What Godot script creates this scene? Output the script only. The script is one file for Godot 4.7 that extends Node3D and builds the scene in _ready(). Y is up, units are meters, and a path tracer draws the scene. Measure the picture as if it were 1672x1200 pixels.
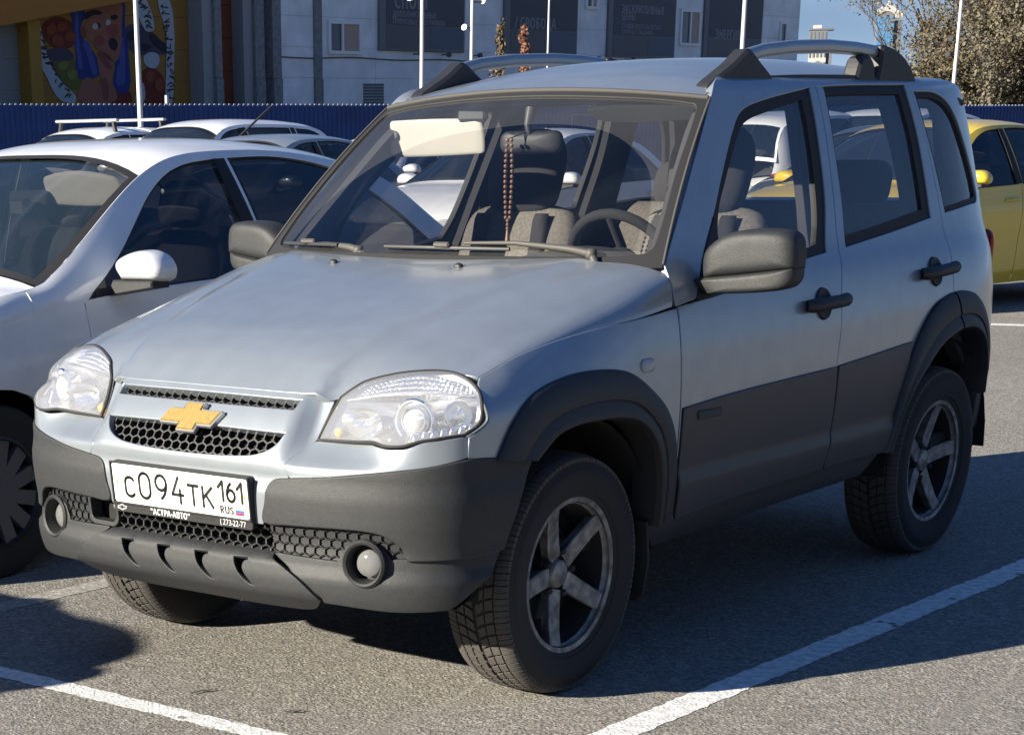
extends Node3D
# A car park on a clear autumn afternoon: a silver SUV nose-on, its neighbours, a blue fence and a white building behind.
# x = to the SUV's left, y = up, z = forward (towards the viewer); the SUV's front axle stands over the origin.

var M := {}          # materials by name
var used := {}       # names in use

# ---------------------------------------------------------------- tables: a smooth curve through points, sampled
class Tab:
	var a := 0.0
	var b := 1.0
	var s := PackedFloat32Array()
	const N := 320
	func _init(xs: Array, ys: Array) -> void:
		a = xs[0]
		b = xs[-1]
		var n := xs.size()
		var m: Array[float] = []
		for k in n:
			if k == 0: m.append((ys[1] - ys[0]) / (xs[1] - xs[0]))
			elif k == n - 1: m.append((ys[n - 1] - ys[n - 2]) / (xs[n - 1] - xs[n - 2]))
			else: m.append((ys[k + 1] - ys[k - 1]) / (xs[k + 1] - xs[k - 1]))
		var i := 0
		for k in N + 1:
			var x: float = a + (b - a) * k / N
			while i < n - 2 and x > xs[i + 1]: i += 1
			var h: float = xs[i + 1] - xs[i]
			var t: float = (x - xs[i]) / h
			s.append((2 * t * t * t - 3 * t * t + 1) * ys[i] + (t * t * t - 2 * t * t + t) * h * m[i] + (-2 * t * t * t + 3 * t * t) * ys[i + 1] + (t * t * t - t * t) * h * m[i + 1])
	func at(x: float) -> float:
		var f := clampf((x - a) / (b - a), 0.0, 1.0) * N
		var i := mini(int(f), N - 1)
		return lerpf(s[i], s[i + 1], f - i)

# ---------------------------------------------------------------- mesh builder
class MB:
	var v := PackedVector3Array()
	var n := PackedVector3Array()
	var t := PackedVector2Array()
	func tri(a: Vector3, b: Vector3, c: Vector3, na: Vector3, nb: Vector3, nc: Vector3) -> void:
		if (b - a).cross(c - a).dot(na + nb + nc) > 0.0:
			v.append_array([a, c, b]); n.append_array([na, nc, nb])
		else:
			v.append_array([a, b, c]); n.append_array([na, nb, nc])
	func flat(a: Vector3, b: Vector3, c: Vector3) -> void:   # anticlockwise seen from outside
		var k := (b - a).cross(c - a).normalized()
		v.append_array([a, c, b]); n.append_array([k, k, k])
	func quad(a: Vector3, b: Vector3, c: Vector3, d: Vector3) -> void:
		flat(a, b, c); flat(a, c, d)
	func quadn(a: Vector3, b: Vector3, c: Vector3, d: Vector3, na: Vector3, nb: Vector3, nc: Vector3, nd: Vector3) -> void:
		tri(a, b, c, na, nb, nc); tri(a, c, d, na, nc, nd)
	func add(o: MB, x := Transform3D()) -> void:
		var bn := x.basis.inverse().transposed()
		var flip := x.basis.determinant() < 0
		for i in range(0, o.v.size(), 3):
			for k in ([0, 2, 1] if flip else [0, 1, 2]):
				v.append(x * o.v[i + k]); n.append((bn * o.n[i + k]).normalized())
	func mirrored() -> MB:
		var r := MB.new()
		r.add(self, Transform3D(Basis.from_scale(Vector3(-1, 1, 1)), Vector3.ZERO))
		return r
	func mesh() -> ArrayMesh:
		var arr := []
		arr.resize(Mesh.ARRAY_MAX)
		arr[Mesh.ARRAY_VERTEX] = v
		arr[Mesh.ARRAY_NORMAL] = n
		if t.size() == v.size(): arr[Mesh.ARRAY_TEX_UV] = t
		var m := ArrayMesh.new()
		m.add_surface_from_arrays(Mesh.PRIMITIVE_TRIANGLES, arr)
		return m

# chamfered box, turned by b
func bx(mb: MB, c: Vector3, size: Vector3, ch := 0.0, b := Basis()) -> void:
	var h := size / 2
	var k := minf(ch, minf(h.x, minf(h.y, h.z)) * 0.95)
	var f := func(x: float, y: float, z: float) -> Vector3: return c + b * Vector3(x, y, z)
	for ax in 3:
		for s in [-1.0, 1.0]:
			var u := (ax + 1) % 3
			var w := (ax + 2) % 3
			var p: Array[Vector3] = []
			for q in [[-1, -1], [1, -1], [1, 1], [-1, 1]]:
				var e := Vector3()
				e[ax] = s * h[ax]; e[u] = q[0] * (h[u] - k); e[w] = q[1] * (h[w] - k)
				p.append(f.call(e.x, e.y, e.z))
			if s > 0: mb.quad(p[0], p[1], p[2], p[3])
			else: mb.quad(p[3], p[2], p[1], p[0])
	if k <= 0: return
	for ax in 3:
		var u := (ax + 1) % 3
		var w := (ax + 2) % 3
		for su in [-1.0, 1.0]:
			for sw in [-1.0, 1.0]:
				var p: Array[Vector3] = []
				for q in [[-1, 0], [1, 0], [1, 1], [-1, 1]]:
					var e := Vector3()
					e[ax] = q[0] * (h[ax] - k)
					e[u] = su * (h[u] - (k if q[1] == 1 else 0.0))
					e[w] = sw * (h[w] - (k if q[1] == 0 else 0.0))
					p.append(f.call(e.x, e.y, e.z))
				if su * sw > 0: mb.quad(p[0], p[1], p[2], p[3])
				else: mb.quad(p[3], p[2], p[1], p[0])
	for sx in [-1.0, 1.0]:
		for sy in [-1.0, 1.0]:
			for sz in [-1.0, 1.0]:
				var a: Vector3 = f.call(sx * h.x, sy * (h.y - k), sz * (h.z - k))
				var d: Vector3 = f.call(sx * (h.x - k), sy * h.y, sz * (h.z - k))
				var e: Vector3 = f.call(sx * (h.x - k), sy * (h.y - k), sz * h.z)
				if sx * sy * sz > 0: mb.flat(a, d, e)
				else: mb.flat(a, e, d)

func tube(mb: MB, pts: Array, rad, seg := 8, closed := false, caps := true, squash := 1.0) -> void:
	var n := pts.size()
	var up := Vector3.UP
	var first: Vector3 = (pts[1] - pts[0]).normalized()
	if absf(first.dot(up)) > 0.9: up = Vector3.RIGHT
	var rings := []
	var norms := []
	for i in n:
		var t: Vector3
		if closed: t = (pts[(i + 1) % n] - pts[(i + n - 1) % n]).normalized()
		else: t = (pts[mini(i + 1, n - 1)] - pts[maxi(i - 1, 0)]).normalized()
		var sd := t.cross(up).normalized()
		up = sd.cross(t).normalized()
		var r: float = rad[i] if rad is Array else rad
		var ring := PackedVector3Array()
		var nn := PackedVector3Array()
		for k in seg:
			var an := TAU * k / seg
			var d := sd * cos(an) + up * sin(an) * squash
			ring.append(pts[i] + d * r)
			nn.append((sd * cos(an) * squash + up * sin(an)).normalized())
		rings.append(ring); norms.append(nn)
	for i in (n if closed else n - 1):
		var j := (i + 1) % n
		for k in seg:
			var l := (k + 1) % seg
			mb.quadn(rings[i][k], rings[j][k], rings[j][l], rings[i][l], norms[i][k], norms[j][k], norms[j][l], norms[i][l])
	if caps and not closed:
		for e in [0, n - 1]:
			var t: Vector3 = (pts[0] - pts[1]).normalized() if e == 0 else (pts[n - 1] - pts[n - 2]).normalized()
			for k in seg:
				mb.tri(pts[e], rings[e][k], rings[e][(k + 1) % seg], t, t, t)

# profile points (radius, height along the local y axis), turned about y; smooth where the profile bends less than 40 degrees
func lathe(mb: MB, prof: Array, x := Transform3D(), seg := 24) -> void:
	var n := prof.size()
	var dirs: Array[Vector2] = []
	for i in n - 1:
		var d: Vector2 = prof[i + 1] - prof[i]
		dirs.append(Vector2(d.y, -d.x).normalized())
	var bn := x.basis.orthonormalized()
	for i in n - 1:
		var n0 := dirs[i]
		var n1 := dirs[i]
		if i > 0 and dirs[i].dot(dirs[i - 1]) > 0.76: n0 = (dirs[i] + dirs[i - 1]).normalized()
		if i < n - 2 and dirs[i].dot(dirs[i + 1]) > 0.76: n1 = (dirs[i] + dirs[i + 1]).normalized()
		for k in seg:
			var q: Array[Vector3] = []
			var m: Array[Vector3] = []
			for e in [[0, 0], [1, 0], [1, 1], [0, 1]]:
				var an: float = TAU * (k + e[1]) / seg
				var p: Vector2 = prof[i + e[0]]
				var nn: Vector2 = n1 if e[0] == 1 else n0
				q.append(x * Vector3(p.x * cos(an), p.y, p.x * sin(an)))
				m.append((bn * Vector3(nn.x * cos(an), nn.y, nn.x * sin(an))).normalized())
			if prof[i].x < 1e-5: mb.tri(q[0], q[1], q[2], m[0], m[1], m[2])
			elif prof[i + 1].x < 1e-5: mb.tri(q[0], q[1], q[3], m[0], m[1], m[3])
			else: mb.quadn(q[0], q[1], q[2], q[3], m[0], m[1], m[2], m[3])

# closed outline: points [u, v] on a smooth curve, [u, v, 1] are corners
func ol(a: Array, seg := 6) -> PackedVector2Array:
	var n := a.size()
	var out := PackedVector2Array()
	for i in n:
		var p := Vector2(a[i][0], a[i][1])
		var q := Vector2(a[(i + 1) % n][0], a[(i + 1) % n][1])
		var c0: bool = a[i].size() > 2
		var c1: bool = a[(i + 1) % n].size() > 2
		if c0 and c1:
			out.append(p)
			continue
		var pp := Vector2(a[(i + n - 1) % n][0], a[(i + n - 1) % n][1])
		var qq := Vector2(a[(i + 2) % n][0], a[(i + 2) % n][1])
		var l := p.distance_to(q)
		var t0 := (q - p) if c0 else (q - pp).normalized() * l
		var t1 := (q - p) if c1 else (qq - p).normalized() * l
		for k in seg:
			var t := float(k) / seg
			out.append(p * (2 * t * t * t - 3 * t * t + 1) + t0 * (t * t * t - 2 * t * t + t) + q * (-2 * t * t * t + 3 * t * t) + t1 * (t * t * t - t * t))
	return out

# open curve through points, n samples at even steps
func oc(a: Array, n: int) -> Array:
	var c := Curve2D.new()
	c.bake_interval = 0.01
	for i in a.size():
		var p := Vector2(a[i][0], a[i][1])
		var t := Vector2.ZERO
		if i > 0 and i < a.size() - 1:
			var d := Vector2(a[i + 1][0], a[i + 1][1]) - Vector2(a[i - 1][0], a[i - 1][1])
			t = d.normalized()
		var l0: float = p.distance_to(Vector2(a[i - 1][0], a[i - 1][1])) / 3 if i > 0 else 0.0
		var l1: float = p.distance_to(Vector2(a[i + 1][0], a[i + 1][1])) / 3 if i < a.size() - 1 else 0.0
		c.add_point(p, -t * l0, t * l1)
	var out := []
	for k in n:
		out.append(c.sample_baked(c.get_baked_length() * k / (n - 1), true))
	return out

func inset(p: PackedVector2Array, d: float) -> PackedVector2Array:
	var r := Geometry2D.offset_polygon(p, -d, Geometry2D.JOIN_ROUND)
	var best := PackedVector2Array()
	for q in r:
		if q.size() > best.size(): best = q
	return best

func nrm(S: Callable, u: float, v: float, o: float, e := 0.006) -> Vector3:
	var a: Vector3 = S.call(u + e, v)
	var b: Vector3 = S.call(u - e, v)
	var c: Vector3 = S.call(u, v + e)
	var d: Vector3 = S.call(u, v - e)
	return (a - b).cross(c - d).normalized() * o

func area2(p: PackedVector2Array) -> float:
	var s := 0.0
	for i in p.size(): s += p[i].cross(p[(i + 1) % p.size()])
	return absf(s) / 2

# a sheet-metal panel: the part of surface S(u, v) inside an outline, with holes, edges rounded by rad and turned in by lip; o = sign of the outside
func panel(mb: MB, S: Callable, outl: PackedVector2Array, holes := [], du := 0.03, dv := 0.03, o := 1.0, lip := 0.012, rad := 0.003) -> void:
	var lo := outl[0]
	var hi := outl[0]
	for p in outl:
		lo = lo.min(p); hi = hi.max(p)
	var nu := maxi(1, ceili((hi.x - lo.x) / du))
	var nv := maxi(1, ceili((hi.y - lo.y) / dv))
	var st := Vector2((hi.x - lo.x) / nu, (hi.y - lo.y) / nv)
	var P := PackedVector3Array()
	var N := PackedVector3Array()
	for j in nv + 1:
		for i in nu + 1:
			P.append(S.call(lo.x + st.x * i, lo.y + st.y * j))
			N.append(nrm(S, lo.x + st.x * i, lo.y + st.y * j, o))
	var full := st.x * st.y
	for j in nv:
		for i in nu:
			var a := lo + Vector2(st.x * i, st.y * j)
			var rect := PackedVector2Array([a, a + Vector2(st.x, 0), a + st, a + Vector2(0, st.y)])
			var pcs := Geometry2D.intersect_polygons(rect, outl)
			for h in holes:
				var nx: Array[PackedVector2Array] = []
				for pc in pcs: nx.append_array(Geometry2D.clip_polygons(pc, h))
				pcs = nx
			for pc in pcs:
				if pc.size() == 4 and absf(area2(pc) - full) < full * 0.002:
					var k := j * (nu + 1) + i
					mb.quadn(P[k], P[k + 1], P[k + nu + 2], P[k + nu + 1], N[k], N[k + 1], N[k + nu + 2], N[k + nu + 1])
					continue
				var ix := Geometry2D.triangulate_polygon(pc)
				if ix.is_empty(): continue
				var pv := PackedVector3Array()
				var pn := PackedVector3Array()
				for p in pc:
					pv.append(S.call(p.x, p.y)); pn.append(nrm(S, p.x, p.y, o))
				for q in range(0, ix.size(), 3):
					mb.tri(pv[ix[q]], pv[ix[q + 1]], pv[ix[q + 2]], pn[ix[q]], pn[ix[q + 1]], pn[ix[q + 2]])
	if lip <= 0: return
	edge(mb, S, outl, o, lip, rad, du, false)
	for h in holes: edge(mb, S, h, o, lip, rad, du, true)

func edge(mb: MB, S: Callable, loop: PackedVector2Array, o: float, lip: float, rad: float, step: float, hole: bool) -> void:
	var pts := PackedVector2Array()
	for i in loop.size():
		var p := loop[i]
		var q := loop[(i + 1) % loop.size()]
		var m := maxi(1, ceili(p.distance_to(q) / step))
		for k in m: pts.append(p.lerp(q, float(k) / m))
	var n := pts.size()
	var cw := Geometry2D.is_polygon_clockwise(pts)
	var R := [PackedVector3Array(), PackedVector3Array(), PackedVector3Array(), PackedVector3Array()]
	var Q := [PackedVector3Array(), PackedVector3Array(), PackedVector3Array(), PackedVector3Array()]
	for i in n:
		var t := (pts[(i + 1) % n] - pts[(i + n - 1) % n]).normalized()
		var ou := Vector2(t.y, -t.x) * (-1.0 if cw else 1.0) * (-1.0 if hole else 1.0)
		var p: Vector3 = S.call(pts[i].x, pts[i].y)
		var nn := nrm(S, pts[i].x, pts[i].y, o)
		var e := 0.004
		var tw: Vector3 = S.call(pts[i].x + t.x * e, pts[i].y + t.y * e)
		var tt := (tw - p).normalized()
		var out := tt.cross(nn).normalized()
		var ow: Vector3 = S.call(pts[i].x + ou.x * e, pts[i].y + ou.y * e)
		if out.dot(ow - p) < 0: out = -out
		R[0].append(p); Q[0].append(nn)
		R[1].append(p + out * rad * 0.7 - nn * rad * 0.3); Q[1].append((nn + out).normalized())
		R[2].append(p + out * rad - nn * rad); Q[2].append(out)
		R[3].append(p + out * rad - nn * lip); Q[3].append(out)
	for r in 3:
		for i in n:
			var j := (i + 1) % n
			mb.quadn(R[r][i], R[r][j], R[r + 1][j], R[r + 1][i], Q[r][i], Q[r][j], Q[r + 1][j], Q[r + 1][i])

# whole grid of S over u0..u1, v0..v1
func grid(mb: MB, S: Callable, u0: float, u1: float, nu: int, v0: float, v1: float, nv: int, o := 1.0) -> void:
	var P := PackedVector3Array()
	var N := PackedVector3Array()
	var e := minf(absf(u1 - u0) / nu, absf(v1 - v0) / nv) * 0.2
	for j in nv + 1:
		for i in nu + 1:
			var u := lerpf(u0, u1, float(i) / nu)
			var v := lerpf(v0, v1, float(j) / nv)
			P.append(S.call(u, v)); N.append(nrm(S, u, v, o, e))
	for j in nv:
		for i in nu:
			var k := j * (nu + 1) + i
			mb.quadn(P[k], P[k + 1], P[k + nu + 2], P[k + nu + 1], N[k], N[k + 1], N[k + nu + 2], N[k + nu + 1])

# a cushion: outline in the local xy plane, domed towards +z by d and closed flat (or domed by back) behind
func pillow(mb: MB, outl: PackedVector2Array, d: float, x: Transform3D, back := 0.0, pw := 2.4, rings := 7) -> void:
	var c := Vector2.ZERO
	for p in outl: c += p
	c /= outl.size()
	var n := outl.size()
	for side in [1.0, -1.0]:
		var dep: float = d if side > 0 else back
		var R := []
		for r in rings + 1:
			var s := cos(PI / 2 * r / rings)
			var z: float = dep * pow(maxf(0.0, 1.0 - pow(s, pw)), 1.0 / pw) * side
			var cur := PackedVector3Array()
			for p in outl:
				var q := c + (p - c) * s
				cur.append(x * Vector3(q.x, q.y, z))
			R.append(cur)
		var zz: Vector3 = x.basis.z.normalized() * side
		var mid: Vector3 = x * Vector3(c.x, c.y, 0)
		var N := []
		for r in rings + 1:
			var cur := PackedVector3Array()
			for i in n:
				if r == rings or dep < 1e-4:
					cur.append(zz)
					continue
				var along: Vector3 = R[r][(i + 1) % n] - R[r][(i + n - 1) % n]
				var out: Vector3 = R[r + 1][i] - R[maxi(r - 1, 0)][i]
				var k := along.cross(out).normalized()
				if k.dot((R[r][i] - mid) * 0.6 + zz * (R[0][i] - mid).length()) < 0: k = -k
				if r == 0:
					var o: Vector3 = (R[0][i] - mid).normalized()
					k = (k + o * 0.6).normalized()
				cur.append(k)
			N.append(cur)
		for r in rings:
			for i in n:
				var j := (i + 1) % n
				if r < rings - 1: mb.quadn(R[r][i], R[r][j], R[r + 1][j], R[r + 1][i], N[r][i], N[r][j], N[r + 1][j], N[r + 1][i])
				else: mb.tri(R[r][i], R[r][j], R[r + 1][i], N[r][i], N[r][j], N[r + 1][i])

# an outline in the local xy plane, extruded along z from z0 to z1 with chamfer
func prism(mb: MB, outl: PackedVector2Array, z0: float, z1: float, x := Transform3D(), ch := 0.0) -> void:
	var p := outl
	if Geometry2D.is_polygon_clockwise(p): p.reverse()
	var q := inset(p, ch) if ch > 0 else p
	var ix := Geometry2D.triangulate_polygon(q)
	for s in [0, 1]:
		var z := z1 if s == 1 else z0
		for k in range(0, ix.size(), 3):
			var t: Array[Vector3] = []
			for e in 3: t.append(x * Vector3(q[ix[k + e]].x, q[ix[k + e]].y, z))
			var nn := x.basis.z.normalized() * (1.0 if s == 1 else -1.0)
			mb.tri(t[0], t[1], t[2], nn, nn, nn)
	var n := p.size()
	for i in n:
		var j := (i + 1) % n
		var e := (p[j] - p[i]).normalized()
		var o := (x.basis * Vector3(e.y, -e.x, 0)).normalized()
		var a := x * Vector3(p[i].x, p[i].y, z0 + ch)
		var b := x * Vector3(p[j].x, p[j].y, z0 + ch)
		var c := x * Vector3(p[j].x, p[j].y, z1 - ch)
		var d := x * Vector3(p[i].x, p[i].y, z1 - ch)
		mb.quadn(a, b, c, d, o, o, o, o)
	if ch > 0:   # chamfer: joins the side walls to the inset faces
		for s in [0, 1]:
			var zc := z1 - ch if s == 1 else z0 + ch
			var zf := z1 if s == 1 else z0
			var zz := x.basis.z.normalized() * (1.0 if s == 1 else -1.0)
			for i in n:
				var j := (i + 1) % n
				var e := (p[j] - p[i]).normalized()
				var o := ((x.basis * Vector3(e.y, -e.x, 0)).normalized() + zz).normalized()
				var pi2 := near(q, p[i])
				var pj2 := near(q, p[j])
				mb.quadn(x * Vector3(p[i].x, p[i].y, zc), x * Vector3(p[j].x, p[j].y, zc), x * Vector3(pj2.x, pj2.y, zf), x * Vector3(pi2.x, pi2.y, zf), o, o, o, o)

func near(q: PackedVector2Array, p: Vector2) -> Vector2:
	var b := q[0]
	for k in q:
		if k.distance_squared_to(p) < b.distance_squared_to(p): b = k
	return b

func circle2(r: float, n := 24, c := Vector2.ZERO) -> PackedVector2Array:
	var o := PackedVector2Array()
	for k in n: o.append(c + Vector2(cos(TAU * k / n), sin(TAU * k / n)) * r)
	return o

func rrect(w: float, h: float, r: float, c := Vector2.ZERO, n := 5) -> PackedVector2Array:
	var o := PackedVector2Array()
	for q in 4:
		var cc := c + Vector2((w / 2 - r) * (1 if q == 0 or q == 3 else -1), (h / 2 - r) * (1 if q < 2 else -1))
		for k in n + 1:
			var an := PI / 2 * (q + float(k) / n)
			o.append(cc + Vector2(cos(an), sin(an)) * r)
	return o

# ---------------------------------------------------------------- nodes
func numbered(called: String) -> String:
	if not used.has(called):
		used[called] = 0
		return called
	used[called] += 1
	return "%s_%03d" % [called, used[called]]

func thing(called: String, label: String, category: String, at := Vector3.ZERO, turn := 0.0, group := "") -> Node3D:
	var o := Node3D.new()
	o.name = numbered(called)
	add_child(o)
	o.position = at
	o.rotation.y = turn
	o.set_meta("label", label)
	o.set_meta("category", category)
	if group: o.set_meta("group", group)
	return o

func part(called: String, mb: MB, m: Material, parent: Node, label := "") -> MeshInstance3D:
	var o := MeshInstance3D.new()
	o.name = called
	o.mesh = mb.mesh()
	o.material_override = m
	parent.add_child(o, true)
	if label: o.set_meta("label", label)
	return o

func struct(called: String, mb: MB, m: Material) -> MeshInstance3D:
	var o := MeshInstance3D.new()
	o.name = numbered(called)
	o.mesh = mb.mesh()
	o.material_override = m
	add_child(o)
	o.set_meta("kind", "structure")
	return o

func text_part(called: String, s: String, size: float, depth: float, m: Material, parent: Node, x: Transform3D, font := "Droid Sans", bold := false, stretch := 1.0) -> MeshInstance3D:
	var f := SystemFont.new()
	f.font_names = PackedStringArray([font])
	if bold: f.font_weight = 700
	var t := TextMesh.new()
	t.text = s
	t.font = f
	t.font_size = 32
	t.pixel_size = size / 32.0
	t.depth = depth
	t.material = m
	var o := MeshInstance3D.new()
	o.name = called
	o.mesh = t
	o.transform = x * Transform3D(Basis.from_scale(Vector3(stretch, 1, 1)), Vector3.ZERO)
	parent.add_child(o, true)
	return o

# ---------------------------------------------------------------- materials; colours are linear base colours
func lin(r: float, g: float, b: float, a := 1.0) -> Color:
	var c := Color(r, g, b).linear_to_srgb()
	c.a = a
	return c

func mat(called: String, c: Color, rough := 0.5, metal := 0.0) -> StandardMaterial3D:
	var m := StandardMaterial3D.new()
	m.resource_name = called
	m.albedo_color = c
	m.roughness = rough
	m.metallic = metal
	M[called] = m
	return m

func noise_tex(freq: float, lo: float, hi: float, size := 512, type := FastNoiseLite.TYPE_SIMPLEX_SMOOTH, oct := 4, normal := false, bump := 4.0, sd := 3) -> NoiseTexture2D:
	var f := FastNoiseLite.new()
	f.seed = sd
	f.noise_type = type
	f.frequency = freq
	f.fractal_octaves = oct
	var t := NoiseTexture2D.new()
	t.width = size
	t.height = size
	t.seamless = true
	t.noise = f
	t.as_normal_map = normal
	t.bump_strength = bump
	if not normal:
		var g := Gradient.new()
		g.set_color(0, Color(lo, lo, lo))
		g.set_color(1, Color(hi, hi, hi))
		t.color_ramp = g
	return t

func triplanar(m: StandardMaterial3D, scale: float, world := false) -> StandardMaterial3D:
	m.uv1_triplanar = true
	m.uv1_world_triplanar = world
	m.uv1_scale = Vector3.ONE * scale
	return m

func glass(called: String, c: Color, alpha: float, rough := 0.02) -> StandardMaterial3D:
	var m := mat(called, c, rough)
	m.albedo_color.a = alpha
	m.transparency = BaseMaterial3D.TRANSPARENCY_ALPHA
	return m

func _ready() -> void:
	# camera: the picture is cut from the upper right part of a wider one, so the lens is shifted
	var cam := Camera3D.new()
	cam.name = "camera"
	cam.projection = Camera3D.PROJECTION_FRUSTUM
	cam.near = 0.1
	cam.far = 3000.0
	cam.size = 0.1 * 1198.5 / 3172.46
	cam.frustum_offset = Vector2(388.45, 812.99) * 0.1 / 3172.46
	cam.transform = Transform3D(Basis.from_euler(Vector3(-0.3601, 0.7316, -0.0223), EULER_ORDER_YXZ), Vector3(3.8062, 1.5313, 4.6309))
	add_child(cam)
	# sky, sun, exposure
	var env := Environment.new()
	var sky := Sky.new()
	var sm := ProceduralSkyMaterial.new()
	sm.sky_top_color = Color(0.22, 0.42, 0.70)
	sm.sky_horizon_color = Color(0.655, 0.785, 0.91)
	sm.sky_curve = 0.12
	sm.ground_bottom_color = Color(0.25, 0.25, 0.25)
	sm.ground_horizon_color = Color(0.5, 0.5, 0.5)
	sm.energy_multiplier = 1.0
	sm.sky_cover = cloud_cover()
	sm.sky_cover_modulate = Color(1, 1, 1, 0.6)
	sky.sky_material = sm
	env.sky = sky
	env.background_mode = Environment.BG_SKY
	env.background_energy_multiplier = 0.28
	env.tonemap_mode = Environment.TONE_MAPPER_LINEAR
	env.tonemap_exposure = 2.75
	env.sdfgi_enabled = true
	env.ssao_enabled = true
	env.ssil_enabled = true
	var we := WorldEnvironment.new()
	we.name = "environment"
	we.environment = env
	add_child(we)
	var sun := DirectionalLight3D.new()
	sun.name = "sun"
	sun.light_energy = 1.6
	sun.light_color = Color(1.0, 0.965, 0.90)
	sun.light_angular_distance = 0.5
	sun.shadow_enabled = true
	add_child(sun)
	sun.look_at_from_position(Vector3(-0.41, 0.38, 0.91) * 20.0, Vector3.ZERO)
	materials()
	ground()
	building()
	fence()
	far_town()
	trees()
	lamp_poles()
	other_cars()
	suv()
	small_things()

func cloud_cover() -> ImageTexture:
	var f := FastNoiseLite.new()
	f.seed = 11
	f.noise_type = FastNoiseLite.TYPE_SIMPLEX_SMOOTH
	f.frequency = 0.9
	f.fractal_octaves = 5
	var im := Image.create(1024, 512, false, Image.FORMAT_RGBA8)
	for y in 256:
		var el := PI / 2 - PI * y / 512.0
		for x in 1024:
			var an := TAU * x / 1024.0
			var d := Vector3(cos(an) * cos(el), sin(el) * 5.0, sin(an) * cos(el))   # flat streaks
			var k := smoothstep(0.12, 0.6, f.get_noise_3dv(d * 2.2)) * 0.75
			im.set_pixel(x, y, Color(0.78, 0.82, 0.88, k))
	return ImageTexture.create_from_image(im)

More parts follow.
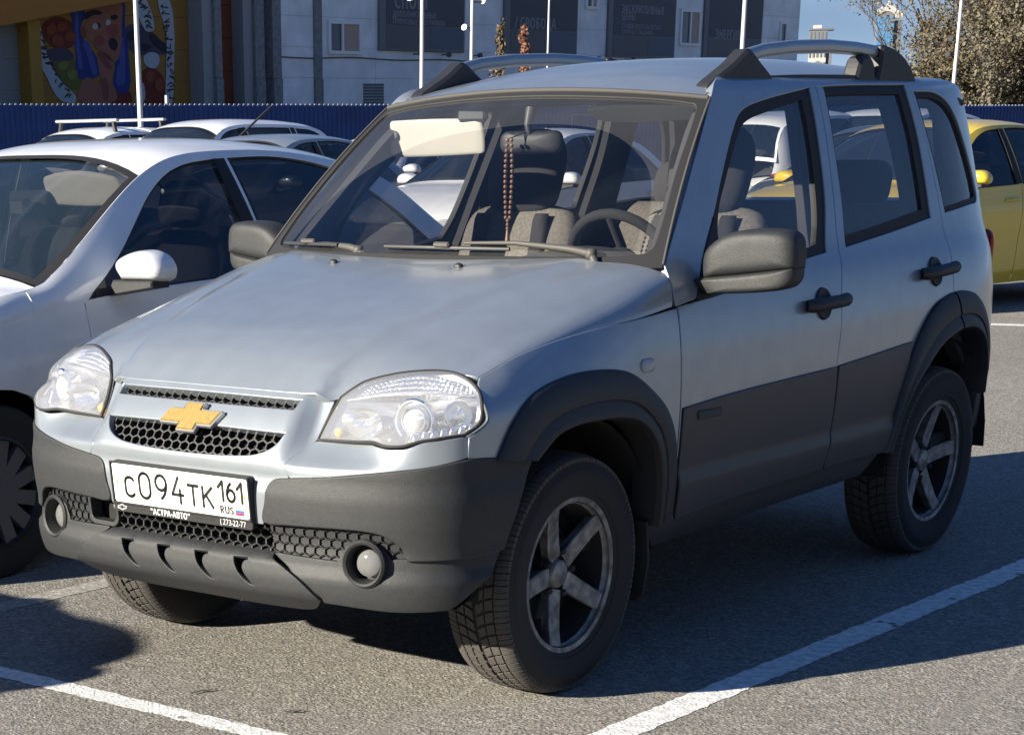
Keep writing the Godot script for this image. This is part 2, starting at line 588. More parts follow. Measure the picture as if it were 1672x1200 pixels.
func materials() -> void:
	var dust := noise_tex(0.012, 0.93, 1.0, 512, FastNoiseLite.TYPE_SIMPLEX_SMOOTH, 6)
	var blotch := noise_tex(0.03, 0.80, 1.0, 512, FastNoiseLite.TYPE_SIMPLEX_SMOOTH, 5, false, 1.0, 8)
	var grainy := noise_tex(0.25, 0.0, 1.0, 512, FastNoiseLite.TYPE_SIMPLEX, 2, true, 3.0, 5)
	var m := mat("silver_paint", lin(0.32, 0.355, 0.385), 0.32, 0.5)
	m.clearcoat_enabled = true; m.clearcoat = 0.8; m.clearcoat_roughness = 0.12
	m.albedo_texture = dust
	triplanar(m, 1.1)
	m = mat("white_paint", lin(0.78, 0.79, 0.80), 0.35, 0.0)
	m.clearcoat_enabled = true; m.clearcoat = 1.0; m.clearcoat_roughness = 0.06
	m.albedo_texture = dust
	triplanar(m, 0.8)
	m = mat("yellow_paint", lin(0.62, 0.44, 0.03), 0.35)
	m.clearcoat_enabled = true; m.clearcoat = 1.0; m.clearcoat_roughness = 0.06
	m = mat("dark_paint", lin(0.02, 0.024, 0.03), 0.3, 0.3)
	m.clearcoat_enabled = true; m.clearcoat = 1.0; m.clearcoat_roughness = 0.05
	m = mat("grey_paint", lin(0.10, 0.11, 0.125), 0.35, 0.4)
	m.clearcoat_enabled = true; m.clearcoat = 1.0; m.clearcoat_roughness = 0.06
	m = mat("plastic", lin(0.0235, 0.0255, 0.027), 0.6)      # unpainted bumper plastic
	m.albedo_texture = blotch
	m.normal_enabled = true; m.normal_texture = grainy; m.normal_scale = 0.35
	triplanar(m, 2.6)
	m = mat("dark_plastic", lin(0.022, 0.023, 0.025), 0.55)
	m.albedo_texture = blotch
	triplanar(m, 2.0)
	m = mat("cladding", lin(0.026, 0.030, 0.036), 0.42)
	m.albedo_texture = dust
	triplanar(m, 1.4)
	mat("mesh_plastic", lin(0.026, 0.026, 0.027), 0.55)
	mat("rubber", lin(0.012, 0.012, 0.013), 0.7)
	m = mat("seal_grey", lin(0.05, 0.047, 0.045), 0.75)
	m = mat("tyre", lin(0.022, 0.021, 0.02), 0.85)
	m.albedo_texture = blotch
	triplanar(m, 4.0)
	m = mat("tread", lin(0.075, 0.068, 0.06), 0.9)
	m.albedo_texture = blotch
	triplanar(m, 7.0)
	m = mat("worn_alloy", lin(0.42, 0.41, 0.39), 0.5, 0.35)
	m.albedo_texture = noise_tex(0.016, 0.40, 1.0, 512, FastNoiseLite.TYPE_SIMPLEX_SMOOTH, 6, false, 1.0, 21)
	triplanar(m, 2.2)
	mat("black_void", lin(0.008, 0.008, 0.008), 0.9)
	mat("dark_metal", lin(0.06, 0.06, 0.062), 0.5, 0.7)
	m = mat("chrome", lin(0.85, 0.86, 0.88), 0.12, 1.0)
	m = mat("satin_metal", lin(0.5, 0.51, 0.52), 0.4, 0.8)
	m = mat("gold", lin(0.55, 0.36, 0.12), 0.34, 0.6)
	m.albedo_texture = blotch
	triplanar(m, 3.0)
	mat("interior_dark", lin(0.022, 0.022, 0.024), 0.85)
	m = mat("dash", lin(0.045, 0.045, 0.046), 0.8)
	m.albedo_texture = blotch
	triplanar(m, 3.0)
	m = mat("seat_beige", lin(0.17, 0.155, 0.135), 0.95)
	m.albedo_texture = noise_tex(0.08, 0.7, 1.0, 256, FastNoiseLite.TYPE_SIMPLEX, 3, false, 1.0, 4)
	triplanar(m, 3.0)
	mat("seat_dark", lin(0.018, 0.018, 0.02), 0.95)
	mat("headliner", lin(0.22, 0.22, 0.21), 0.95)
	mat("visor", lin(0.40, 0.385, 0.34), 0.9)
	glass("windscreen", lin(0.008, 0.010, 0.012), 0.20)
	m = glass("dusty_glass", lin(0.30, 0.30, 0.29), 0.07, 0.10)
	mat("reflector", lin(0.45, 0.46, 0.48), 0.25, 0.9)
	glass("side_glass", lin(0.07, 0.10, 0.14), 0.30)
	glass("tinted_glass", lin(0.012, 0.016, 0.022), 0.80)
	glass("lamp_glass", lin(0.92, 0.93, 0.95), 0.16, 0.04)
	glass("fog_lamp_glass", lin(0.22, 0.22, 0.22), 0.6, 0.1)
	glass("fog_glass", lin(0.5, 0.5, 0.5), 0.7, 0.15)
	m = mat("plate_white", lin(0.80, 0.80, 0.78), 0.4)
	m = mat("ink", lin(0.012, 0.012, 0.012), 0.5)
	mat("print_white", lin(0.6, 0.6, 0.6), 0.5)
	mat("flag_blue", lin(0.03, 0.10, 0.5), 0.5)
	mat("flag_red", lin(0.55, 0.03, 0.03), 0.5)
	mat("red_lamp", lin(0.45, 0.01, 0.01), 0.15)
	mat("amber", lin(0.75, 0.32, 0.02), 0.3)
	m = mat("bead", lin(0.17, 0.085, 0.045), 0.3)
	m.clearcoat_enabled = true
	mat("wiper", lin(0.03, 0.03, 0.03), 0.5)
	mat("wiper_dusty", lin(0.055, 0.052, 0.047), 0.6)

# ================================================================ the silver SUV
var tTX: Tab
var tTY: Tab
var tZW: Tab
var tK: Tab
var tFX: Tab
var tFZ: Tab
var tPO: Tab
var tPC: Tab
var tHC: Tab
var tHY: Tab
var tHX: Tab
var tHXC: Tab
var tHQ: Tab
var tHP: Tab
var tHA: Tab
var tRC: Tab
var tRE: Tab

func suv_tables() -> void:
	var tt := [0.20, 0.30, 0.45, 0.62, 0.75, 0.90, 1.0, 1.08, 1.155, 1.3, 1.45, 1.55, 1.60, 1.63, 1.66, 1.69, 1.72]
	tTX = Tab.new(tt, [0.775, 0.80, 0.828, 0.842, 0.846, 0.840, 0.826, 0.804, 0.768, 0.722, 0.673, 0.640, 0.622, 0.611, 0.594, 0.568, 0.540])
	tTY = Tab.new(tt, [0.20, 0.30, 0.45, 0.62, 0.75, 0.90, 1.0, 1.08, 1.155, 1.3, 1.45, 1.55, 1.60, 1.628, 1.653, 1.668, 1.675])
	tZW = Tab.new([-3.15, -3.05, -2.95, -2.8, -2.6, -2.2, -1.6, -0.8, -0.4, 0.0, 0.2, 0.36, 0.46, 0.54, 0.597, 0.638], [0.68, 0.825, 0.892, 0.948, 0.980, 0.994, 1.0, 1.0, 1.0, 0.999, 0.998, 0.996, 0.982, 0.952, 0.90, 0.83])
	tK = Tab.new([-0.5, -0.3, 0.0, 0.3, 0.45, 0.6], [0.0, 0.0, 1.0, 3.2, 6.5, 8.0])
	var fx := [0.0, 0.2, 0.384, 0.52, 0.62, 0.70, 0.76, 0.805, 0.83, 0.843, 0.848, 0.849]
	var fz := [0.735, 0.733, 0.722, 0.70, 0.672, 0.638, 0.597, 0.54, 0.46, 0.36, 0.26, 0.16]
	var fs := [0.0]
	for i in range(1, fx.size()): fs.append(fs[-1] + Vector2(fx[i] - fx[i - 1], fz[i] - fz[i - 1]).length())
	tFX = Tab.new(fs, fx)
	tFZ = Tab.new(fs, fz)
	var py := [0.22, 0.27, 0.33, 0.40, 0.45, 0.50, 0.56, 0.63, 0.655, 0.675, 0.705, 0.718, 0.74, 0.765, 0.80, 0.83, 0.876, 0.93, 0.97]
	tPO = Tab.new(py, [-0.13, -0.06, -0.015, 0.004, 0.0, -0.003, 0.004, 0.008, 0.004, 0.001, -0.002, -0.018, -0.050, -0.08, -0.105, -0.124, -0.15, -0.168, -0.19])
	tPC = Tab.new(py, [-0.13, -0.06, -0.015, 0.004, 0.0, -0.003, 0.004, 0.008, 0.004, 0.002, 0.004, -0.002, -0.014, -0.03, -0.052, -0.074, -0.115, -0.168, -0.19])
	tHC = Tab.new([-0.55, -0.3, -0.1, 0.1, 0.3, 0.4, 0.5, 0.56, 0.60, 0.65], [1.195, 1.165, 1.13, 1.087, 1.037, 1.007, 0.964, 0.925, 0.893, 0.85])
	tHY = Tab.new([-0.55, -0.474, -0.274, -0.03, 0.228, 0.40, 0.5, 0.60, 0.65], [1.040, 1.034, 1.018, 1.002, 0.967, 0.926, 0.900, 0.850, 0.82])
	tHX = Tab.new([-0.55, -0.474, -0.274, -0.03, 0.228, 0.40, 0.5, 0.60, 0.65], [0.811, 0.812, 0.812, 0.790, 0.769, 0.756, 0.728, 0.66, 0.60])
	tHQ = Tab.new([-0.55, -0.49, -0.25, 0.0, 0.25, 0.4, 0.65], [2.2, 2.1, 1.7, 1.4, 1.15, 1.0, 1.0])
	tHP = Tab.new([-0.55, -0.49, -0.25, 0.0, 0.25, 0.4, 0.65], [11.0, 10.0, 7.0, 5.2, 4.2, 3.6, 3.2])
	tHA = Tab.new([-0.55, 0.3, 0.45, 0.54, 0.60, 0.65], [0.010, 0.011, 0.013, 0.026, 0.045, 0.050])
	tHXC = Tab.new([-0.5, -0.272, -0.024, 0.114, 0.262, 0.405, 0.505, 0.584, 0.65], [0.575, 0.529, 0.474, 0.450, 0.415, 0.386, 0.375, 0.379, 0.385])
	tRC = Tab.new([-3.0, -2.85, -2.6, -2.2, -1.8, -1.4, -1.1, -0.95, -0.86], [1.60, 1.66, 1.715, 1.742, 1.746, 1.732, 1.69, 1.654, 1.630])
	tRE = Tab.new([-3.0, -2.85, -2.6, -2.2, -1.8, -1.4, -1.1, -0.95, -0.86], [1.56, 1.60, 1.645, 1.664, 1.668, 1.662, 1.642, 1.612, 1.59])

func s_side(z: float, t: float) -> Vector3:
	var x := tTX.at(t) * tZW.at(z)
	var y := tTY.at(t)
	var d := maxf(0.0, y - 0.82)
	return Vector3(x - tK.at(z) * d * d * (1.0 - smoothstep(1.05, 1.15, y)), y, z)

func s_front(s: float, y: float) -> Vector3:
	var a := absf(s)
	var e := 0.006
	var x := tFX.at(a)
	var z := tFZ.at(a)
	var tx := tFX.at(a + e) - tFX.at(maxf(a - e, 0.0))
	var tz := tFZ.at(a + e) - tFZ.at(maxf(a - e, 0.0))
	var l := sqrt(tx * tx + tz * tz)
	var o := lerpf(tPC.at(y), tPO.at(y), smoothstep(0.335, 0.41, a))
	if y > 0.675:
		var s0 := 0.5 + 0.25 * smoothstep(0.76, 0.93, y)
		o *= 1.0 - 0.97 * smoothstep(s0, s0 + 0.26, a)
	return Vector3(signf(s) * (x - tz / l * o), y, z + tx / l * o)

func s_front_off(k: float) -> Callable:
	return func(s: float, y: float) -> Vector3:
		return s_front(s, y) + nrm(s_front, s, y, 1.0) * k

func s_side_off(k: float) -> Callable:
	return func(z: float, t: float) -> Vector3:
		return s_side(z, t) + nrm(s_side, z, t, -1.0) * k

func s_hood(u: float, z: float) -> Vector3:   # u = +-1 on the wing line
	var xe := tHX.at(z)
	var x := xe * sin(clampf(u, -1.08, 1.08) * PI / 2)
	var a := absf(x)
	var k := minf(a / xe, 1.0)
	var ye := tHY.at(z)
	var y := ye + (tHC.at(z) - ye) * pow(maxf(0.0, 1.0 - pow(k, tHP.at(z))), 1.0 / tHQ.at(z))
	y -= tHA.at(z) * smoothstep(-0.012, 0.055, a - tHXC.at(z)) * (1.0 - smoothstep(0.9, 1.0, k))
	return Vector3(x, y, z)

func hood_u(x: float, z: float) -> float:
	return asin(clampf(x / tHX.at(z), -1, 1)) / (PI / 2)

func s_roof(x: float, z: float) -> Vector3:
	var yc := tRC.at(z)
	return Vector3(x, yc - (yc - tRE.at(z)) * pow(absf(x) / 0.58, 2.6), z)

func s_screen(u: float, v: float) -> Vector3:
	var k := 1.0 - u * u
	var b := Vector3(0.757 * u, 1.152 + 0.008 * k, -0.499 + 0.2 * k)
	var t := Vector3(0.615 * u, 1.595 + 0.037 * k, -0.964 + 0.09 * k)
	return b.lerp(t, v) + Vector3(0, 0.7, 0.6) * 0.022 * 4.0 * v * (1.0 - v)

func s_tail(x: float, y: float) -> Vector3:
	var k := x / 0.75
	return Vector3(x, y, -3.125 + 0.19 * smoothstep(1.05, 1.75, y) + 0.06 * k * k * k * k)

func sym(half: Array) -> Array:   # mirror a half outline (from u = 0 at the start to u = 0 at the end) to a whole one
	var r := half.duplicate()
	for i in range(half.size() - 1, -1, -1):
		if absf(half[i][0]) > 1e-4:
			var p: Array = half[i].duplicate()
			p[0] = -p[0]
			r.append(p)
	return r

func both(called: String, mb: MB, m: Material, parent: Node, label_l := "", label_r := "") -> Array:
	return [part(called, mb, m, parent, label_l), part(called, mb.mirrored(), m, parent, label_r)]

func suv() -> void:
	suv_tables()
	var car := thing("silver_suv", "silver SUV with black plastic bumpers and gold emblem, nose towards the viewer", "car")
	var silver: Material = M.silver_paint
	var so := -1.0    # sign that makes s_side face outwards
	# ---- hood
	var mb := MB.new()
	var ho := []
	for q in [[0, 0.614, 1], [0.175, 0.613], [0.306, 0.610], [0.384, 0.600], [0.436, 0.567, 1], [0.461, 0.546], [0.487, 0.520], [0.557, 0.478], [0.613, 0.446], [0.654, 0.424], [0.70, 0.410], [0.752, 0.395, 1], [0.763, 0.228], [0.786, -0.03], [0.808, -0.274], [0.808, -0.474, 1], [0.79, -0.487], [0.765, -0.490, 1], [0.65, -0.425], [0.45, -0.355], [0.2, -0.308], [0, -0.300, 1]]:
		var e: Array = q.duplicate()
		e[0] = minf(hood_u(q[0], q[1]), 0.987)
		if q[0] > 0.735 and q[1] < 0.42 and q[1] > -0.48: e[0] = 0.987
		ho.append(e)
	panel(mb, s_hood, ol(sym(ho)), [], 0.035, 0.03, -1.0, 0.02, 0.003)
	var hood_n := part("hood", mb, silver, car)
	mb = MB.new()
	for wx in [[0.24, -0.215], [-0.24, -0.215]]:
		mb = MB.new()
		var p := s_hood(hood_u(wx[0], wx[1]), wx[1])
		pillow(mb, rrect(0.03, 0.022, 0.009, Vector2.ZERO, 3), 0.012, Transform3D(Basis(Vector3.RIGHT, -1.3), p), 0.0, 2.0, 4)
		part("washer_nozzle", mb, M.dark_plastic, hood_n)
	# ---- front fenders
	mb = MB.new()
	panel(mb, s_side, ol([[0.400, 0.927, 1], [0.428, 0.905], [0.441, 0.862], [0.447, 0.822], [0.495, 0.793, 1], [0.511, 0.787, 1], [0.513, 0.739, 1], [0.42, 0.722, 1], [0.325, 0.725, 1], [0.20, 0.785], [0.043, 0.802], [-0.13, 0.796], [-0.255, 0.764], [-0.345, 0.692], [-0.388, 0.605], [-0.415, 0.43, 1], [-0.489, 0.42, 1], [-0.489, 1.033, 1], [-0.274, 1.018], [-0.03, 1.002], [0.228, 0.968]]), [], 0.03, 0.03, so, 0.02, 0.003)
	var fenders := both("front_fender", mb, silver, car)
	mb = MB.new()   # side indicator
	var ip := s_side(-0.308, 0.893)
	pillow(mb, rrect(0.07, 0.04, 0.019), 0.014, Transform3D(Basis(Vector3(0, 0, -1), Vector3.UP, Vector3.RIGHT), ip), 0.0, 2.2, 4)
	part("side_indicator", mb, M.fog_glass, fenders[0])
	part("side_indicator", mb.mirrored(), M.fog_glass, fenders[1])
	# ---- A-pillar, roof side and rear quarter in one pressing
	var fw := [[-0.605, 1.047, 1], [-0.83, 1.269], [-0.931, 1.379], [-1.069, 1.516], [-1.135, 1.558], [-1.254, 1.584], [-1.616, 1.630, 1], [-1.60, 1.50], [-1.569, 1.342], [-1.535, 1.24], [-1.489, 1.137, 1], [-1.355, 1.126], [-0.746, 1.057]]
	var rw := [[-1.632, 1.146, 1], [-1.672, 1.281], [-1.705, 1.48], [-1.722, 1.634, 1], [-1.9, 1.640], [-2.343, 1.643, 1], [-2.359, 1.46], [-2.337, 1.208, 1], [-2.0, 1.176]]
	var qw := [[-2.466, 1.213, 1], [-2.448, 1.42], [-2.405, 1.628, 1], [-2.615, 1.618], [-2.756, 1.549], [-2.857, 1.36], [-2.874, 1.27], [-2.845, 1.238], [-2.734, 1.231]]
	mb = MB.new()
	var frame := ol([[-0.492, 1.043, 1], [-0.500, 1.150, 1], [-0.73, 1.372], [-0.964, 1.597, 1], [-1.02, 1.65], [-1.10, 1.685], [-1.4, 1.705], [-1.8, 1.71], [-2.3, 1.71], [-2.7, 1.695], [-2.93, 1.645, 1], [-2.99, 1.5], [-3.06, 1.3], [-3.105, 1.1], [-3.12, 0.9], [-3.11, 0.70, 1], [-2.81, 0.69, 1], [-2.765, 0.70], [-2.698, 0.775], [-2.55, 0.842], [-2.424, 0.848, 1], [-2.411, 0.942], [-2.417, 1.05], [-2.431, 1.2], [-2.432, 1.3], [-2.425, 1.46], [-2.378, 1.652, 1], [-2.343, 1.654, 1], [-1.9, 1.650], [-1.62, 1.640, 1], [-1.254, 1.594], [-1.135, 1.568], [-1.069, 1.526], [-0.931, 1.389], [-0.83, 1.279], [-0.607, 1.056, 1]])
	panel(mb, s_side, frame, [ol(qw)], 0.04, 0.03, so, 0.03, 0.003)
	var sides := both("side_frame", mb, silver, car)
	# ---- doors
	mb = MB.new()
	panel(mb, s_side, ol([[-0.501, 0.424, 1], [-0.500, 1.036, 1], [-0.606, 1.044, 1], [-0.746, 1.053], [-1.355, 1.122], [-1.488, 1.132, 1], [-1.541, 1.24], [-1.575, 1.342], [-1.606, 1.50], [-1.622, 1.634, 1], [-1.662, 1.640, 1], [-1.654, 1.5], [-1.624, 1.34], [-1.570, 1.13], [-1.521, 1.023], [-1.501, 0.89], [-1.478, 0.775], [-1.471, 0.578], [-1.438, 0.446, 1], [-0.95, 0.440]]), [], 0.04, 0.03, so, 0.03, 0.003)
	var fdoors := both("front_door", mb, silver, car)
	mb = MB.new()
	panel(mb, s_side, ol([[-1.446, 0.447, 1], [-1.479, 0.578], [-1.486, 0.775], [-1.509, 0.89], [-1.529, 1.023], [-1.578, 1.13], [-1.632, 1.34], [-1.662, 1.5], [-1.670, 1.640, 1], [-1.716, 1.637, 1], [-1.699, 1.48], [-1.667, 1.281], [-1.630, 1.140, 1], [-2.0, 1.170], [-2.339, 1.202, 1], [-2.365, 1.46], [-2.349, 1.644, 1], [-2.370, 1.650, 1], [-2.418, 1.46], [-2.424, 1.3], [-2.423, 1.2], [-2.409, 1.05], [-2.403, 0.942], [-2.416, 0.848, 1], [-2.395, 0.842], [-2.23, 0.80], [-2.085, 0.71], [-1.95, 0.55], [-1.918, 0.443, 1], [-1.735, 0.448]]), [], 0.04, 0.03, so, 0.03, 0.003)
	var rdoors := both("rear_door", mb, silver, car)
	# cladding on the doors
	var clad := func(z: float, t: float) -> Vector3:
		return s_side(z, t) + Vector3(0.008 + 0.010 * smoothstep(0.57, 0.525, t) , 0, 0)
	mb = MB.new()
	panel(mb, clad, ol([[-0.503, 0.428, 1], [-0.503, 0.750, 1], [-0.813, 0.764], [-1.473, 0.776, 1], [-1.470, 0.578], [-1.437, 0.450, 1], [-0.95, 0.444]]), [], 0.05, 0.02, so, 0.008, 0.003)
	var fclad := [part("cladding", mb, M.cladding, fdoors[0]), part("cladding", mb.mirrored(), M.cladding, fdoors[1])]
	mb = MB.new()
	panel(mb, clad, ol([[-1.449, 0.452, 1], [-1.482, 0.578], [-1.489, 0.777, 1], [-1.75, 0.790], [-2.045, 0.806, 1], [-2.0, 0.62], [-1.932, 0.447, 1], [-1.735, 0.452]]), [], 0.05, 0.02, so, 0.008, 0.003)
	part("cladding", mb, M.cladding, rdoors[0])
	part("cladding", mb.mirrored(), M.cladding, rdoors[1])
	mb = MB.new()
	var badge_at := s_side(-0.65, 0.722)
	bx(mb, badge_at + Vector3(0.010, 0, 0), Vector3(0.008, 0.026, 0.135), 0.003, Basis(Vector3.RIGHT, -0.02))
	part("badge", mb, M.seal_grey, fdoors[0])
	# handles: grip over a proud dark disc that paints the recess in shade
	for hd in [[-1.385, 0.983, -1.268, 0.984, -1.506, 0.990, 0], [-2.255, 1.028, -2.133, 1.028, -2.383, 1.038, 1]]:
		mb = MB.new()
		var c := s_side(hd[0], hd[1])
		lathe(mb, [Vector2(0.0, 0.002), Vector2(0.035, 0.004), Vector2(0.048, 0.007), Vector2(0.053, -0.004)], Transform3D(Basis(Quaternion(Vector3.UP, nrm(s_side, hd[0], hd[1], -1.0))) * Basis.from_scale(Vector3(1.0, 1, 1.0)), c), 24)
		var shade_disc := mb
		var grip := MB.new()
		var a := s_side(hd[2], hd[3]) + Vector3(0.022, 0, 0)
		var b := s_side(hd[4], hd[5]) + Vector3(0.026, 0, 0)
		tube(grip, [a + Vector3(-0.015, 0, 0.004), a.lerp(b, 0.05), a.lerp(b, 0.3) + Vector3(0.008, 0, 0), a.lerp(b, 0.7) + Vector3(0.010, 0, 0), a.lerp(b, 0.93) + Vector3(0.004, 0, 0), b], [0.019, 0.022, 0.021, 0.021, 0.022, 0.018], 12)
		var own: Array = [fdoors, rdoors][hd[6]]
		for k in 2:
			part("door_handle", grip if k == 0 else grip.mirrored(), M.dark_plastic, own[k])
			part("handle_recess_shade", shade_disc if k == 0 else shade_disc.mirrored(), M.dark_plastic, own[k])
	# ---- side windows: black seal set back, pane behind it
	var fg := ol([[-0.80, 1.095, 1], [-0.865, 1.272], [-0.955, 1.372], [-1.085, 1.495], [-1.145, 1.533], [-1.26, 1.558], [-1.556, 1.600, 1], [-1.545, 1.48], [-1.517, 1.342], [-1.482, 1.23], [-1.442, 1.163, 1], [-1.355, 1.152]])
	var rg := ol([[-1.645, 1.178, 1], [-1.684, 1.30], [-1.715, 1.48], [-1.732, 1.612, 1], [-1.9, 1.617], [-2.292, 1.618, 1], [-2.308, 1.46], [-2.288, 1.236, 1], [-2.0, 1.208]])
	var qg := inset(ol(qw), 0.022)
	var seal_s := s_side_off(-0.006)
	var pane_s := s_side_off(-0.014)
	for wnd in [[fw, fg, fdoors], [rw, rg, rdoors], [qw, qg, sides]]:
		mb = MB.new()
		panel(mb, seal_s, inset(ol(wnd[0]), -0.014), [wnd[1]], 0.06, 0.05, so, 0.02, 0.0)
		part("window_seal", mb, M.rubber, wnd[2][0])
		part("window_seal", mb.mirrored(), M.rubber, wnd[2][1])
		mb = MB.new()
		panel(mb, pane_s, wnd[1], [], 0.08, 0.06, so, 0.0)
		part("window_pane", mb, M.side_glass, wnd[2][0])
		part("window_pane", mb.mirrored(), M.side_glass, wnd[2][1])
	# ---- sills
	var sill := func(z: float, t: float) -> Vector3:
		return s_side(z, t) + Vector3(-0.012 - 0.25 * maxf(0.0, 0.385 - t), 0, 0)
	mb = MB.new()
	panel(mb, sill, ol([[-0.395, 0.345, 1], [-0.395, 0.416, 1], [-0.95, 0.434], [-1.44, 0.441], [-1.925, 0.437, 1], [-1.82, 0.375, 1], [-1.2, 0.365]]), [], 0.08, 0.02, so, 0.12, 0.006)
	both("sill", mb, M.plastic, car)
	suv_flares(car, rdoors, sides, fenders)
	suv_top(car)
	suv_front(car)
	suv_details(car, fdoors)
	suv_inside(car)
	for s in [1.0, -1.0]:
		wheel(car, Vector3(0.714 * s, 0.3397, 0), s, 68.0)
		wheel(car, Vector3(0.70 * s, 0.3397, -2.45), s, 28.0)
	prayer_beads()

func strip(mb: MB, outer: Array, inner: Array, S: Callable, prof: Array, o: float) -> void:
	# a band between two paired curves on S: prof = [share from outer to inner, height off the surface]
	var n := outer.size()
	var rows := []
	for p in prof:
		var row := PackedVector3Array()
		for i in n:
			var q: Vector2 = outer[i].lerp(inner[i], p[0])
			var pt: Vector3 = S.call(q.x, q.y)
			row.append(pt + nrm(S, q.x, q.y, o) * p[1])
		rows.append(row)
	for r in prof.size() - 1:
		var hard: bool = prof[r].size() > 2
		for i in n - 1:
			var nn: Array[Vector3] = []
			for e in [[r, i], [r, i + 1], [r + 1, i + 1], [r + 1, i]]:
				var rr: int = e[0]
				var ii: int = e[1]
				var r0 := maxi(rr - 1, 0)
				var r1 := mini(rr + 1, prof.size() - 1)
				if hard or (rr == r and r > 0 and prof[r - 1].size() > 2): r0 = rr if rr == r else r0
				if hard: r0 = r; r1 = r + 1
				var dv: Vector3 = rows[r1][ii] - rows[r0][ii]
				var di: Vector3 = rows[rr][mini(ii + 1, n - 1)] - rows[rr][maxi(ii - 1, 0)]
				var k := di.cross(dv).normalized()
				var q2: Vector2 = outer[ii].lerp(inner[ii], prof[rr][0])
				if k.dot(nrm(S, q2.x, q2.y, o)) < -0.02 or (absf(k.dot(nrm(S, q2.x, q2.y, o))) <= 0.02 and k.dot(rows[mini(prof.size() - 1, r + 1)][ii] - rows[0][ii]) < 0): k = -k
				nn.append(k)
			mb.quadn(rows[r][i], rows[r][i + 1], rows[r + 1][i + 1], rows[r + 1][i], nn[0], nn[1], nn[2], nn[3])

func suv_flares(car: Node3D, rdoors: Array, sides: Array, fenders: Array) -> void:
	var prof := [[0.0, -0.004, 1], [0.02, 0.010], [0.12, 0.020], [0.35, 0.026], [0.62, 0.027, 1], [0.64, 0.022, 1], [0.68, 0.024], [0.85, 0.032], [0.97, 0.034], [1.0, 0.030, 1], [1.03, 0.012, 1], [1.05, -0.07]]
	var mb := MB.new()
	var fo := oc([[0.425, 0.722], [0.361, 0.811], [0.263, 0.871], [0.1, 0.903], [-0.063, 0.906], [-0.201, 0.886], [-0.331, 0.820], [-0.415, 0.755], [-0.462, 0.67], [-0.484, 0.56], [-0.487, 0.425]], 56)
	var fi := oc([[0.281, 0.706], [0.184, 0.759], [0.115, 0.772], [0.043, 0.776], [-0.124, 0.769], [-0.237, 0.743], [-0.32, 0.681], [-0.363, 0.605], [-0.38, 0.52], [-0.388, 0.425]], 56)
	strip(mb, fo, fi, s_side, prof, -1.0)
	part("wheel_arch_flare", mb, M.dark_plastic, fenders[0])
	part("wheel_arch_flare", mb.mirrored(), M.dark_plastic, fenders[1])
	var ro := oc([[-1.906, 0.446], [-1.965, 0.59], [-2.024, 0.724], [-2.105, 0.83], [-2.228, 0.914], [-2.362, 0.946], [-2.425, 0.951], [-2.502, 0.949], [-2.61, 0.925], [-2.70, 0.865], [-2.77, 0.79], [-2.81, 0.69]], 60)
	var ri := oc([[-1.95, 0.446], [-1.974, 0.54], [-2.035, 0.63], [-2.108, 0.694], [-2.245, 0.776], [-2.399, 0.816], [-2.47, 0.820], [-2.544, 0.815], [-2.62, 0.79], [-2.678, 0.748], [-2.735, 0.654], [-2.755, 0.56]], 60)
	var cut := 0
	for i in 60:
		if (ro[i].x + ri[i].x) / 2 > -2.415: cut = i
	mb = MB.new()
	strip(mb, ro.slice(0, cut + 1), ri.slice(0, cut + 1), s_side, prof, -1.0)
	part("wheel_arch_flare", mb, M.dark_plastic, rdoors[0])
	part("wheel_arch_flare", mb.mirrored(), M.dark_plastic, rdoors[1])
	mb = MB.new()
	var a0: Vector2 = ro[cut].lerp(ro[cut + 1], 0.6)
	var b0: Vector2 = ri[cut].lerp(ri[cut + 1], 0.6)
	strip(mb, [a0] + ro.slice(cut + 1), [b0] + ri.slice(cut + 1), s_side, prof, -1.0)
	part("wheel_arch_flare", mb, M.dark_plastic, sides[0])
	part("wheel_arch_flare", mb.mirrored(), M.dark_plastic, sides[1])
	# rear bumper: corner and back
	mb = MB.new()
	var rb := func(z: float, t: float) -> Vector3:
		return s_side(z, t) + nrm(s_side, z, t, -1.0) * (0.006 - 0.5 * maxf(0.0, 0.42 - t))
	panel(mb, rb, ol([[-2.815, 0.69, 1], [-3.14, 0.70, 1], [-3.14, 0.31, 1], [-2.80, 0.31, 1], [-2.765, 0.44], [-2.758, 0.56], [-2.78, 0.64]]), [], 0.04, 0.04, -1.0, 0.05, 0.006)
	var back := MB.new()
	back.add(mb)
	back.add(mb.mirrored())
	var bk := func(x: float, y: float) -> Vector3:
		return Vector3(x, y, -3.150 + 0.04 * pow(x / 0.60, 4.0) + 0.3 * maxf(0.0, 0.42 - y))
	panel(back, bk, rrect(1.18, 0.40, 0.03, Vector2(0, 0.50)), [], 0.08, 0.05, -1.0, 0.05, 0.008)
	part("rear_bumper", back, M.plastic, car)
	# mud flaps
	for fl in [[-0.425, 0.40], [-2.81, 0.30]]:
		mb = MB.new()
		var z0: float = fl[0]
		var o := PackedVector2Array([Vector2(0.66, 0.44), Vector2(0.67, 0.22), Vector2(0.69, 0.20), Vector2(0.79, 0.195), Vector2(0.815, 0.215), Vector2(0.832, 0.32), Vector2(0.825, 0.44)])
		if z0 < -1: o = PackedVector2Array([Vector2(0.58, 0.50), Vector2(0.58, 0.17), Vector2(0.76, 0.16), Vector2(0.79, 0.20), Vector2(0.80, 0.34), Vector2(0.80, 0.50)])
		prism(mb, o, 0, 0.012, Transform3D(Basis(Vector3.RIGHT, 0.06), Vector3(0, 0.0, z0 + 0.02)), 0.002)
		both("mud_flap", mb, M.rubber, car)

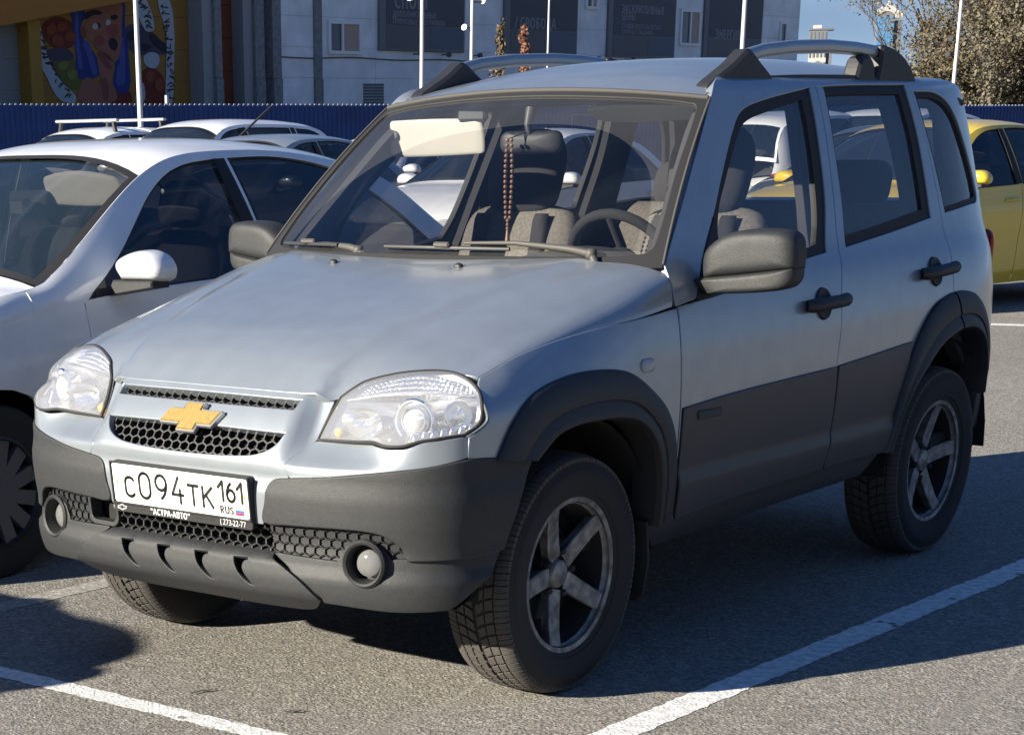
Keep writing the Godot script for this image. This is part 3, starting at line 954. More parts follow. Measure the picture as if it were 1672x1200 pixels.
func suv_top(car: Node3D) -> void:
	var mb := MB.new()
	panel(mb, s_roof, ol(sym([[0, -0.885, 1], [0.2, -0.893], [0.42, -0.925], [0.596, -0.972, 1], [0.578, -1.05], [0.566, -1.12], [0.562, -1.4], [0.560, -1.8], [0.560, -2.3], [0.562, -2.7], [0.555, -2.965, 1], [0.4, -2.985], [0, -2.99, 1]])), [], 0.05, 0.05, -1.0, 0.02, 0.006)
	part("roof", mb, M.silver_paint, car)
	# gutter strip between roof and sides
	mb = MB.new()
	var gp: Array[Vector3] = []
	for k in 21:
		var z := lerpf(-0.985, -2.9, k / 20.0)
		var x := 0.600 - 0.036 * smoothstep(-0.985, -1.15, z) + 0.012 * smoothstep(-2.6, -2.9, z)
		gp.append(Vector3(x, s_roof(x, z).y - 0.006, z))
	tube(mb, gp, 0.010, 6)
	both("roof_gutter", mb, M.seal_grey, car)
	# windscreen with rubber seal
	mb = MB.new()
	var swept := ol([[-0.86, 0.07, 1], [-0.80, 0.32], [-0.62, 0.56], [-0.36, 0.70], [-0.05, 0.76], [0.30, 0.79], [0.62, 0.74], [0.84, 0.55], [0.91, 0.30], [0.92, 0.07, 1], [-0.02, 0.06, 1], [-0.10, 0.17], [-0.22, 0.20], [-0.30, 0.13], [-0.34, 0.06, 1]])
	panel(mb, func(u, v): return s_screen(u, v), swept, [], 0.1, 0.1, 1.0, 0.0)
	var ws := part("windscreen", mb, M.windscreen, car)
	mb = MB.new()   # dust that the wipers do not reach
	panel(mb, func(u, v): return s_screen(u, v), PackedVector2Array([Vector2(-0.985, 0.02), Vector2(0.985, 0.02), Vector2(0.98, 0.985), Vector2(-0.98, 0.985)]), [swept], 0.1, 0.1, 1.0, 0.0)
	part("dusty_glass", mb, M.dusty_glass, ws)
	mb = MB.new()
	var border := ol([[-1.005, -0.02, 1], [-0.5, -0.02], [0.5, -0.02], [1.005, -0.02, 1], [1.005, 1.0, 1], [0.5, 1.0], [-0.5, 1.0], [-1.005, 1.0, 1]])
	panel(mb, func(u, v): return s_screen(u, v) + Vector3(0, 0.005, 0.005), border, [ol([[-0.968, 0.10], [-0.93, 0.045], [-0.7, 0.025], [0.0, 0.022], [0.7, 0.025], [0.93, 0.045], [0.968, 0.10], [0.974, 0.5], [0.970, 0.92], [0.94, 0.968], [0.5, 0.976], [-0.5, 0.976], [-0.94, 0.968], [-0.970, 0.92], [-0.974, 0.5]])], 0.08, 0.05, 1.0, 0.012, 0.004)
	part("windscreen_seal", mb, M.rubber, ws)
	mb = MB.new()
	var tp: Array[Vector3] = []
	for k in 25:
		tp.append(s_screen(lerpf(-1.0, 1.0, k / 24.0), 1.005) + Vector3(0, 0.008, 0.004))
	tube(mb, tp, 0.0075, 8)
	for s in [-1.0, 1.0]:
		var ap: Array[Vector3] = []
		for k in 13: ap.append(s_screen(s * 1.004, lerpf(-0.01, 1.0, k / 12.0)) + Vector3(s * 0.004, 0.007, 0.004))
		tube(mb, ap, 0.0045, 8)
	part("windscreen_trim", mb, M.seal_grey, ws)
	# cowl below the screen
	mb = MB.new()
	var cowl := func(u: float, v: float) -> Vector3:
		var p := s_screen(u, 0.0)
		return p.lerp(Vector3(0.775 * u, 1.128 + 0.012 * (1 - u * u), -0.47 + 0.19 * (1 - u * u)), v) + Vector3(0, -0.012 - 0.012 * sin(PI * v), 0)
	grid(mb, cowl, -1.0, 1.0, 24, -0.15, 1.25, 6, -1.0)
	part("cowl", mb, M.dark_plastic, car)
	# tailgate with its window
	mb = MB.new()
	var hole := rrect(0.92, 0.36, 0.05, Vector2(0, 1.42))
	panel(mb, s_tail, ol([[-0.58, 0.69, 1], [0.58, 0.69, 1], [0.60, 0.9], [0.59, 1.1], [0.555, 1.35], [0.52, 1.58], [0.49, 1.63, 1], [0.3, 1.655], [-0.3, 1.655], [-0.49, 1.63, 1], [-0.52, 1.58], [-0.555, 1.35], [-0.59, 1.1], [-0.60, 0.9]]), [hole], 0.06, 0.06, -1.0, 0.04, 0.005)
	var tg := part("tailgate", mb, M.silver_paint, car)
	mb = MB.new()
	panel(mb, func(x, y): return s_tail(x, y) + Vector3(0, 0, 0.012), rrect(0.93, 0.37, 0.05, Vector2(0, 1.42)), [], 0.1, 0.1, -1.0, 0.0)
	part("rear_window", mb, M.side_glass, tg)
	mb = MB.new()
	for s in [-1.0, 1.0]:
		pillow(mb, rrect(0.10, 0.34, 0.03), 0.03, Transform3D(Basis(Vector3.UP, PI - s * 0.75), Vector3(0.640 * s, 0.96, -3.088)), 0.0)
	part("tail_lamp", mb, M.red_lamp, car)

# hexagonal mesh: thin walls of honeycomb cells on S, kept to an outline; deep = how far the walls go back
func honeycomb(mb: MB, S: Callable, outl: PackedVector2Array, cell: float, deep: float, squash := 0.66, wall := 0.0042) -> void:
	var lo := outl[0]
	var hi := outl[0]
	for p in outl:
		lo = lo.min(p); hi = hi.max(p)
	var w := cell
	var h := cell * squash * 1.0
	var row := 0
	var y := lo.y - h
	var done := {}
	while y < hi.y + h:
		var x := lo.x - w + (w * 0.5 if row % 2 == 1 else 0.0)
		while x < hi.x + w:
			var q: Array[Vector2] = []
			for k in 6:
				var an := PI / 6 + PI / 3 * k
				q.append(Vector2(x + cos(an) * w / 1.732, y + sin(an) * h / 1.5))
			for k in 6:
				var a := q[k]
				var b := q[(k + 1) % 6]
				var key := ((a + b) * 2000.0).round()
				if done.has(key): continue
				done[key] = true
				for sgm in Geometry2D.intersect_polyline_with_polygon(PackedVector2Array([a, b]), outl):
					var d := (sgm[1] - sgm[0])
					if d.length() < 0.0008: continue
					var sd := Vector2(-d.y, d.x).normalized() * wall / 2
					var c: Array[Vector3] = []
					var g: Array[Vector3] = []
					for e in [sgm[0] + sd, sgm[1] + sd, sgm[1] - sd, sgm[0] - sd]:
						var p: Vector3 = S.call(e.x, e.y)
						c.append(p)
						g.append(p - Vector3(p.x * 0.25, 0, 1).normalized() * deep)
					var nn := nrm(S, sgm[0].x, sgm[0].y, 1.0)
					mb.quadn(c[0], c[1], c[2], c[3], nn, nn, nn, nn)
					var s1 := (c[0] - c[3]).normalized()
					mb.quadn(c[0], c[1], g[1], g[0], s1, s1, s1, s1)
					mb.quadn(c[2], c[3], g[3], g[2], -s1, -s1, -s1, -s1)
			x += w
		y += h
		row += 1

func mir(o: PackedVector2Array) -> PackedVector2Array:
	var r := PackedVector2Array()
	for i in range(o.size() - 1, -1, -1): r.append(Vector2(-o[i].x, o[i].y))
	return r

func suv_front(car: Node3D) -> void:
	var silver: Material = M.silver_paint
	var bumper := Node3D.new()
	bumper.name = "front_bumper"
	car.add_child(bumper, true)
	# ---- silver centre with the two grille openings
	var mb := MB.new()
	var up_hole := ol([[-0.352, 0.866, 1], [0, 0.868], [0.352, 0.866, 1], [0.342, 0.838, 1], [0, 0.838], [-0.342, 0.838, 1]])
	var low_hole := ol([[-0.345, 0.786, 1], [0, 0.789], [0.345, 0.786, 1], [0.322, 0.752], [0.285, 0.731], [0.235, 0.720], [0.12, 0.713], [0, 0.711], [-0.12, 0.713], [-0.235, 0.720], [-0.285, 0.731], [-0.322, 0.752]])
	var centre := ol(sym([[0, 0.878, 1], [0.2, 0.878], [0.34, 0.877], [0.440, 0.874, 1], [0.428, 0.82], [0.417, 0.768, 1], [0.410, 0.757, 1], [0.366, 0.708], [0.379, 0.676, 1], [0.323, 0.662, 1], [0.311, 0.638], [0.299, 0.587], [0.291, 0.545, 1], [0, 0.545, 1]]))
	panel(mb, s_front, centre, [up_hole, low_hole], 0.025, 0.02, 1.0, 0.03, 0.004)
	part("grille_surround", mb, silver, bumper)
	# painted reveals round the openings and the mesh set back in them
	mb = MB.new()
	honeycomb(mb, s_front_off(-0.018), inset(up_hole, 0.001), 0.0325, 0.022)
	part("grille_mesh", mb, M.mesh_plastic, bumper)
	mb = MB.new()
	honeycomb(mb, s_front_off(-0.020), inset(low_hole, 0.001), 0.0325, 0.022)
	part("grille_mesh", mb, M.mesh_plastic, bumper)
	mb = MB.new()
	panel(mb, s_front_off(-0.06), ol([[-0.40, 0.87, 1], [0.40, 0.87, 1], [0.40, 0.70, 1], [-0.40, 0.70, 1]]), [], 0.05, 0.05, 1.0, 0.0)
	part("grille_backing", mb, M.black_void, bumper)
	mb = MB.new()
	panel(mb, s_front_off(-0.06), ol([[-0.75, 0.56, 1], [0.75, 0.56, 1], [0.75, 0.43, 1], [-0.75, 0.43, 1]]), [], 0.05, 0.05, 1.0, 0.0)
	part("grille_backing", mb, M.black_void, bumper)
	# ---- silver ledge under each headlight
	mb = MB.new()
	panel(mb, s_front, ol([[0.385, 0.676, 1], [0.370, 0.707], [0.417, 0.760, 1], [0.425, 0.762, 1], [0.504, 0.764], [0.590, 0.768], [0.625, 0.762], [0.67, 0.758], [0.72, 0.764], [0.762, 0.779], [0.809, 0.784], [0.884, 0.789, 1], [0.886, 0.740, 1], [0.778, 0.721], [0.61, 0.700], [0.50, 0.686]]), [], 0.025, 0.012, 1.0, 0.03, 0.003)
	var ledges := both("bumper_ledge", mb, silver, bumper)
	# ---- grey side mouldings
	mb = MB.new()
	panel(mb, s_front_off(0.006), ol([[0.324, 0.653], [0.342, 0.664], [0.385, 0.669], [0.50, 0.680], [0.61, 0.694], [0.778, 0.714], [0.90, 0.729], [1.0, 0.722], [1.125, 0.708, 1], [1.078, 0.633], [1.048, 0.56], [1.020, 0.487, 1], [0.946, 0.481], [0.85, 0.480], [0.728, 0.479, 1], [0.708, 0.515], [0.668, 0.542], [0.62, 0.553], [0.547, 0.556], [0.377, 0.553], [0.303, 0.553], [0.300, 0.572], [0.309, 0.60], [0.315, 0.635]]), [], 0.03, 0.025, 1.0, 0.03, 0.006)
	both("bumper_side", mb, M.plastic, bumper)
	# ---- lower bumper with fog lamp holes
	var low := func(s: float, y: float) -> Vector3:
		return s_front(s, y) + nrm(s_front, s, y, 1.0) * (0.008 * smoothstep(0.435, 0.425, y) - 0.006)
	var fog_c := Vector2(0.605, 0.462)
	mb = MB.new()
	panel(mb, low, ol([[0.325, 0.466, 1], [0.44, 0.462], [0.526, 0.460, 1], [0.552, 0.500, 1], [0.605, 0.522], [0.655, 0.500, 1], [0.678, 0.474, 1], [0.728, 0.476, 1], [0.85, 0.477], [0.946, 0.478], [1.017, 0.484, 1], [0.975, 0.43], [0.92, 0.398], [0.841, 0.343, 1], [0.681, 0.338], [0.559, 0.345], [0.483, 0.350, 1], [0.420, 0.405]]), [circle2(0.058, 24, fog_c)], 0.025, 0.015, 1.0, 0.05, 0.004)
	both("bumper_lower", mb, M.plastic, bumper)
	# under-lip that turns in towards the wheels
	mb = MB.new()
	var lipf := func(s: float, v: float) -> Vector3:
		var a := absf(s)
		var y := 0.345 - 0.002 * smoothstep(0.5, 0.8, a)
		var p: Vector3 = low.call(s, y)
		return p + Vector3(-p.x * 0.06, 0.004, -0.15) * v
	grid(mb, lipf, 0.30, 0.86, 20, 0.0, 1.0, 4, -1.0)
	both("bumper_underside", mb, M.plastic, bumper)
	# ---- fog lamps
	for s in [1.0, -1.0]:
		var p: Vector3 = s_front(fog_c.x * s, fog_c.y)
		var ax := (nrm(s_front, fog_c.x * s, fog_c.y, 1.0) + Vector3(0, 0, 0.7)).normalized()
		var b := Basis(Quaternion(Vector3.UP, ax))
		mb = MB.new()
		lathe(mb, [Vector2(0.064, -0.03), Vector2(0.064, 0.004), Vector2(0.058, 0.010), Vector2(0.052, 0.006), Vector2(0.046, -0.045), Vector2(0.0, -0.045)], Transform3D(b, p), 32)
		var f := part("fog_lamp", mb, M.plastic, bumper)
		mb = MB.new()
		lathe(mb, [Vector2(0.037, -0.05), Vector2(0.036, -0.024), Vector2(0.026, -0.016), Vector2(0.012, -0.013), Vector2(0.0, -0.012)], Transform3D(b, p), 24)
		part("fog_lens", mb, M.fog_lamp_glass, f)
	# ---- honeycomb of the lower intake
	mb = MB.new()
	var side_in := ol([[0.295, 0.550, 1], [0.377, 0.550], [0.547, 0.553], [0.62, 0.550], [0.666, 0.540], [0.705, 0.513], [0.726, 0.479, 1], [0.68, 0.474, 1], [0.655, 0.500, 1], [0.605, 0.522], [0.552, 0.500, 1], [0.526, 0.462, 1], [0.315, 0.468, 1]])
	honeycomb(mb, s_front_off(-0.014), side_in, 0.0335, 0.022)
	var bb := MB.new()
	panel(bb, s_front_off(-0.020), side_in, [], 0.04, 0.02, 1.0, 0.0)
	part("intake_mesh", mb, M.plastic, bumper)
	part("intake_backing", bb, M.dark_plastic, bumper)
	mb = MB.new()
	var side_r := ol([[-0.415, 0.550, 1], [-0.547, 0.553], [-0.62, 0.550], [-0.666, 0.540], [-0.705, 0.513], [-0.726, 0.479, 1], [-0.68, 0.474, 1], [-0.655, 0.500, 1], [-0.605, 0.522], [-0.552, 0.500, 1], [-0.526, 0.462, 1], [-0.418, 0.468, 1]])
	honeycomb(mb, s_front_off(-0.014), side_r, 0.0335, 0.022)
	part("intake_mesh", mb, M.plastic, bumper)
	bb = MB.new()
	panel(bb, s_front_off(-0.020), side_r, [], 0.04, 0.02, 1.0, 0.0)
	part("intake_backing", bb, M.dark_plastic, bumper)
	mb = MB.new()
	honeycomb(mb, s_front_off(-0.014), ol([[-0.285, 0.548, 1], [0.293, 0.548, 1], [0.313, 0.470, 1], [-0.30, 0.470, 1]]), 0.0335, 0.022)
	part("intake_mesh", mb, M.plastic, bumper)
	# tow-hook hole on the car's right: a frame round a dark opening with the white hook end in it
	mb = MB.new()
	var tow := rrect(0.118, 0.070, 0.022, Vector2(-0.350, 0.515))
	panel(mb, s_front_off(-0.006), rrect(0.132, 0.084, 0.026, Vector2(-0.350, 0.514)), [tow], 0.02, 0.02, 1.0, 0.04, 0.003)
	part("tow_hole", mb, M.plastic, bumper)
	mb = MB.new()
	pillow(mb, circle2(0.012, 12), 0.014, Transform3D(Basis(), s_front(-0.315, 0.525) + Vector3(0, 0, -0.04)), 0.01)
	part("tow_hook", mb, M.satin_metal, bumper)
	# ---- skid plate with four hooked slots
	var skid := func(s: float, y: float) -> Vector3:
		var p := s_front(s, y)
		return p + Vector3(0, 0, 0.016 - 0.9 * maxf(0.0, 0.36 - y) - 0.06 * smoothstep(0.450, 0.482, y))
	mb = MB.new()
	var slots := []
	for s0 in [-0.247, -0.100, 0.047, 0.194]:
		slots.append(ol([[s0, 0.451, 1], [s0 + 0.054, 0.454, 1], [s0 + 0.056, 0.443, 1], [s0 + 0.040, 0.436], [s0 + 0.036, 0.420], [s0 + 0.050, 0.398], [s0 + 0.078, 0.372, 1], [s0 + 0.052, 0.377], [s0 + 0.018, 0.404], [s0 + 0.002, 0.432]]))
	panel(mb, skid, ol(sym([[0, 0.481, 1], [0.20, 0.481], [0.27, 0.480], [0.305, 0.473], [0.325, 0.458], [0.415, 0.407], [0.478, 0.352, 1], [0.42, 0.315], [0.30, 0.305], [0, 0.305, 1]])), slots, 0.03, 0.015, 1.0, 0.010, 0.003)
	part("skid_plate", mb, M.plastic, bumper)
	mb = MB.new()
	panel(mb, func(s, y): return skid.call(s, y) - Vector3(0, 0, 0.030), ol([[-0.36, 0.47, 1], [0.36, 0.47, 1], [0.36, 0.37, 1], [-0.36, 0.37, 1]]), [], 0.1, 0.05, 1.0, 0.0)
	part("skid_backing", mb, M.black_void, bumper)
	# ---- gold emblem
	var e_at := s_front(0, 0.803) + Vector3(0, 0, 0.012)
	var e_n := nrm(s_front, 0, 0.80, 1.0)
	var e_x := Transform3D(Basis(Vector3.RIGHT, e_n.cross(Vector3.RIGHT), e_n), e_at)
	var bow := func(k: float) -> PackedVector2Array:
		var o := PackedVector2Array()
		for q in [[-0.083, 0.021], [-0.033, 0.021], [-0.028, 0.041], [0.037, 0.041], [0.032, 0.021], [0.109, 0.021], [0.083, -0.021], [0.033, -0.021], [0.028, -0.041], [-0.037, -0.041], [-0.032, -0.021], [-0.109, -0.021]]:
			o.append(Vector2(q[0], q[1]))
		return inset(o, -k) if k != 0 else o
	mb = MB.new()
	prism(mb, bow.call(0.004), -0.012, 0.004, e_x, 0.003)
	var em := part("emblem", mb, M.satin_metal, bumper)
	mb = MB.new()
	prism(mb, bow.call(0.0), 0.0, 0.0075, e_x, 0.003)
	part("emblem_face", mb, M.gold, em)
	suv_plate(bumper)
	for s in [1.0, -1.0]: headlight(car, s)

func suv_plate(bumper: Node3D) -> void:
	var x := Transform3D(Basis(Vector3.RIGHT, 0.10), Vector3(0, 0.609, 0.748))
	var mb := MB.new()
	var outer := rrect(0.536, 0.146, 0.012, Vector2(0, -0.013))
	prism(mb, outer, -0.02, 0.004, x, 0.002)
	var fr := part("number_plate_frame", mb, M.rubber, bumper)
	mb = MB.new()
	for e in [[0, 0.0585, 0.536, 0.006], [0, -0.0585, 0.536, 0.006]]:
		bx(mb, x * Vector3(e[0], e[1], 0.006), Vector3(e[2], e[3], 0.006), 0.002, x.basis)
	for e in [-0.265, 0.265]: bx(mb, x * Vector3(e, 0, 0.0062), Vector3(0.006, 0.118, 0.006), 0.002, x.basis)
	part("frame_rim", mb, M.rubber, fr)
	mb = MB.new()
	prism(mb, rrect(0.520, 0.112, 0.008), 0.003, 0.0055, x, 0.0005)
	var pl := part("number_plate", mb, M.plate_white, bumper)
	# characters: thin strokes as stamped on the plate
	mb = MB.new()
	var bold := 0.0098
	var st := func(pts: Array, ox: float, oy: float, w: float, h: float, closed := false) -> void:
		var c: Array[Vector3] = []
		for p in pts: c.append(x * Vector3(ox + p[0] * w, oy + p[1] * h, 0.0056))
		stroke(mb, c, bold, x.basis.z, closed)
	var arc := func(cx: float, cy: float, rx: float, ry: float, a0: float, a1: float, n := 12) -> Array:
		var o := []
		for k in n + 1:
			var an := deg_to_rad(lerpf(a0, a1, float(k) / n))
			o.append([cx + cos(an) * rx, cy + sin(an) * ry])
		return o
	var H := 0.072
	var h2 := 0.055
	var b := -0.036
	st.call(arc.call(0.5, 0.72, 0.5, 0.28, 30, 180) + arc.call(0.5, 0.28, 0.5, 0.28, 180, 330), -0.212, b, 0.036, h2)          # C
	st.call(arc.call(0.5, 0.70, 0.5, 0.30, 0, 180) + arc.call(0.5, 0.30, 0.5, 0.30, 180, 360), -0.155, b, 0.042, H, true)         # 0
	st.call(arc.call(0.5, 0.70, 0.5, 0.30, 0, 360), -0.090, b, 0.042, H)                                                           # 9
	st.call(arc.call(0.0, 0.70, 1.0, 0.70, 0, -62, 8), -0.090, b, 0.042, H)
	st.call([[0.62, 1.0], [0.0, 0.32], [1.0, 0.32]], -0.026, b, 0.042, H)                                                         # 4
	st.call([[0.72, 0.52], [0.72, 0.0]], -0.026, b, 0.042, H)
	st.call([[0.0, 1.0], [1.0, 1.0]], 0.036, b, 0.038, h2)                                                                        # T
	st.call([[0.5, 1.0], [0.5, 0.0]], 0.036, b, 0.038, h2)
	st.call([[0.0, 1.0], [0.0, 0.0]], 0.092, b, 0.036, h2)                                                                        # K
	st.call([[0.95, 1.0], [0.0, 0.42]], 0.092, b, 0.036, h2)
	st.call([[0.30, 0.62], [1.0, 0.0]], 0.092, b, 0.036, h2)
	var rb := -0.012
	var rh := 0.054
	st.call([[0.0, 0.68], [0.75, 1.0], [0.75, 0.0]], 0.152, rb, 0.022, rh)                                                        # 1
	st.call(arc.call(0.5, 0.30, 0.5, 0.30, 0, 360), 0.184, rb, 0.028, rh)                                                         # 6
	st.call(arc.call(1.0, 0.30, 1.0, 0.70, 180, 118, 8), 0.184, rb, 0.028, rh)
	st.call([[0.0, 0.68], [0.75, 1.0], [0.75, 0.0]], 0.222, rb, 0.022, rh)                                                        # 1
	bold = 0.0035
	for e in [0.1385]: bx(mb, x * Vector3(e, 0, 0.0056), Vector3(0.0018, 0.110, 0.001), 0, x.basis)
	part("plate_characters", mb, M.ink, pl)
	text_part("plate_characters", "RUS", 0.030, 0.001, M.ink, pl, x * Transform3D(Basis(), Vector3(0.178, -0.0365, 0.0066)), "Droid Sans", true, 0.95)
	mb = MB.new()
	bx(mb, x * Vector3(0.226, -0.0290, 0.0056), Vector3(0.032, 0.0075, 0.001), 0, x.basis)
	part("flag_white", mb, M.print_white, pl)
	mb = MB.new()
	bx(mb, x * Vector3(0.226, -0.0365, 0.0056), Vector3(0.032, 0.0075, 0.001), 0, x.basis)
	part("flag_blue", mb, M.flag_blue, pl)
	mb = MB.new()
	bx(mb, x * Vector3(0.226, -0.0440, 0.0056), Vector3(0.032, 0.0075, 0.001), 0, x.basis)
	part("flag_red", mb, M.flag_red, pl)
	mb = MB.new()
	for e in [[-0.244, 0.004], [0.248, 0.004]]:
		pillow(mb, circle2(0.0042, 8), 0.003, x * Transform3D(Basis(), Vector3(e[0], e[1], 0.0056)), 0.0, 2.0, 3)
	part("plate_screw", mb, M.amber, pl)
	# dealer's strip under the plate
	text_part("frame_lettering", "\"АСТРА-АВТО\"", 0.025, 0.001, M.print_white, fr, x * Transform3D(Basis(), Vector3(-0.045, -0.0718, 0.0045)), "Droid Sans", true, 0.9)
	text_part("frame_lettering", "( 273-22-77", 0.021, 0.001, M.print_white, fr, x * Transform3D(Basis(), Vector3(0.195, -0.0718, 0.0045)), "Droid Sans", false, 0.9)
	text_part("frame_lettering", "CHEVROLET", 0.015, 0.001, M.seal_grey, fr, x * Transform3D(Basis(), Vector3(-0.165, -0.0718, 0.0045)))
	text_part("frame_lettering", "г. Ростов-на-Дону", 0.010, 0.001, M.seal_grey, fr, x * Transform3D(Basis(), Vector3(0.085, -0.0700, 0.0045)))
	mb = MB.new()
	var c: Array[Vector3] = []
	for q in [[-0.010, 0.003], [-0.004, 0.003], [-0.003, 0.006], [0.004, 0.006], [0.004, 0.003], [0.013, 0.003], [0.010, -0.003], [0.004, -0.003], [0.003, -0.006], [-0.004, -0.006], [-0.004, -0.003], [-0.013, -0.003]]:
		c.append(x * Vector3(-0.238 + q[0] * 1.4, -0.0718 + q[1] * 1.2, 0.0045))
	stroke(mb, c, 0.0022, x.basis.z, true)
	part("frame_lettering", mb, M.print_white, fr)

# a flat ribbon with round joints along points, facing n
func stroke(mb: MB, pts: Array, w: float, n: Vector3, closed := false) -> void:
	var m := pts.size() if closed else pts.size() - 1
	for i in m:
		var a: Vector3 = pts[i]
		var b: Vector3 = pts[(i + 1) % pts.size()]
		var d := b - a
		if d.length() < 1e-6: continue
		var s := n.cross(d).normalized() * w / 2
		mb.quadn(a - s, b - s, b + s, a + s, n, n, n, n)
	for p in pts:
		for k in 8:
			var e1 := n.cross(Vector3(0.3, 1, 0.2)).normalized()
			var e2 := n.cross(e1)
			mb.tri(p, p + (e1 * cos(TAU * k / 8) + e2 * sin(TAU * k / 8)) * w / 2, p + (e1 * cos(TAU * (k + 1) / 8) + e2 * sin(TAU * (k + 1) / 8)) * w / 2, n, n, n)

# a skin stretched over a closed 3D loop: rings from the rim (r = 1) to a centre, raised by h along n
func fan(mb: MB, rim: PackedVector3Array, n: Vector3, h: float, inset_k := 1.0, back := 0.0, rings := 9, pw := 2.0) -> void:
	var c := Vector3.ZERO
	for p in rim: c += p
	c /= rim.size()
	var m := rim.size()
	var R := []
	for r in rings + 1:
		var k := 1.0 - float(r) / rings
		var row := PackedVector3Array()
		for p in rim: row.append(c + (p - c) * k * inset_k + n * (h * (1.0 - pow(k, pw)) - back))
		R.append(row)
	var N := []
	for r in rings + 1:
		var row := PackedVector3Array()
		for i in m:
			if r == rings:
				row.append(n)
				continue
			var k: Vector3 = (R[r][(i + 1) % m] - R[r][(i + m - 1) % m]).cross(R[r + 1][i] - R[maxi(r - 1, 0)][i]).normalized()
			row.append(k if k.dot(n) > 0 else -k)
		N.append(row)
	for r in rings:
		for i in m:
			var j := (i + 1) % m
			if r < rings - 1: mb.quadn(R[r][i], R[r][j], R[r + 1][j], R[r + 1][i], N[r][i], N[r][j], N[r + 1][j], N[r + 1][i])
			else: mb.tri(R[r][i], R[r][j], R[r + 1][i], N[r][i], N[r][j], n)

func loop3(a: Array, seg := 5) -> PackedVector3Array:   # smooth closed loop; [x, y, z, 1] are corners
	var out := PackedVector3Array()
	var n := a.size()
	for i in n:
		var g := func(k: int) -> Vector3:
			var e: Array = a[(k + n) % n]
			return Vector3(e[0], e[1], e[2])
		var p: Vector3 = g.call(i)
		var q: Vector3 = g.call(i + 1)
		var pp: Vector3 = g.call(i - 1) if a[i].size() < 4 else p
		var qq: Vector3 = g.call(i + 2) if a[(i + 1) % n].size() < 4 else q
		var l := p.distance_to(q)
		var t0 := (q - pp).normalized() * l
		var t1 := (qq - p).normalized() * l
		for k in seg:
			var t := float(k) / seg
			out.append(p * (2 * t * t * t - 3 * t * t + 1) + t0 * (t * t * t - 2 * t * t + t) + q * (-2 * t * t * t + 3 * t * t) + t1 * (t * t * t - t * t))
	return out

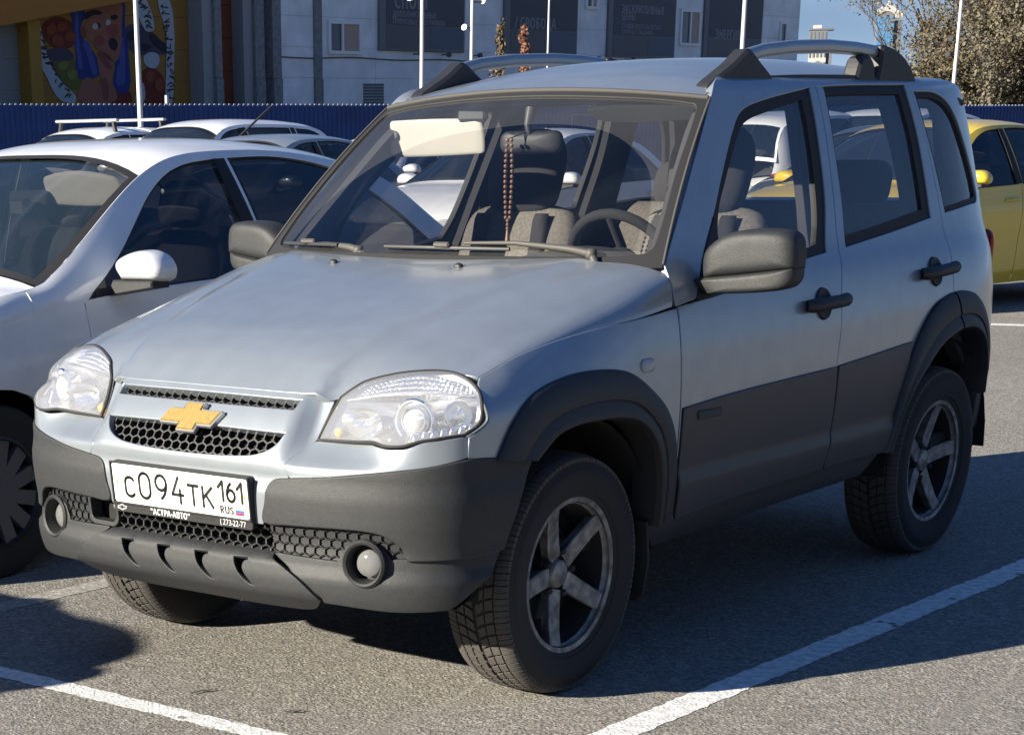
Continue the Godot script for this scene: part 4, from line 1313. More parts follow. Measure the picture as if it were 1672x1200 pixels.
func headlight(car: Node3D, s: float) -> void:
	# built for the car's left side, mirrored for the right
	var fin := func(mb: MB) -> MB: return mb if s > 0 else mb.mirrored()
	var rim := loop3([[0.417, 0.768, 0.640, 1], [0.424, 0.822, 0.602], [0.438, 0.871, 0.570, 1], [0.462, 0.892, 0.550], [0.488, 0.911, 0.525], [0.557, 0.930, 0.483], [0.613, 0.937, 0.451], [0.654, 0.938, 0.430], [0.700, 0.934, 0.420], [0.745, 0.922, 0.424], [0.788, 0.897, 0.436], [0.817, 0.862, 0.460], [0.821, 0.822, 0.475], [0.806, 0.796, 0.520, 1], [0.768, 0.790, 0.582], [0.735, 0.785, 0.612], [0.697, 0.773, 0.637], [0.650, 0.771, 0.650], [0.605, 0.776, 0.642], [0.555, 0.772, 0.634], [0.490, 0.769, 0.632]])
	var n := Vector3(0.42, 0.38, 0.82).normalized()
	var h := Node3D.new()
	h.name = "headlight"
	car.add_child(h, true)
	var mb := MB.new()
	fan(mb, rim, n, 0.042, 0.985, -0.004, 10, 2.6)
	part("lamp_lens", fin.call(mb), M.lamp_glass, h)
	mb = MB.new()
	var pts := []
	for p in rim: pts.append(p - n * 0.001)
	tube(mb, pts, 0.0052, 6, true)
	part("lamp_rim", fin.call(mb), M.rubber, h)
	mb = MB.new()
	fan(mb, rim, n, -0.052, 0.975, 0.012, 10, 1.6)
	part("reflector", fin.call(mb), M.reflector, h)
	# the main projector: rings round a clear lens
	var ax := Vector3(0.25, 0.05, 1).normalized()
	var bs := Basis(Quaternion(Vector3.UP, ax))
	var at := Vector3(0.668, 0.824, 0.548)
	mb = MB.new()
	lathe(mb, [Vector2(0.050, -0.03), Vector2(0.058, 0.010), Vector2(0.055, 0.015), Vector2(0.048, 0.008), Vector2(0.040, -0.008), Vector2(0.038, 0.008), Vector2(0.034, 0.011), Vector2(0.031, 0.0)], Transform3D(bs, at), 40)
	var pr := part("projector", fin.call(mb), M.chrome, h)
	mb = MB.new()
	lathe(mb, [Vector2(0.032, 0.0), Vector2(0.028, 0.012), Vector2(0.018, 0.020), Vector2(0.0, 0.023)], Transform3D(bs, at), 28)
	part("projector_lens", fin.call(mb), M.fog_glass, pr)
	# inner lamp: a bowl with a bulb
	mb = MB.new()
	lathe(mb, [Vector2(0.055, 0.02), Vector2(0.044, -0.005), Vector2(0.028, -0.022), Vector2(0.010, -0.03), Vector2(0.009, 0.0), Vector2(0.0, 0.004)], Transform3D(Basis(Quaternion(Vector3.UP, Vector3(0.1, 0.0, 1).normalized())) * Basis.from_scale(Vector3(1.15, 1, 0.75)), Vector3(0.525, 0.815, 0.572)), 32)
	part("inner_bowl", fin.call(mb), M.chrome, h)
	mb = MB.new()
	pillow(mb, circle2(0.012, 14), 0.012, Transform3D(Basis(), Vector3(0.455, 0.785, 0.600)), 0.0)
	part("bulb", fin.call(mb), M.amber, h)
	# divider under the upper strip
	mb = MB.new()
	tube(mb, [Vector3(0.445, 0.862, 0.555), Vector3(0.53, 0.876, 0.530), Vector3(0.62, 0.884, 0.500), Vector3(0.70, 0.888, 0.470), Vector3(0.775, 0.884, 0.445)], 0.0035, 6)
	part("strip_edge", fin.call(mb), M.reflector, h)
	# prismatic upper strip: small facets in rows
	mb = MB.new()
	for k in 26:
		var f := (k + 0.5) / 26.0
		var lo := Vector3(0.450, 0.866, 0.548).lerp(Vector3(0.775, 0.890, 0.440), f) + Vector3(0, 0.008, 0.012) * sin(PI * f)
		var hi := Vector3(0.462, 0.884, 0.538).lerp(Vector3(0.765, 0.900, 0.425), f) + Vector3(0, 0.040, -0.018) * sin(PI * f)
		for j in 4:
			var p := lo.lerp(hi, (j + 0.5) / 4.0) - n * 0.010
			var d := (hi - lo) / 4.0
			var xx := d.cross(n).normalized()
			pillow(mb, rrect(0.0105, d.length() * 0.96, 0.002, Vector2.ZERO, 2), 0.0045, Transform3D(Basis(xx, n.cross(xx).normalized(), n), p), 0.0, 2.0, 3)
	part("prism_strip", fin.call(mb), M.chrome, h)
	# outer indicator: small faceted bowl
	at = Vector3(0.757, 0.838, 0.485)
	ax = Vector3(0.75, 0.1, 0.75).normalized()
	mb = MB.new()
	lathe(mb, [Vector2(0.038, 0.016), Vector2(0.033, 0.0), Vector2(0.024, -0.010), Vector2(0.012, -0.016), Vector2(0.010, 0.006), Vector2(0.007, 0.014), Vector2(0.0, 0.016)], Transform3D(Basis(Quaternion(Vector3.UP, ax)), at), 10)
	part("indicator_bowl", fin.call(mb), M.chrome, h)
	mb = MB.new()
	for k in 7:
		var f := k / 6.0
		var p := Vector3(0.700, 0.792, 0.592).lerp(Vector3(0.800, 0.812, 0.485), f) - n * 0.012
		pillow(mb, rrect(0.018, 0.022, 0.003, Vector2.ZERO, 2), 0.008, Transform3D(Basis(Quaternion(Vector3.BACK, (n + Vector3(0.3 * (k % 2), 0, 0)).normalized())), p), 0.0, 2.0, 3)
	part("indicator_facet", fin.call(mb), M.chrome, h)

func suv_details(car: Node3D, fdoors: Array) -> void:
	# ---- roof rails
	for s in [1.0, -1.0]:
		var rail := Node3D.new()
		rail.name = "roof_rail"
		car.add_child(rail, true)
		var mb := MB.new()
		var bar: Array[Vector3] = []
		for q in [[-1.26, 1.722], [-1.4, 1.744], [-1.6, 1.758], [-1.85, 1.764], [-2.05, 1.760], [-2.21, 1.750]]: bar.append(Vector3(0.548 * s, q[1], q[0]))
		tube(mb, bar, 0.0155, 12, false, true, 1.4)
		part("rail_bar", mb, M.silver_paint, rail)
		# feet: wedge fins in side view (z, y) with a flat outer face
		for ft in [[[-1.025, 1.600, 1], [-1.03, 1.638], [-1.09, 1.668], [-1.179, 1.705], [-1.255, 1.745], [-1.275, 1.748, 1], [-1.30, 1.738], [-1.352, 1.710], [-1.445, 1.655], [-1.45, 1.62, 1]], [[-2.165, 1.63, 1], [-2.19, 1.715], [-2.195, 1.768, 1], [-2.215, 1.773], [-2.335, 1.752], [-2.41, 1.722], [-2.485, 1.660], [-2.49, 1.62, 1]], [[-2.00, 1.63, 1], [-2.045, 1.728], [-2.07, 1.738, 1], [-2.11, 1.738], [-2.15, 1.700], [-2.155, 1.63, 1]]]:
			mb = MB.new()
			var fin := PackedVector2Array()
			for p in ol(ft): fin.append(Vector2(-p.x, p.y))
			var x := Transform3D(Basis(Vector3(0, 0, -1), Vector3.UP, Vector3.RIGHT), Vector3.ZERO)
			prism(mb, fin, 0.520, 0.580, x, 0.010)
			part("rail_foot", mb if s > 0 else mb.mirrored(), M.dark_plastic, rail)
	# ---- door mirrors
	for k in 2:
		var mb := MB.new()
		var up_o := ol([[0.806, 1.108, 1], [0.806, 1.172], [0.828, 1.205], [0.880, 1.235], [0.955, 1.246], [1.05, 1.243], [1.082, 1.224], [1.092, 1.18], [1.092, 1.139, 1], [0.95, 1.122]])
		var low_o := ol([[0.766, 1.104, 1], [0.806, 1.112], [0.95, 1.128], [1.090, 1.145, 1], [1.088, 1.11], [1.066, 1.086], [1.0, 1.074], [0.90, 1.067], [0.812, 1.064, 1]])
		var mx := Transform3D(Basis(Vector3.UP, 0.12), Vector3(0.005, 0, -0.60))
		pillow(mb, up_o, 0.095, mx, 0.012, 5.0, 12)
		var base := MB.new()
		pillow(base, low_o, 0.090, mx, 0.012, 5.0, 12)
		var gl := MB.new()
		pillow(gl, inset(up_o, 0.014), 0.0, mx * Transform3D(Basis(), Vector3(0, 0, -0.013)), 0.004, 2.4, 3)
		var foot := MB.new()
		panel(foot, s_side_off(0.004), ol([[-0.607, 1.050, 1], [-0.827, 1.268, 1], [-0.812, 1.10], [-0.770, 1.058, 1]]), [], 0.04, 0.04, -1.0, 0.012, 0.003)
		var owner_door: Node = fdoors[k]
		var mr := part("door_mirror", mb if k == 0 else mb.mirrored(), M.plastic, owner_door)
		part("mirror_base", base if k == 0 else base.mirrored(), M.plastic, owner_door)
		part("mirror_glass", gl if k == 0 else gl.mirrored(), M.chrome, owner_door)
		part("mirror_triangle", foot if k == 0 else foot.mirrored(), M.rubber, owner_door)
		mr = mr
	# ---- wipers: arm from its pivot, blade along the foot of the screen
	for w in [[[-0.205, 1.148, -0.335], [-0.245, 1.182, -0.345], [-0.40, 1.196, -0.375], [-0.48, 1.194, -0.40], -0.66, -0.34], [[0.598, 1.146, -0.405], [0.570, 1.185, -0.415], [0.33, 1.212, -0.375], [0.16, 1.210, -0.355], -0.12, 0.33]]:
		var mb := MB.new()
		var a: Array[Vector3] = []
		for q in 4: a.append(Vector3(w[q][0], w[q][1], w[q][2]))
		tube(mb, [a[0], a[1], a[1].lerp(a[2], 0.3) + Vector3(0, 0.004, 0), a[2], a[3]], [0.012, 0.014, 0.011, 0.007, 0.005], 8)
		pillow(mb, circle2(0.018, 12), 0.015, Transform3D(Basis(Vector3.RIGHT, -PI / 2), a[1]), 0.02)
		var wp := part("wiper", mb, M.wiper_dusty, car)
		mb = MB.new()
		var bl: Array[Vector3] = []
		for k in 9:
			var u: float = lerpf(w[4], w[5], k / 8.0) / 0.757
			bl.append(s_screen(u, 0.052) + Vector3(0, 0.010, 0.012))
		tube(mb, bl, 0.0065, 6)
		part("wiper_blade", mb, M.wiper, wp)
		mb = MB.new()
		bx(mb, bl[4] + Vector3(0, 0.009, 0.004), Vector3(0.06, 0.016, 0.018), 0.005)
		part("wiper_clip", mb, M.wiper_dusty, wp)

func suv_inside(car: Node3D) -> void:
	# floor, bulkhead, wheel wells and underside: what closes the body below
	var mb := MB.new()
	bx(mb, Vector3(0, 0.40, -1.55), Vector3(1.50, 0.05, 2.85), 0.01)
	bx(mb, Vector3(0, 0.62, -0.36), Vector3(1.30, 0.66, 0.04), 0.01)
	bx(mb, Vector3(0, 0.52, 0.22), Vector3(1.02, 0.42, 0.74), 0.03)
	bx(mb, Vector3(0, 0.335, -0.25), Vector3(0.8, 0.06, 1.2), 0.02)
	bx(mb, Vector3(0, 0.33, -1.6), Vector3(0.9, 0.10, 2.2), 0.02)
	for s in [1.0, -1.0]:
		for zz in [[0.0, 0.44, 0.43], [-2.45, 0.44, 0.50]]:
			# arch liner: half barrel open to the side
			var r: float = zz[1]
			for k in 14:
				var a0 := PI * k / 14.0
				var a1 := PI * (k + 1) / 14.0
				var p0 := Vector3(0.80 * s, 0.34 + sin(a0) * r, zz[0] + cos(a0) * r)
				var p1 := Vector3(0.80 * s, 0.34 + sin(a1) * r, zz[0] + cos(a1) * r)
				var q0 := Vector3(zz[2] * s, p0.y, p0.z)
				var q1 := Vector3(zz[2] * s, p1.y, p1.z)
				var n0 := Vector3(0, -sin(a0), -cos(a0))
				var n1 := Vector3(0, -sin(a1), -cos(a1))
				mb.quadn(p0, p1, q1, q0, n0, n1, n1, n0)
			for k in 14:
				var a0 := PI * k / 14.0
				var a1 := PI * (k + 1) / 14.0
				var cc := Vector3(zz[2] * s, 0.34, zz[0])
				var sx := Vector3(s, 0, 0)
				mb.tri(cc, cc + Vector3(0, sin(a0), cos(a0)) * r, cc + Vector3(0, sin(a1), cos(a1)) * r, sx, sx, sx)
		# axle and lower arm seen under the bumper
	tube(mb, [Vector3(-0.6, 0.30, 0), Vector3(0.6, 0.30, 0)], 0.04, 10)
	tube(mb, [Vector3(-0.65, 0.33, -2.45), Vector3(0.65, 0.33, -2.45)], 0.05, 10)
	part("underbody", mb, M.black_void, car)
	# door cards
	mb = MB.new()
	var card := func(z: float, t: float) -> Vector3: return s_side(z, t) + Vector3(-0.055, 0, 0)
	panel(mb, card, ol([[-0.52, 0.44, 1], [-0.52, 1.03, 1], [-0.80, 1.07], [-1.60, 1.125], [-2.42, 1.195, 1], [-2.42, 0.83, 1], [-1.95, 0.46, 1]]), [], 0.1, 0.08, -1.0, 0.05, 0.004)
	panel(mb, card, ol([[-2.43, 0.85, 1], [-2.43, 1.20, 1], [-3.03, 1.22, 1], [-3.05, 0.60, 1], [-2.8, 0.62, 1]]), [], 0.1, 0.08, -1.0, 0.05, 0.004)
	both("door_card", mb, M.interior_dark, car)
	# pillar trims and roof lining
	mb = MB.new()
	var inner := func(z: float, t: float) -> Vector3: return s_side(z, t) + Vector3(-0.050, -0.006, 0)
	for pl in [[[-1.475, 1.10, 1], [-1.505, 1.25], [-1.548, 1.45], [-1.585, 1.63, 1], [-1.735, 1.63, 1], [-1.705, 1.45], [-1.655, 1.25], [-1.625, 1.10, 1]], [[-2.28, 1.18, 1], [-2.30, 1.42], [-2.27, 1.63, 1], [-2.46, 1.63, 1], [-2.475, 1.42], [-2.485, 1.20, 1]], [[-2.84, 1.2, 1], [-2.80, 1.42], [-2.70, 1.60, 1], [-2.92, 1.62, 1], [-3.0, 1.4], [-3.04, 1.2, 1]], [[-0.56, 1.10, 1], [-0.95, 1.44], [-1.10, 1.585, 1], [-1.04, 1.615, 1], [-0.90, 1.51], [-0.53, 1.16, 1]], [[-1.05, 1.585, 1], [-1.3, 1.612], [-2.4, 1.632], [-2.9, 1.60, 1], [-2.9, 1.66, 1], [-1.9, 1.69], [-1.2, 1.68, 1]]]:
		panel(mb, inner, ol(pl), [], 0.08, 0.06, -1.0, 0.03, 0.004)
	both("pillar_trim", mb, M.interior_dark, car)
	mb = MB.new()
	panel(mb, func(x, z): return s_roof(x, z) - Vector3(0, 0.045, 0), ol([[-0.56, -0.99, 1], [-0.3, -0.92], [0.3, -0.92], [0.56, -0.99, 1], [0.56, -2.88, 1], [-0.56, -2.88, 1]]), [], 0.1, 0.1, -1.0, 0.0)
	part("roof_lining", mb, M.headliner, car)
	# dashboard
	mb = MB.new()
	var dash := func(u: float, v: float) -> Vector3:
		var p := s_screen(u * 0.96, 0.0)
		return Vector3(p.x, 0, 0) + Vector3(0, lerpf(p.y - 0.035, 1.12, v) + 0.015 * sin(PI * v) + (0.055 * exp(-pow((u - 0.45) / 0.26, 2.0)) * smoothstep(0.3, 0.8, v)), lerpf(p.z, -0.86, v))
	grid(mb, dash, -1.0, 1.0, 30, 0.0, 1.0, 10, -1.0)
	bx(mb, Vector3(0, 0.90, -0.80), Vector3(1.42, 0.42, 0.14), 0.04)
	part("dashboard", mb, M.dash, car)
	# steering wheel on the left
	mb = MB.new()
	var sc := Vector3(0.36, 1.115, -0.93)
	var sb := Basis(Vector3.RIGHT, -1.05)     # local y is the column
	var ring: Array[Vector3] = []
	for k in 36: ring.append(sc + sb * Vector3(cos(TAU * k / 36.0) * 0.185, 0, sin(TAU * k / 36.0) * 0.185))
	tube(mb, ring, 0.016, 10, true)
	for an in [0.1, PI - 0.1, PI / 2]:
		tube(mb, [sc + sb * Vector3(cos(an) * 0.05, 0.02, sin(an) * 0.05), sc + sb * Vector3(cos(an) * 0.178, 0, sin(an) * 0.178)], 0.015, 8)
	pillow(mb, circle2(0.065, 18), 0.03, Transform3D(sb * Basis(Vector3.RIGHT, -PI / 2), sc), 0.03)
	part("steering_wheel", mb, M.seat_dark, car)
	# front seats
	for s in [1.0, -1.0]:
		var seat := Node3D.new()
		seat.name = "front_seat"
		car.add_child(seat, true)
		var lean := Basis(Vector3.RIGHT, -0.24)
		var sx: float = 0.365 * s
		var bc := Vector3(sx, 0.94, -1.36)
		mb = MB.new()
		pillow(mb, ol([[-0.25, -0.34], [-0.255, 0.0], [-0.24, 0.24], [-0.19, 0.325], [0, 0.345], [0.19, 0.325], [0.24, 0.24], [0.255, 0.0], [0.25, -0.34], [0, -0.36]]), 0.09, Transform3D(lean, bc), 0.06, 2.6, 8)
		part("backrest", mb, M.seat_beige, seat)
		mb = MB.new()
		for e in [-0.125, 0.125]:
			var strip_o := ol([[e - 0.030, -0.30, 1], [e - 0.028, 0.30, 1], [e + 0.028, 0.30, 1], [e + 0.030, -0.30, 1]])
			pillow(mb, strip_o, 0.02, Transform3D(lean, bc) * Transform3D(Basis(), Vector3(0, 0, 0.078)), 0.0, 4.0, 4)
		part("seat_stripe", mb, M.seat_dark, seat)
		mb = MB.new()
		pillow(mb, rrect(0.50, 0.52, 0.10), 0.10, Transform3D(Basis(Vector3.RIGHT, -PI / 2), Vector3(sx, 0.62, -1.08)), 0.08)
		part("cushion", mb, M.seat_beige, seat)
		mb = MB.new()
		pillow(mb, ol([[-0.125, -0.115], [-0.150, 0.0], [-0.142, 0.09], [-0.095, 0.145], [0, 0.155], [0.095, 0.145], [0.142, 0.09], [0.150, 0.0], [0.125, -0.115], [0.07, -0.135], [-0.07, -0.135]]), 0.07, Transform3D(lean, Vector3(sx, 1.375, -1.44)), 0.05, 2.6, 9)
		var hr := part("headrest", mb, M.seat_dark, seat)
		mb = MB.new()
		for e in [-0.075, 0.075]:
			mb = MB.new()
			tube(mb, [Vector3(sx + e, 1.20, -1.41), Vector3(sx + e, 1.30, -1.43)], 0.007, 8)
			part("headrest_post", mb, M.chrome, hr)
		# belt hanging at the pillar
		mb = MB.new()
		tube(mb, [Vector3(0.60 * s, 1.50, -1.60), Vector3(0.64 * s, 1.25, -1.55), Vector3(0.71 * s, 0.95, -1.50)], 0.022, 6, false, true, 0.2)
		part("seat_belt", mb, M.seat_dark, seat)
	mb = MB.new()
	pillow(mb, rrect(1.34, 0.62, 0.10), 0.10, Transform3D(Basis(Vector3.RIGHT, -0.30), Vector3(0, 0.95, -2.42)), 0.05)
	pillow(mb, rrect(1.34, 0.50, 0.10), 0.10, Transform3D(Basis(Vector3.RIGHT, -PI / 2), Vector3(0, 0.66, -2.08)), 0.05)
	part("rear_seat", mb, M.seat_beige, car)
	mb = MB.new()
	for e in [-0.36, 0.36]: pillow(mb, rrect(0.27, 0.17, 0.06), 0.06, Transform3D(Basis(Vector3.RIGHT, -0.25), Vector3(e, 1.31, -2.53)), 0.04)
	part("rear_headrest", mb, M.seat_dark, car)
	# folded-down visor on the right, mirror in the middle
	mb = MB.new()
	pillow(mb, ol([[-0.195, -0.055], [-0.185, 0.045], [-0.17, 0.056], [0.17, 0.056], [0.193, 0.04], [0.193, -0.045], [0.175, -0.056], [-0.17, -0.064]]), 0.010, Transform3D(Basis(Vector3.UP, 0.02) * Basis(Vector3.RIGHT, 0.25), Vector3(-0.405, 1.508, -0.955)), 0.010, 5.0, 5)
	var vz := part("sun_visor", mb, M.visor, car)
	mb = MB.new()
	bx(mb, Vector3(-0.245, 1.575, -0.945), Vector3(0.11, 0.045, 0.03), 0.01, Basis(Vector3.UP, 0.1))
	pillow(mb, circle2(0.016, 12), 0.006, Transform3D(Basis(), Vector3(-0.565, 1.515, -0.936)), 0.0)
	part("visor_clip", mb, M.plastic, vz)
	mb = MB.new()
	pillow(mb, ol([[-0.19, -0.06], [-0.18, 0.05], [0.18, 0.05], [0.19, -0.05], [0.17, -0.06]]), 0.010, Transform3D(Basis(Vector3.RIGHT, 1.25), Vector3(0.36, 1.570, -1.03)), 0.010, 5.0, 5)
	part("sun_visor", mb, M.headliner, car)
	mb = MB.new()
	pillow(mb, rrect(0.215, 0.070, 0.028), 0.028, Transform3D(Basis(Vector3.UP, 0.25), Vector3(0.0, 1.487, -0.93)), 0.008)
	tube(mb, [Vector3(0.0, 1.49, -0.925), Vector3(0, 1.54, -0.905), Vector3(0, 1.600, -0.93)], [0.012, 0.012, 0.022], 8)
	part("rear_view_mirror", mb, M.dark_plastic, car)

func prayer_beads() -> void:
	var t := thing("prayer_beads", "loop of brown wooden beads with a tassel hanging behind the SUV's windscreen", "beads", Vector3(-0.03, 1.50, -0.848))
	var mb := MB.new()
	var ball := MB.new()
	lathe(ball, [Vector2(0, -0.0068), Vector2(0.0048, -0.0048), Vector2(0.0068, 0), Vector2(0.0048, 0.0048), Vector2(0, 0.0068)], Transform3D(), 8)
	for s in [-1.0, 1.0]:
		for k in 16:
			var f := k / 15.0
			mb.add(ball, Transform3D(Basis(), Vector3(s * (0.008 + 0.005 * sin(PI * minf(1.0, f * 1.06))), -0.235 * f - 0.005, 0)))
	for k in 3: mb.add(ball, Transform3D(Basis(), Vector3(0, -0.250 - 0.012 * k, 0)))
	part("beads", mb, M.bead, t)
	mb = MB.new()
	lathe(mb, [Vector2(0.0, 0.0), Vector2(0.005, -0.004), Vector2(0.006, -0.015), Vector2(0.010, -0.05), Vector2(0.0, -0.05)], Transform3D(Basis(), Vector3(0, -0.275, 0)), 10)
	part("tassel", mb, M.bead, t)
	mb = MB.new()
	tube(mb, [Vector3(0.02, 0.02, -0.06), Vector3(0.008, 0.004, -0.01), Vector3(0.0, 0.0, 0.0)], 0.002, 5)
	tube(mb, [Vector3(0.03, 0.02, -0.06), Vector3(0.008, 0.004, -0.01), Vector3(0.0, 0.0, 0.0)], 0.002, 5)
	part("cord", mb, M.seat_dark, t)

# ---------------------------------------------------------------- wheel: axis along x, outer face to side s
func wheel(car: Node3D, c: Vector3, s: float, a0: float) -> void:
	var w := Node3D.new()
	w.name = "wheel"
	car.add_child(w, true)
	w.position = c
	var out := Transform3D(Basis(Vector3(0, 0, -1) * s, Vector3(s, 0, 0), Vector3(0, 1, 0)), Vector3.ZERO)   # local y = outwards
	if out.basis.determinant() < 0: out.basis.z = -out.basis.z
	var mb := MB.new()
	lathe(mb, [Vector2(0.205, -0.085), Vector2(0.215, -0.092), Vector2(0.25, -0.104), Vector2(0.285, -0.108), Vector2(0.315, -0.103), Vector2(0.331, -0.092), Vector2(0.3355, -0.078), Vector2(0.337, 0), Vector2(0.3355, 0.078), Vector2(0.331, 0.092), Vector2(0.315, 0.103), Vector2(0.300, 0.1065), Vector2(0.298, 0.108), Vector2(0.285, 0.1085), Vector2(0.25, 0.104), Vector2(0.238, 0.101), Vector2(0.236, 0.097), Vector2(0.222, 0.093), Vector2(0.214, 0.088), Vector2(0.205, 0.085)], out, 72)
	part("tyre", mb, M.tyre, w)
	# tread blocks: directional pattern
	mb = MB.new()
	var n := 60
	for k in n:
		var th := TAU * k / n
		var pitch := TAU / n
		for sd in [-1.0, 1.0]:
			var sh: float = 0.0 if sd > 0 else pitch * 0.5
			# shoulder block, shoulder sipe pair, slanted inner blocks
			for bk in [[0.066, 0.100, 0.30, 0.22, 0.44], [0.066, 0.100, 0.30 + 0.50, 0.22 + 0.50, 0.40], [0.036, 0.061, 0.55, 0.32, 0.78], [0.006, 0.031, 0.98, 0.62, 0.72]]:
				var q: Array[Vector3] = []
				var g: Array[Vector3] = []
				for e in [[0, 2, 0.0], [1, 3, 0.0], [1, 3, 1.0], [0, 2, 1.0]]:
					var xx: float = bk[e[0]] * sd
					var an: float = th + sh + pitch * (bk[e[1]] + bk[4] * e[2]) * -1.0
					var r := 0.3428 - 0.0135 * pow(absf(xx) / 0.1, 4.0)
					var dir := Vector3(0, sin(an), cos(an))
					q.append(Vector3(xx, 0, 0) + dir * r)
					g.append(Vector3(xx * 1.01, 0, 0) + dir * (r - 0.011))
				var up := (q[0] + q[2]) / 2
				up.x = 0
				up = up.normalized()
				var nn: Array[Vector3] = []
				for e in 4: nn.append(Vector3(0.35 * signf(q[e].x) if absf(q[e].x) > 0.09 else 0.0, q[e].y, q[e].z).normalized())
				mb.quadn(q[0], q[1], q[2], q[3], nn[0], nn[1], nn[2], nn[3])
				for e in 4:
					var f := (e + 1) % 4
					var side := (q[f] - q[e]).cross(up).normalized()
					if side.dot((q[e] + q[f]) / 2 - (q[0] + q[2]) / 2) < 0: side = -side
					mb.quadn(q[e], q[f], g[f], g[e], side, side, side, side)
	var tr := part("tread_block", mb, M.tread, w)
	tr.set_meta("kind", "stuff")
	# rim: worn bright lip, black barrel, five flat spokes
	mb = MB.new()
	lathe(mb, [Vector2(0.200, 0.070), Vector2(0.206, 0.078), Vector2(0.207, 0.090), Vector2(0.2225, 0.0925), Vector2(0.2235, 0.085)], out, 64)
	var rim := part("rim", mb, M.worn_alloy, w)
	mb = MB.new()
	lathe(mb, [Vector2(0.0, -0.035), Vector2(0.16, -0.040), Vector2(0.185, -0.02), Vector2(0.192, 0.03), Vector2(0.200, 0.070)], out, 48)
	lathe(mb, [Vector2(0.185, -0.04), Vector2(0.200, -0.088), Vector2(0.222, -0.09), Vector2(0.0, -0.05)], out, 32)
	part("barrel", mb, M.black_void, rim)
	mb = MB.new()
	lathe(mb, [Vector2(0.135, -0.01), Vector2(0.135, 0.0), Vector2(0.07, 0.001), Vector2(0.06, 0.02), Vector2(0.0, 0.02)], out, 32)
	part("brake_disc", mb, M.dark_metal, rim)
	for k in 5:
		mb = MB.new()
		var an := deg_to_rad(a0 + 72.0 * k)
		var dir := Vector3(0, sin(an), cos(an))
		var tn := Vector3(0, cos(an), -sin(an))
		var q := []
		for e in [[0.045, 0.046, 0.029, 0.024], [0.10, 0.054, 0.0285, 0.020], [0.16, 0.066, 0.0275, 0.018], [0.203, 0.080, 0.0265, 0.016]]:
			var c0: Vector3 = dir * e[0] + Vector3(e[1] * s, 0, 0)
			q.append([c0 + tn * e[2], c0 + tn * (e[2] - 0.003) + Vector3(0.003 * s, 0, 0), c0 - tn * (e[2] - 0.003) + Vector3(0.003 * s, 0, 0), c0 - tn * e[2], c0 - tn * (e[2] - 0.006) - Vector3(0.03 * s, 0, 0), c0 + tn * (e[2] - 0.006) - Vector3(0.03 * s, 0, 0)])
		for e in 3:
			for f in 6:
				var h := (f + 1) % 6
				var a: Vector3 = q[e][f]
				var b: Vector3 = q[e + 1][f]
				var cc: Vector3 = q[e + 1][h]
				var d: Vector3 = q[e][h]
				var ctr: Vector3 = (q[e][0] + q[e][3] + q[e][4] + q[e][5]) / 4
				var nn := (b - a).cross(d - a).normalized()
				if nn.dot((a + d) / 2 - ctr) < 0: nn = -nn
				mb.quadn(a, b, cc, d, nn, nn, nn, nn)
		part("spoke", mb, M.worn_alloy, rim)
	mb = MB.new()
	lathe(mb, [Vector2(0.050, 0.0), Vector2(0.050, 0.030), Vector2(0.047, 0.036), Vector2(0.041, 0.040), Vector2(0.040, 0.050), Vector2(0.037, 0.056), Vector2(0.020, 0.061), Vector2(0.0, 0.062)], out, 32)
	part("centre_cap", mb, M.worn_alloy, rim)
	for k in 5:
		mb = MB.new()
		var an := deg_to_rad(a0 + 36.0 + 72.0 * k)
		var p := Vector3(0, sin(an), cos(an)) * 0.064
		lathe(mb, [Vector2(0.018, 0.0), Vector2(0.017, 0.036), Vector2(0.011, 0.037), Vector2(0.011, 0.056), Vector2(0.008, 0.060), Vector2(0.0, 0.060)], Transform3D(out.basis, p), 6)
		part("wheel_bolt", mb, M.rubber, rim)

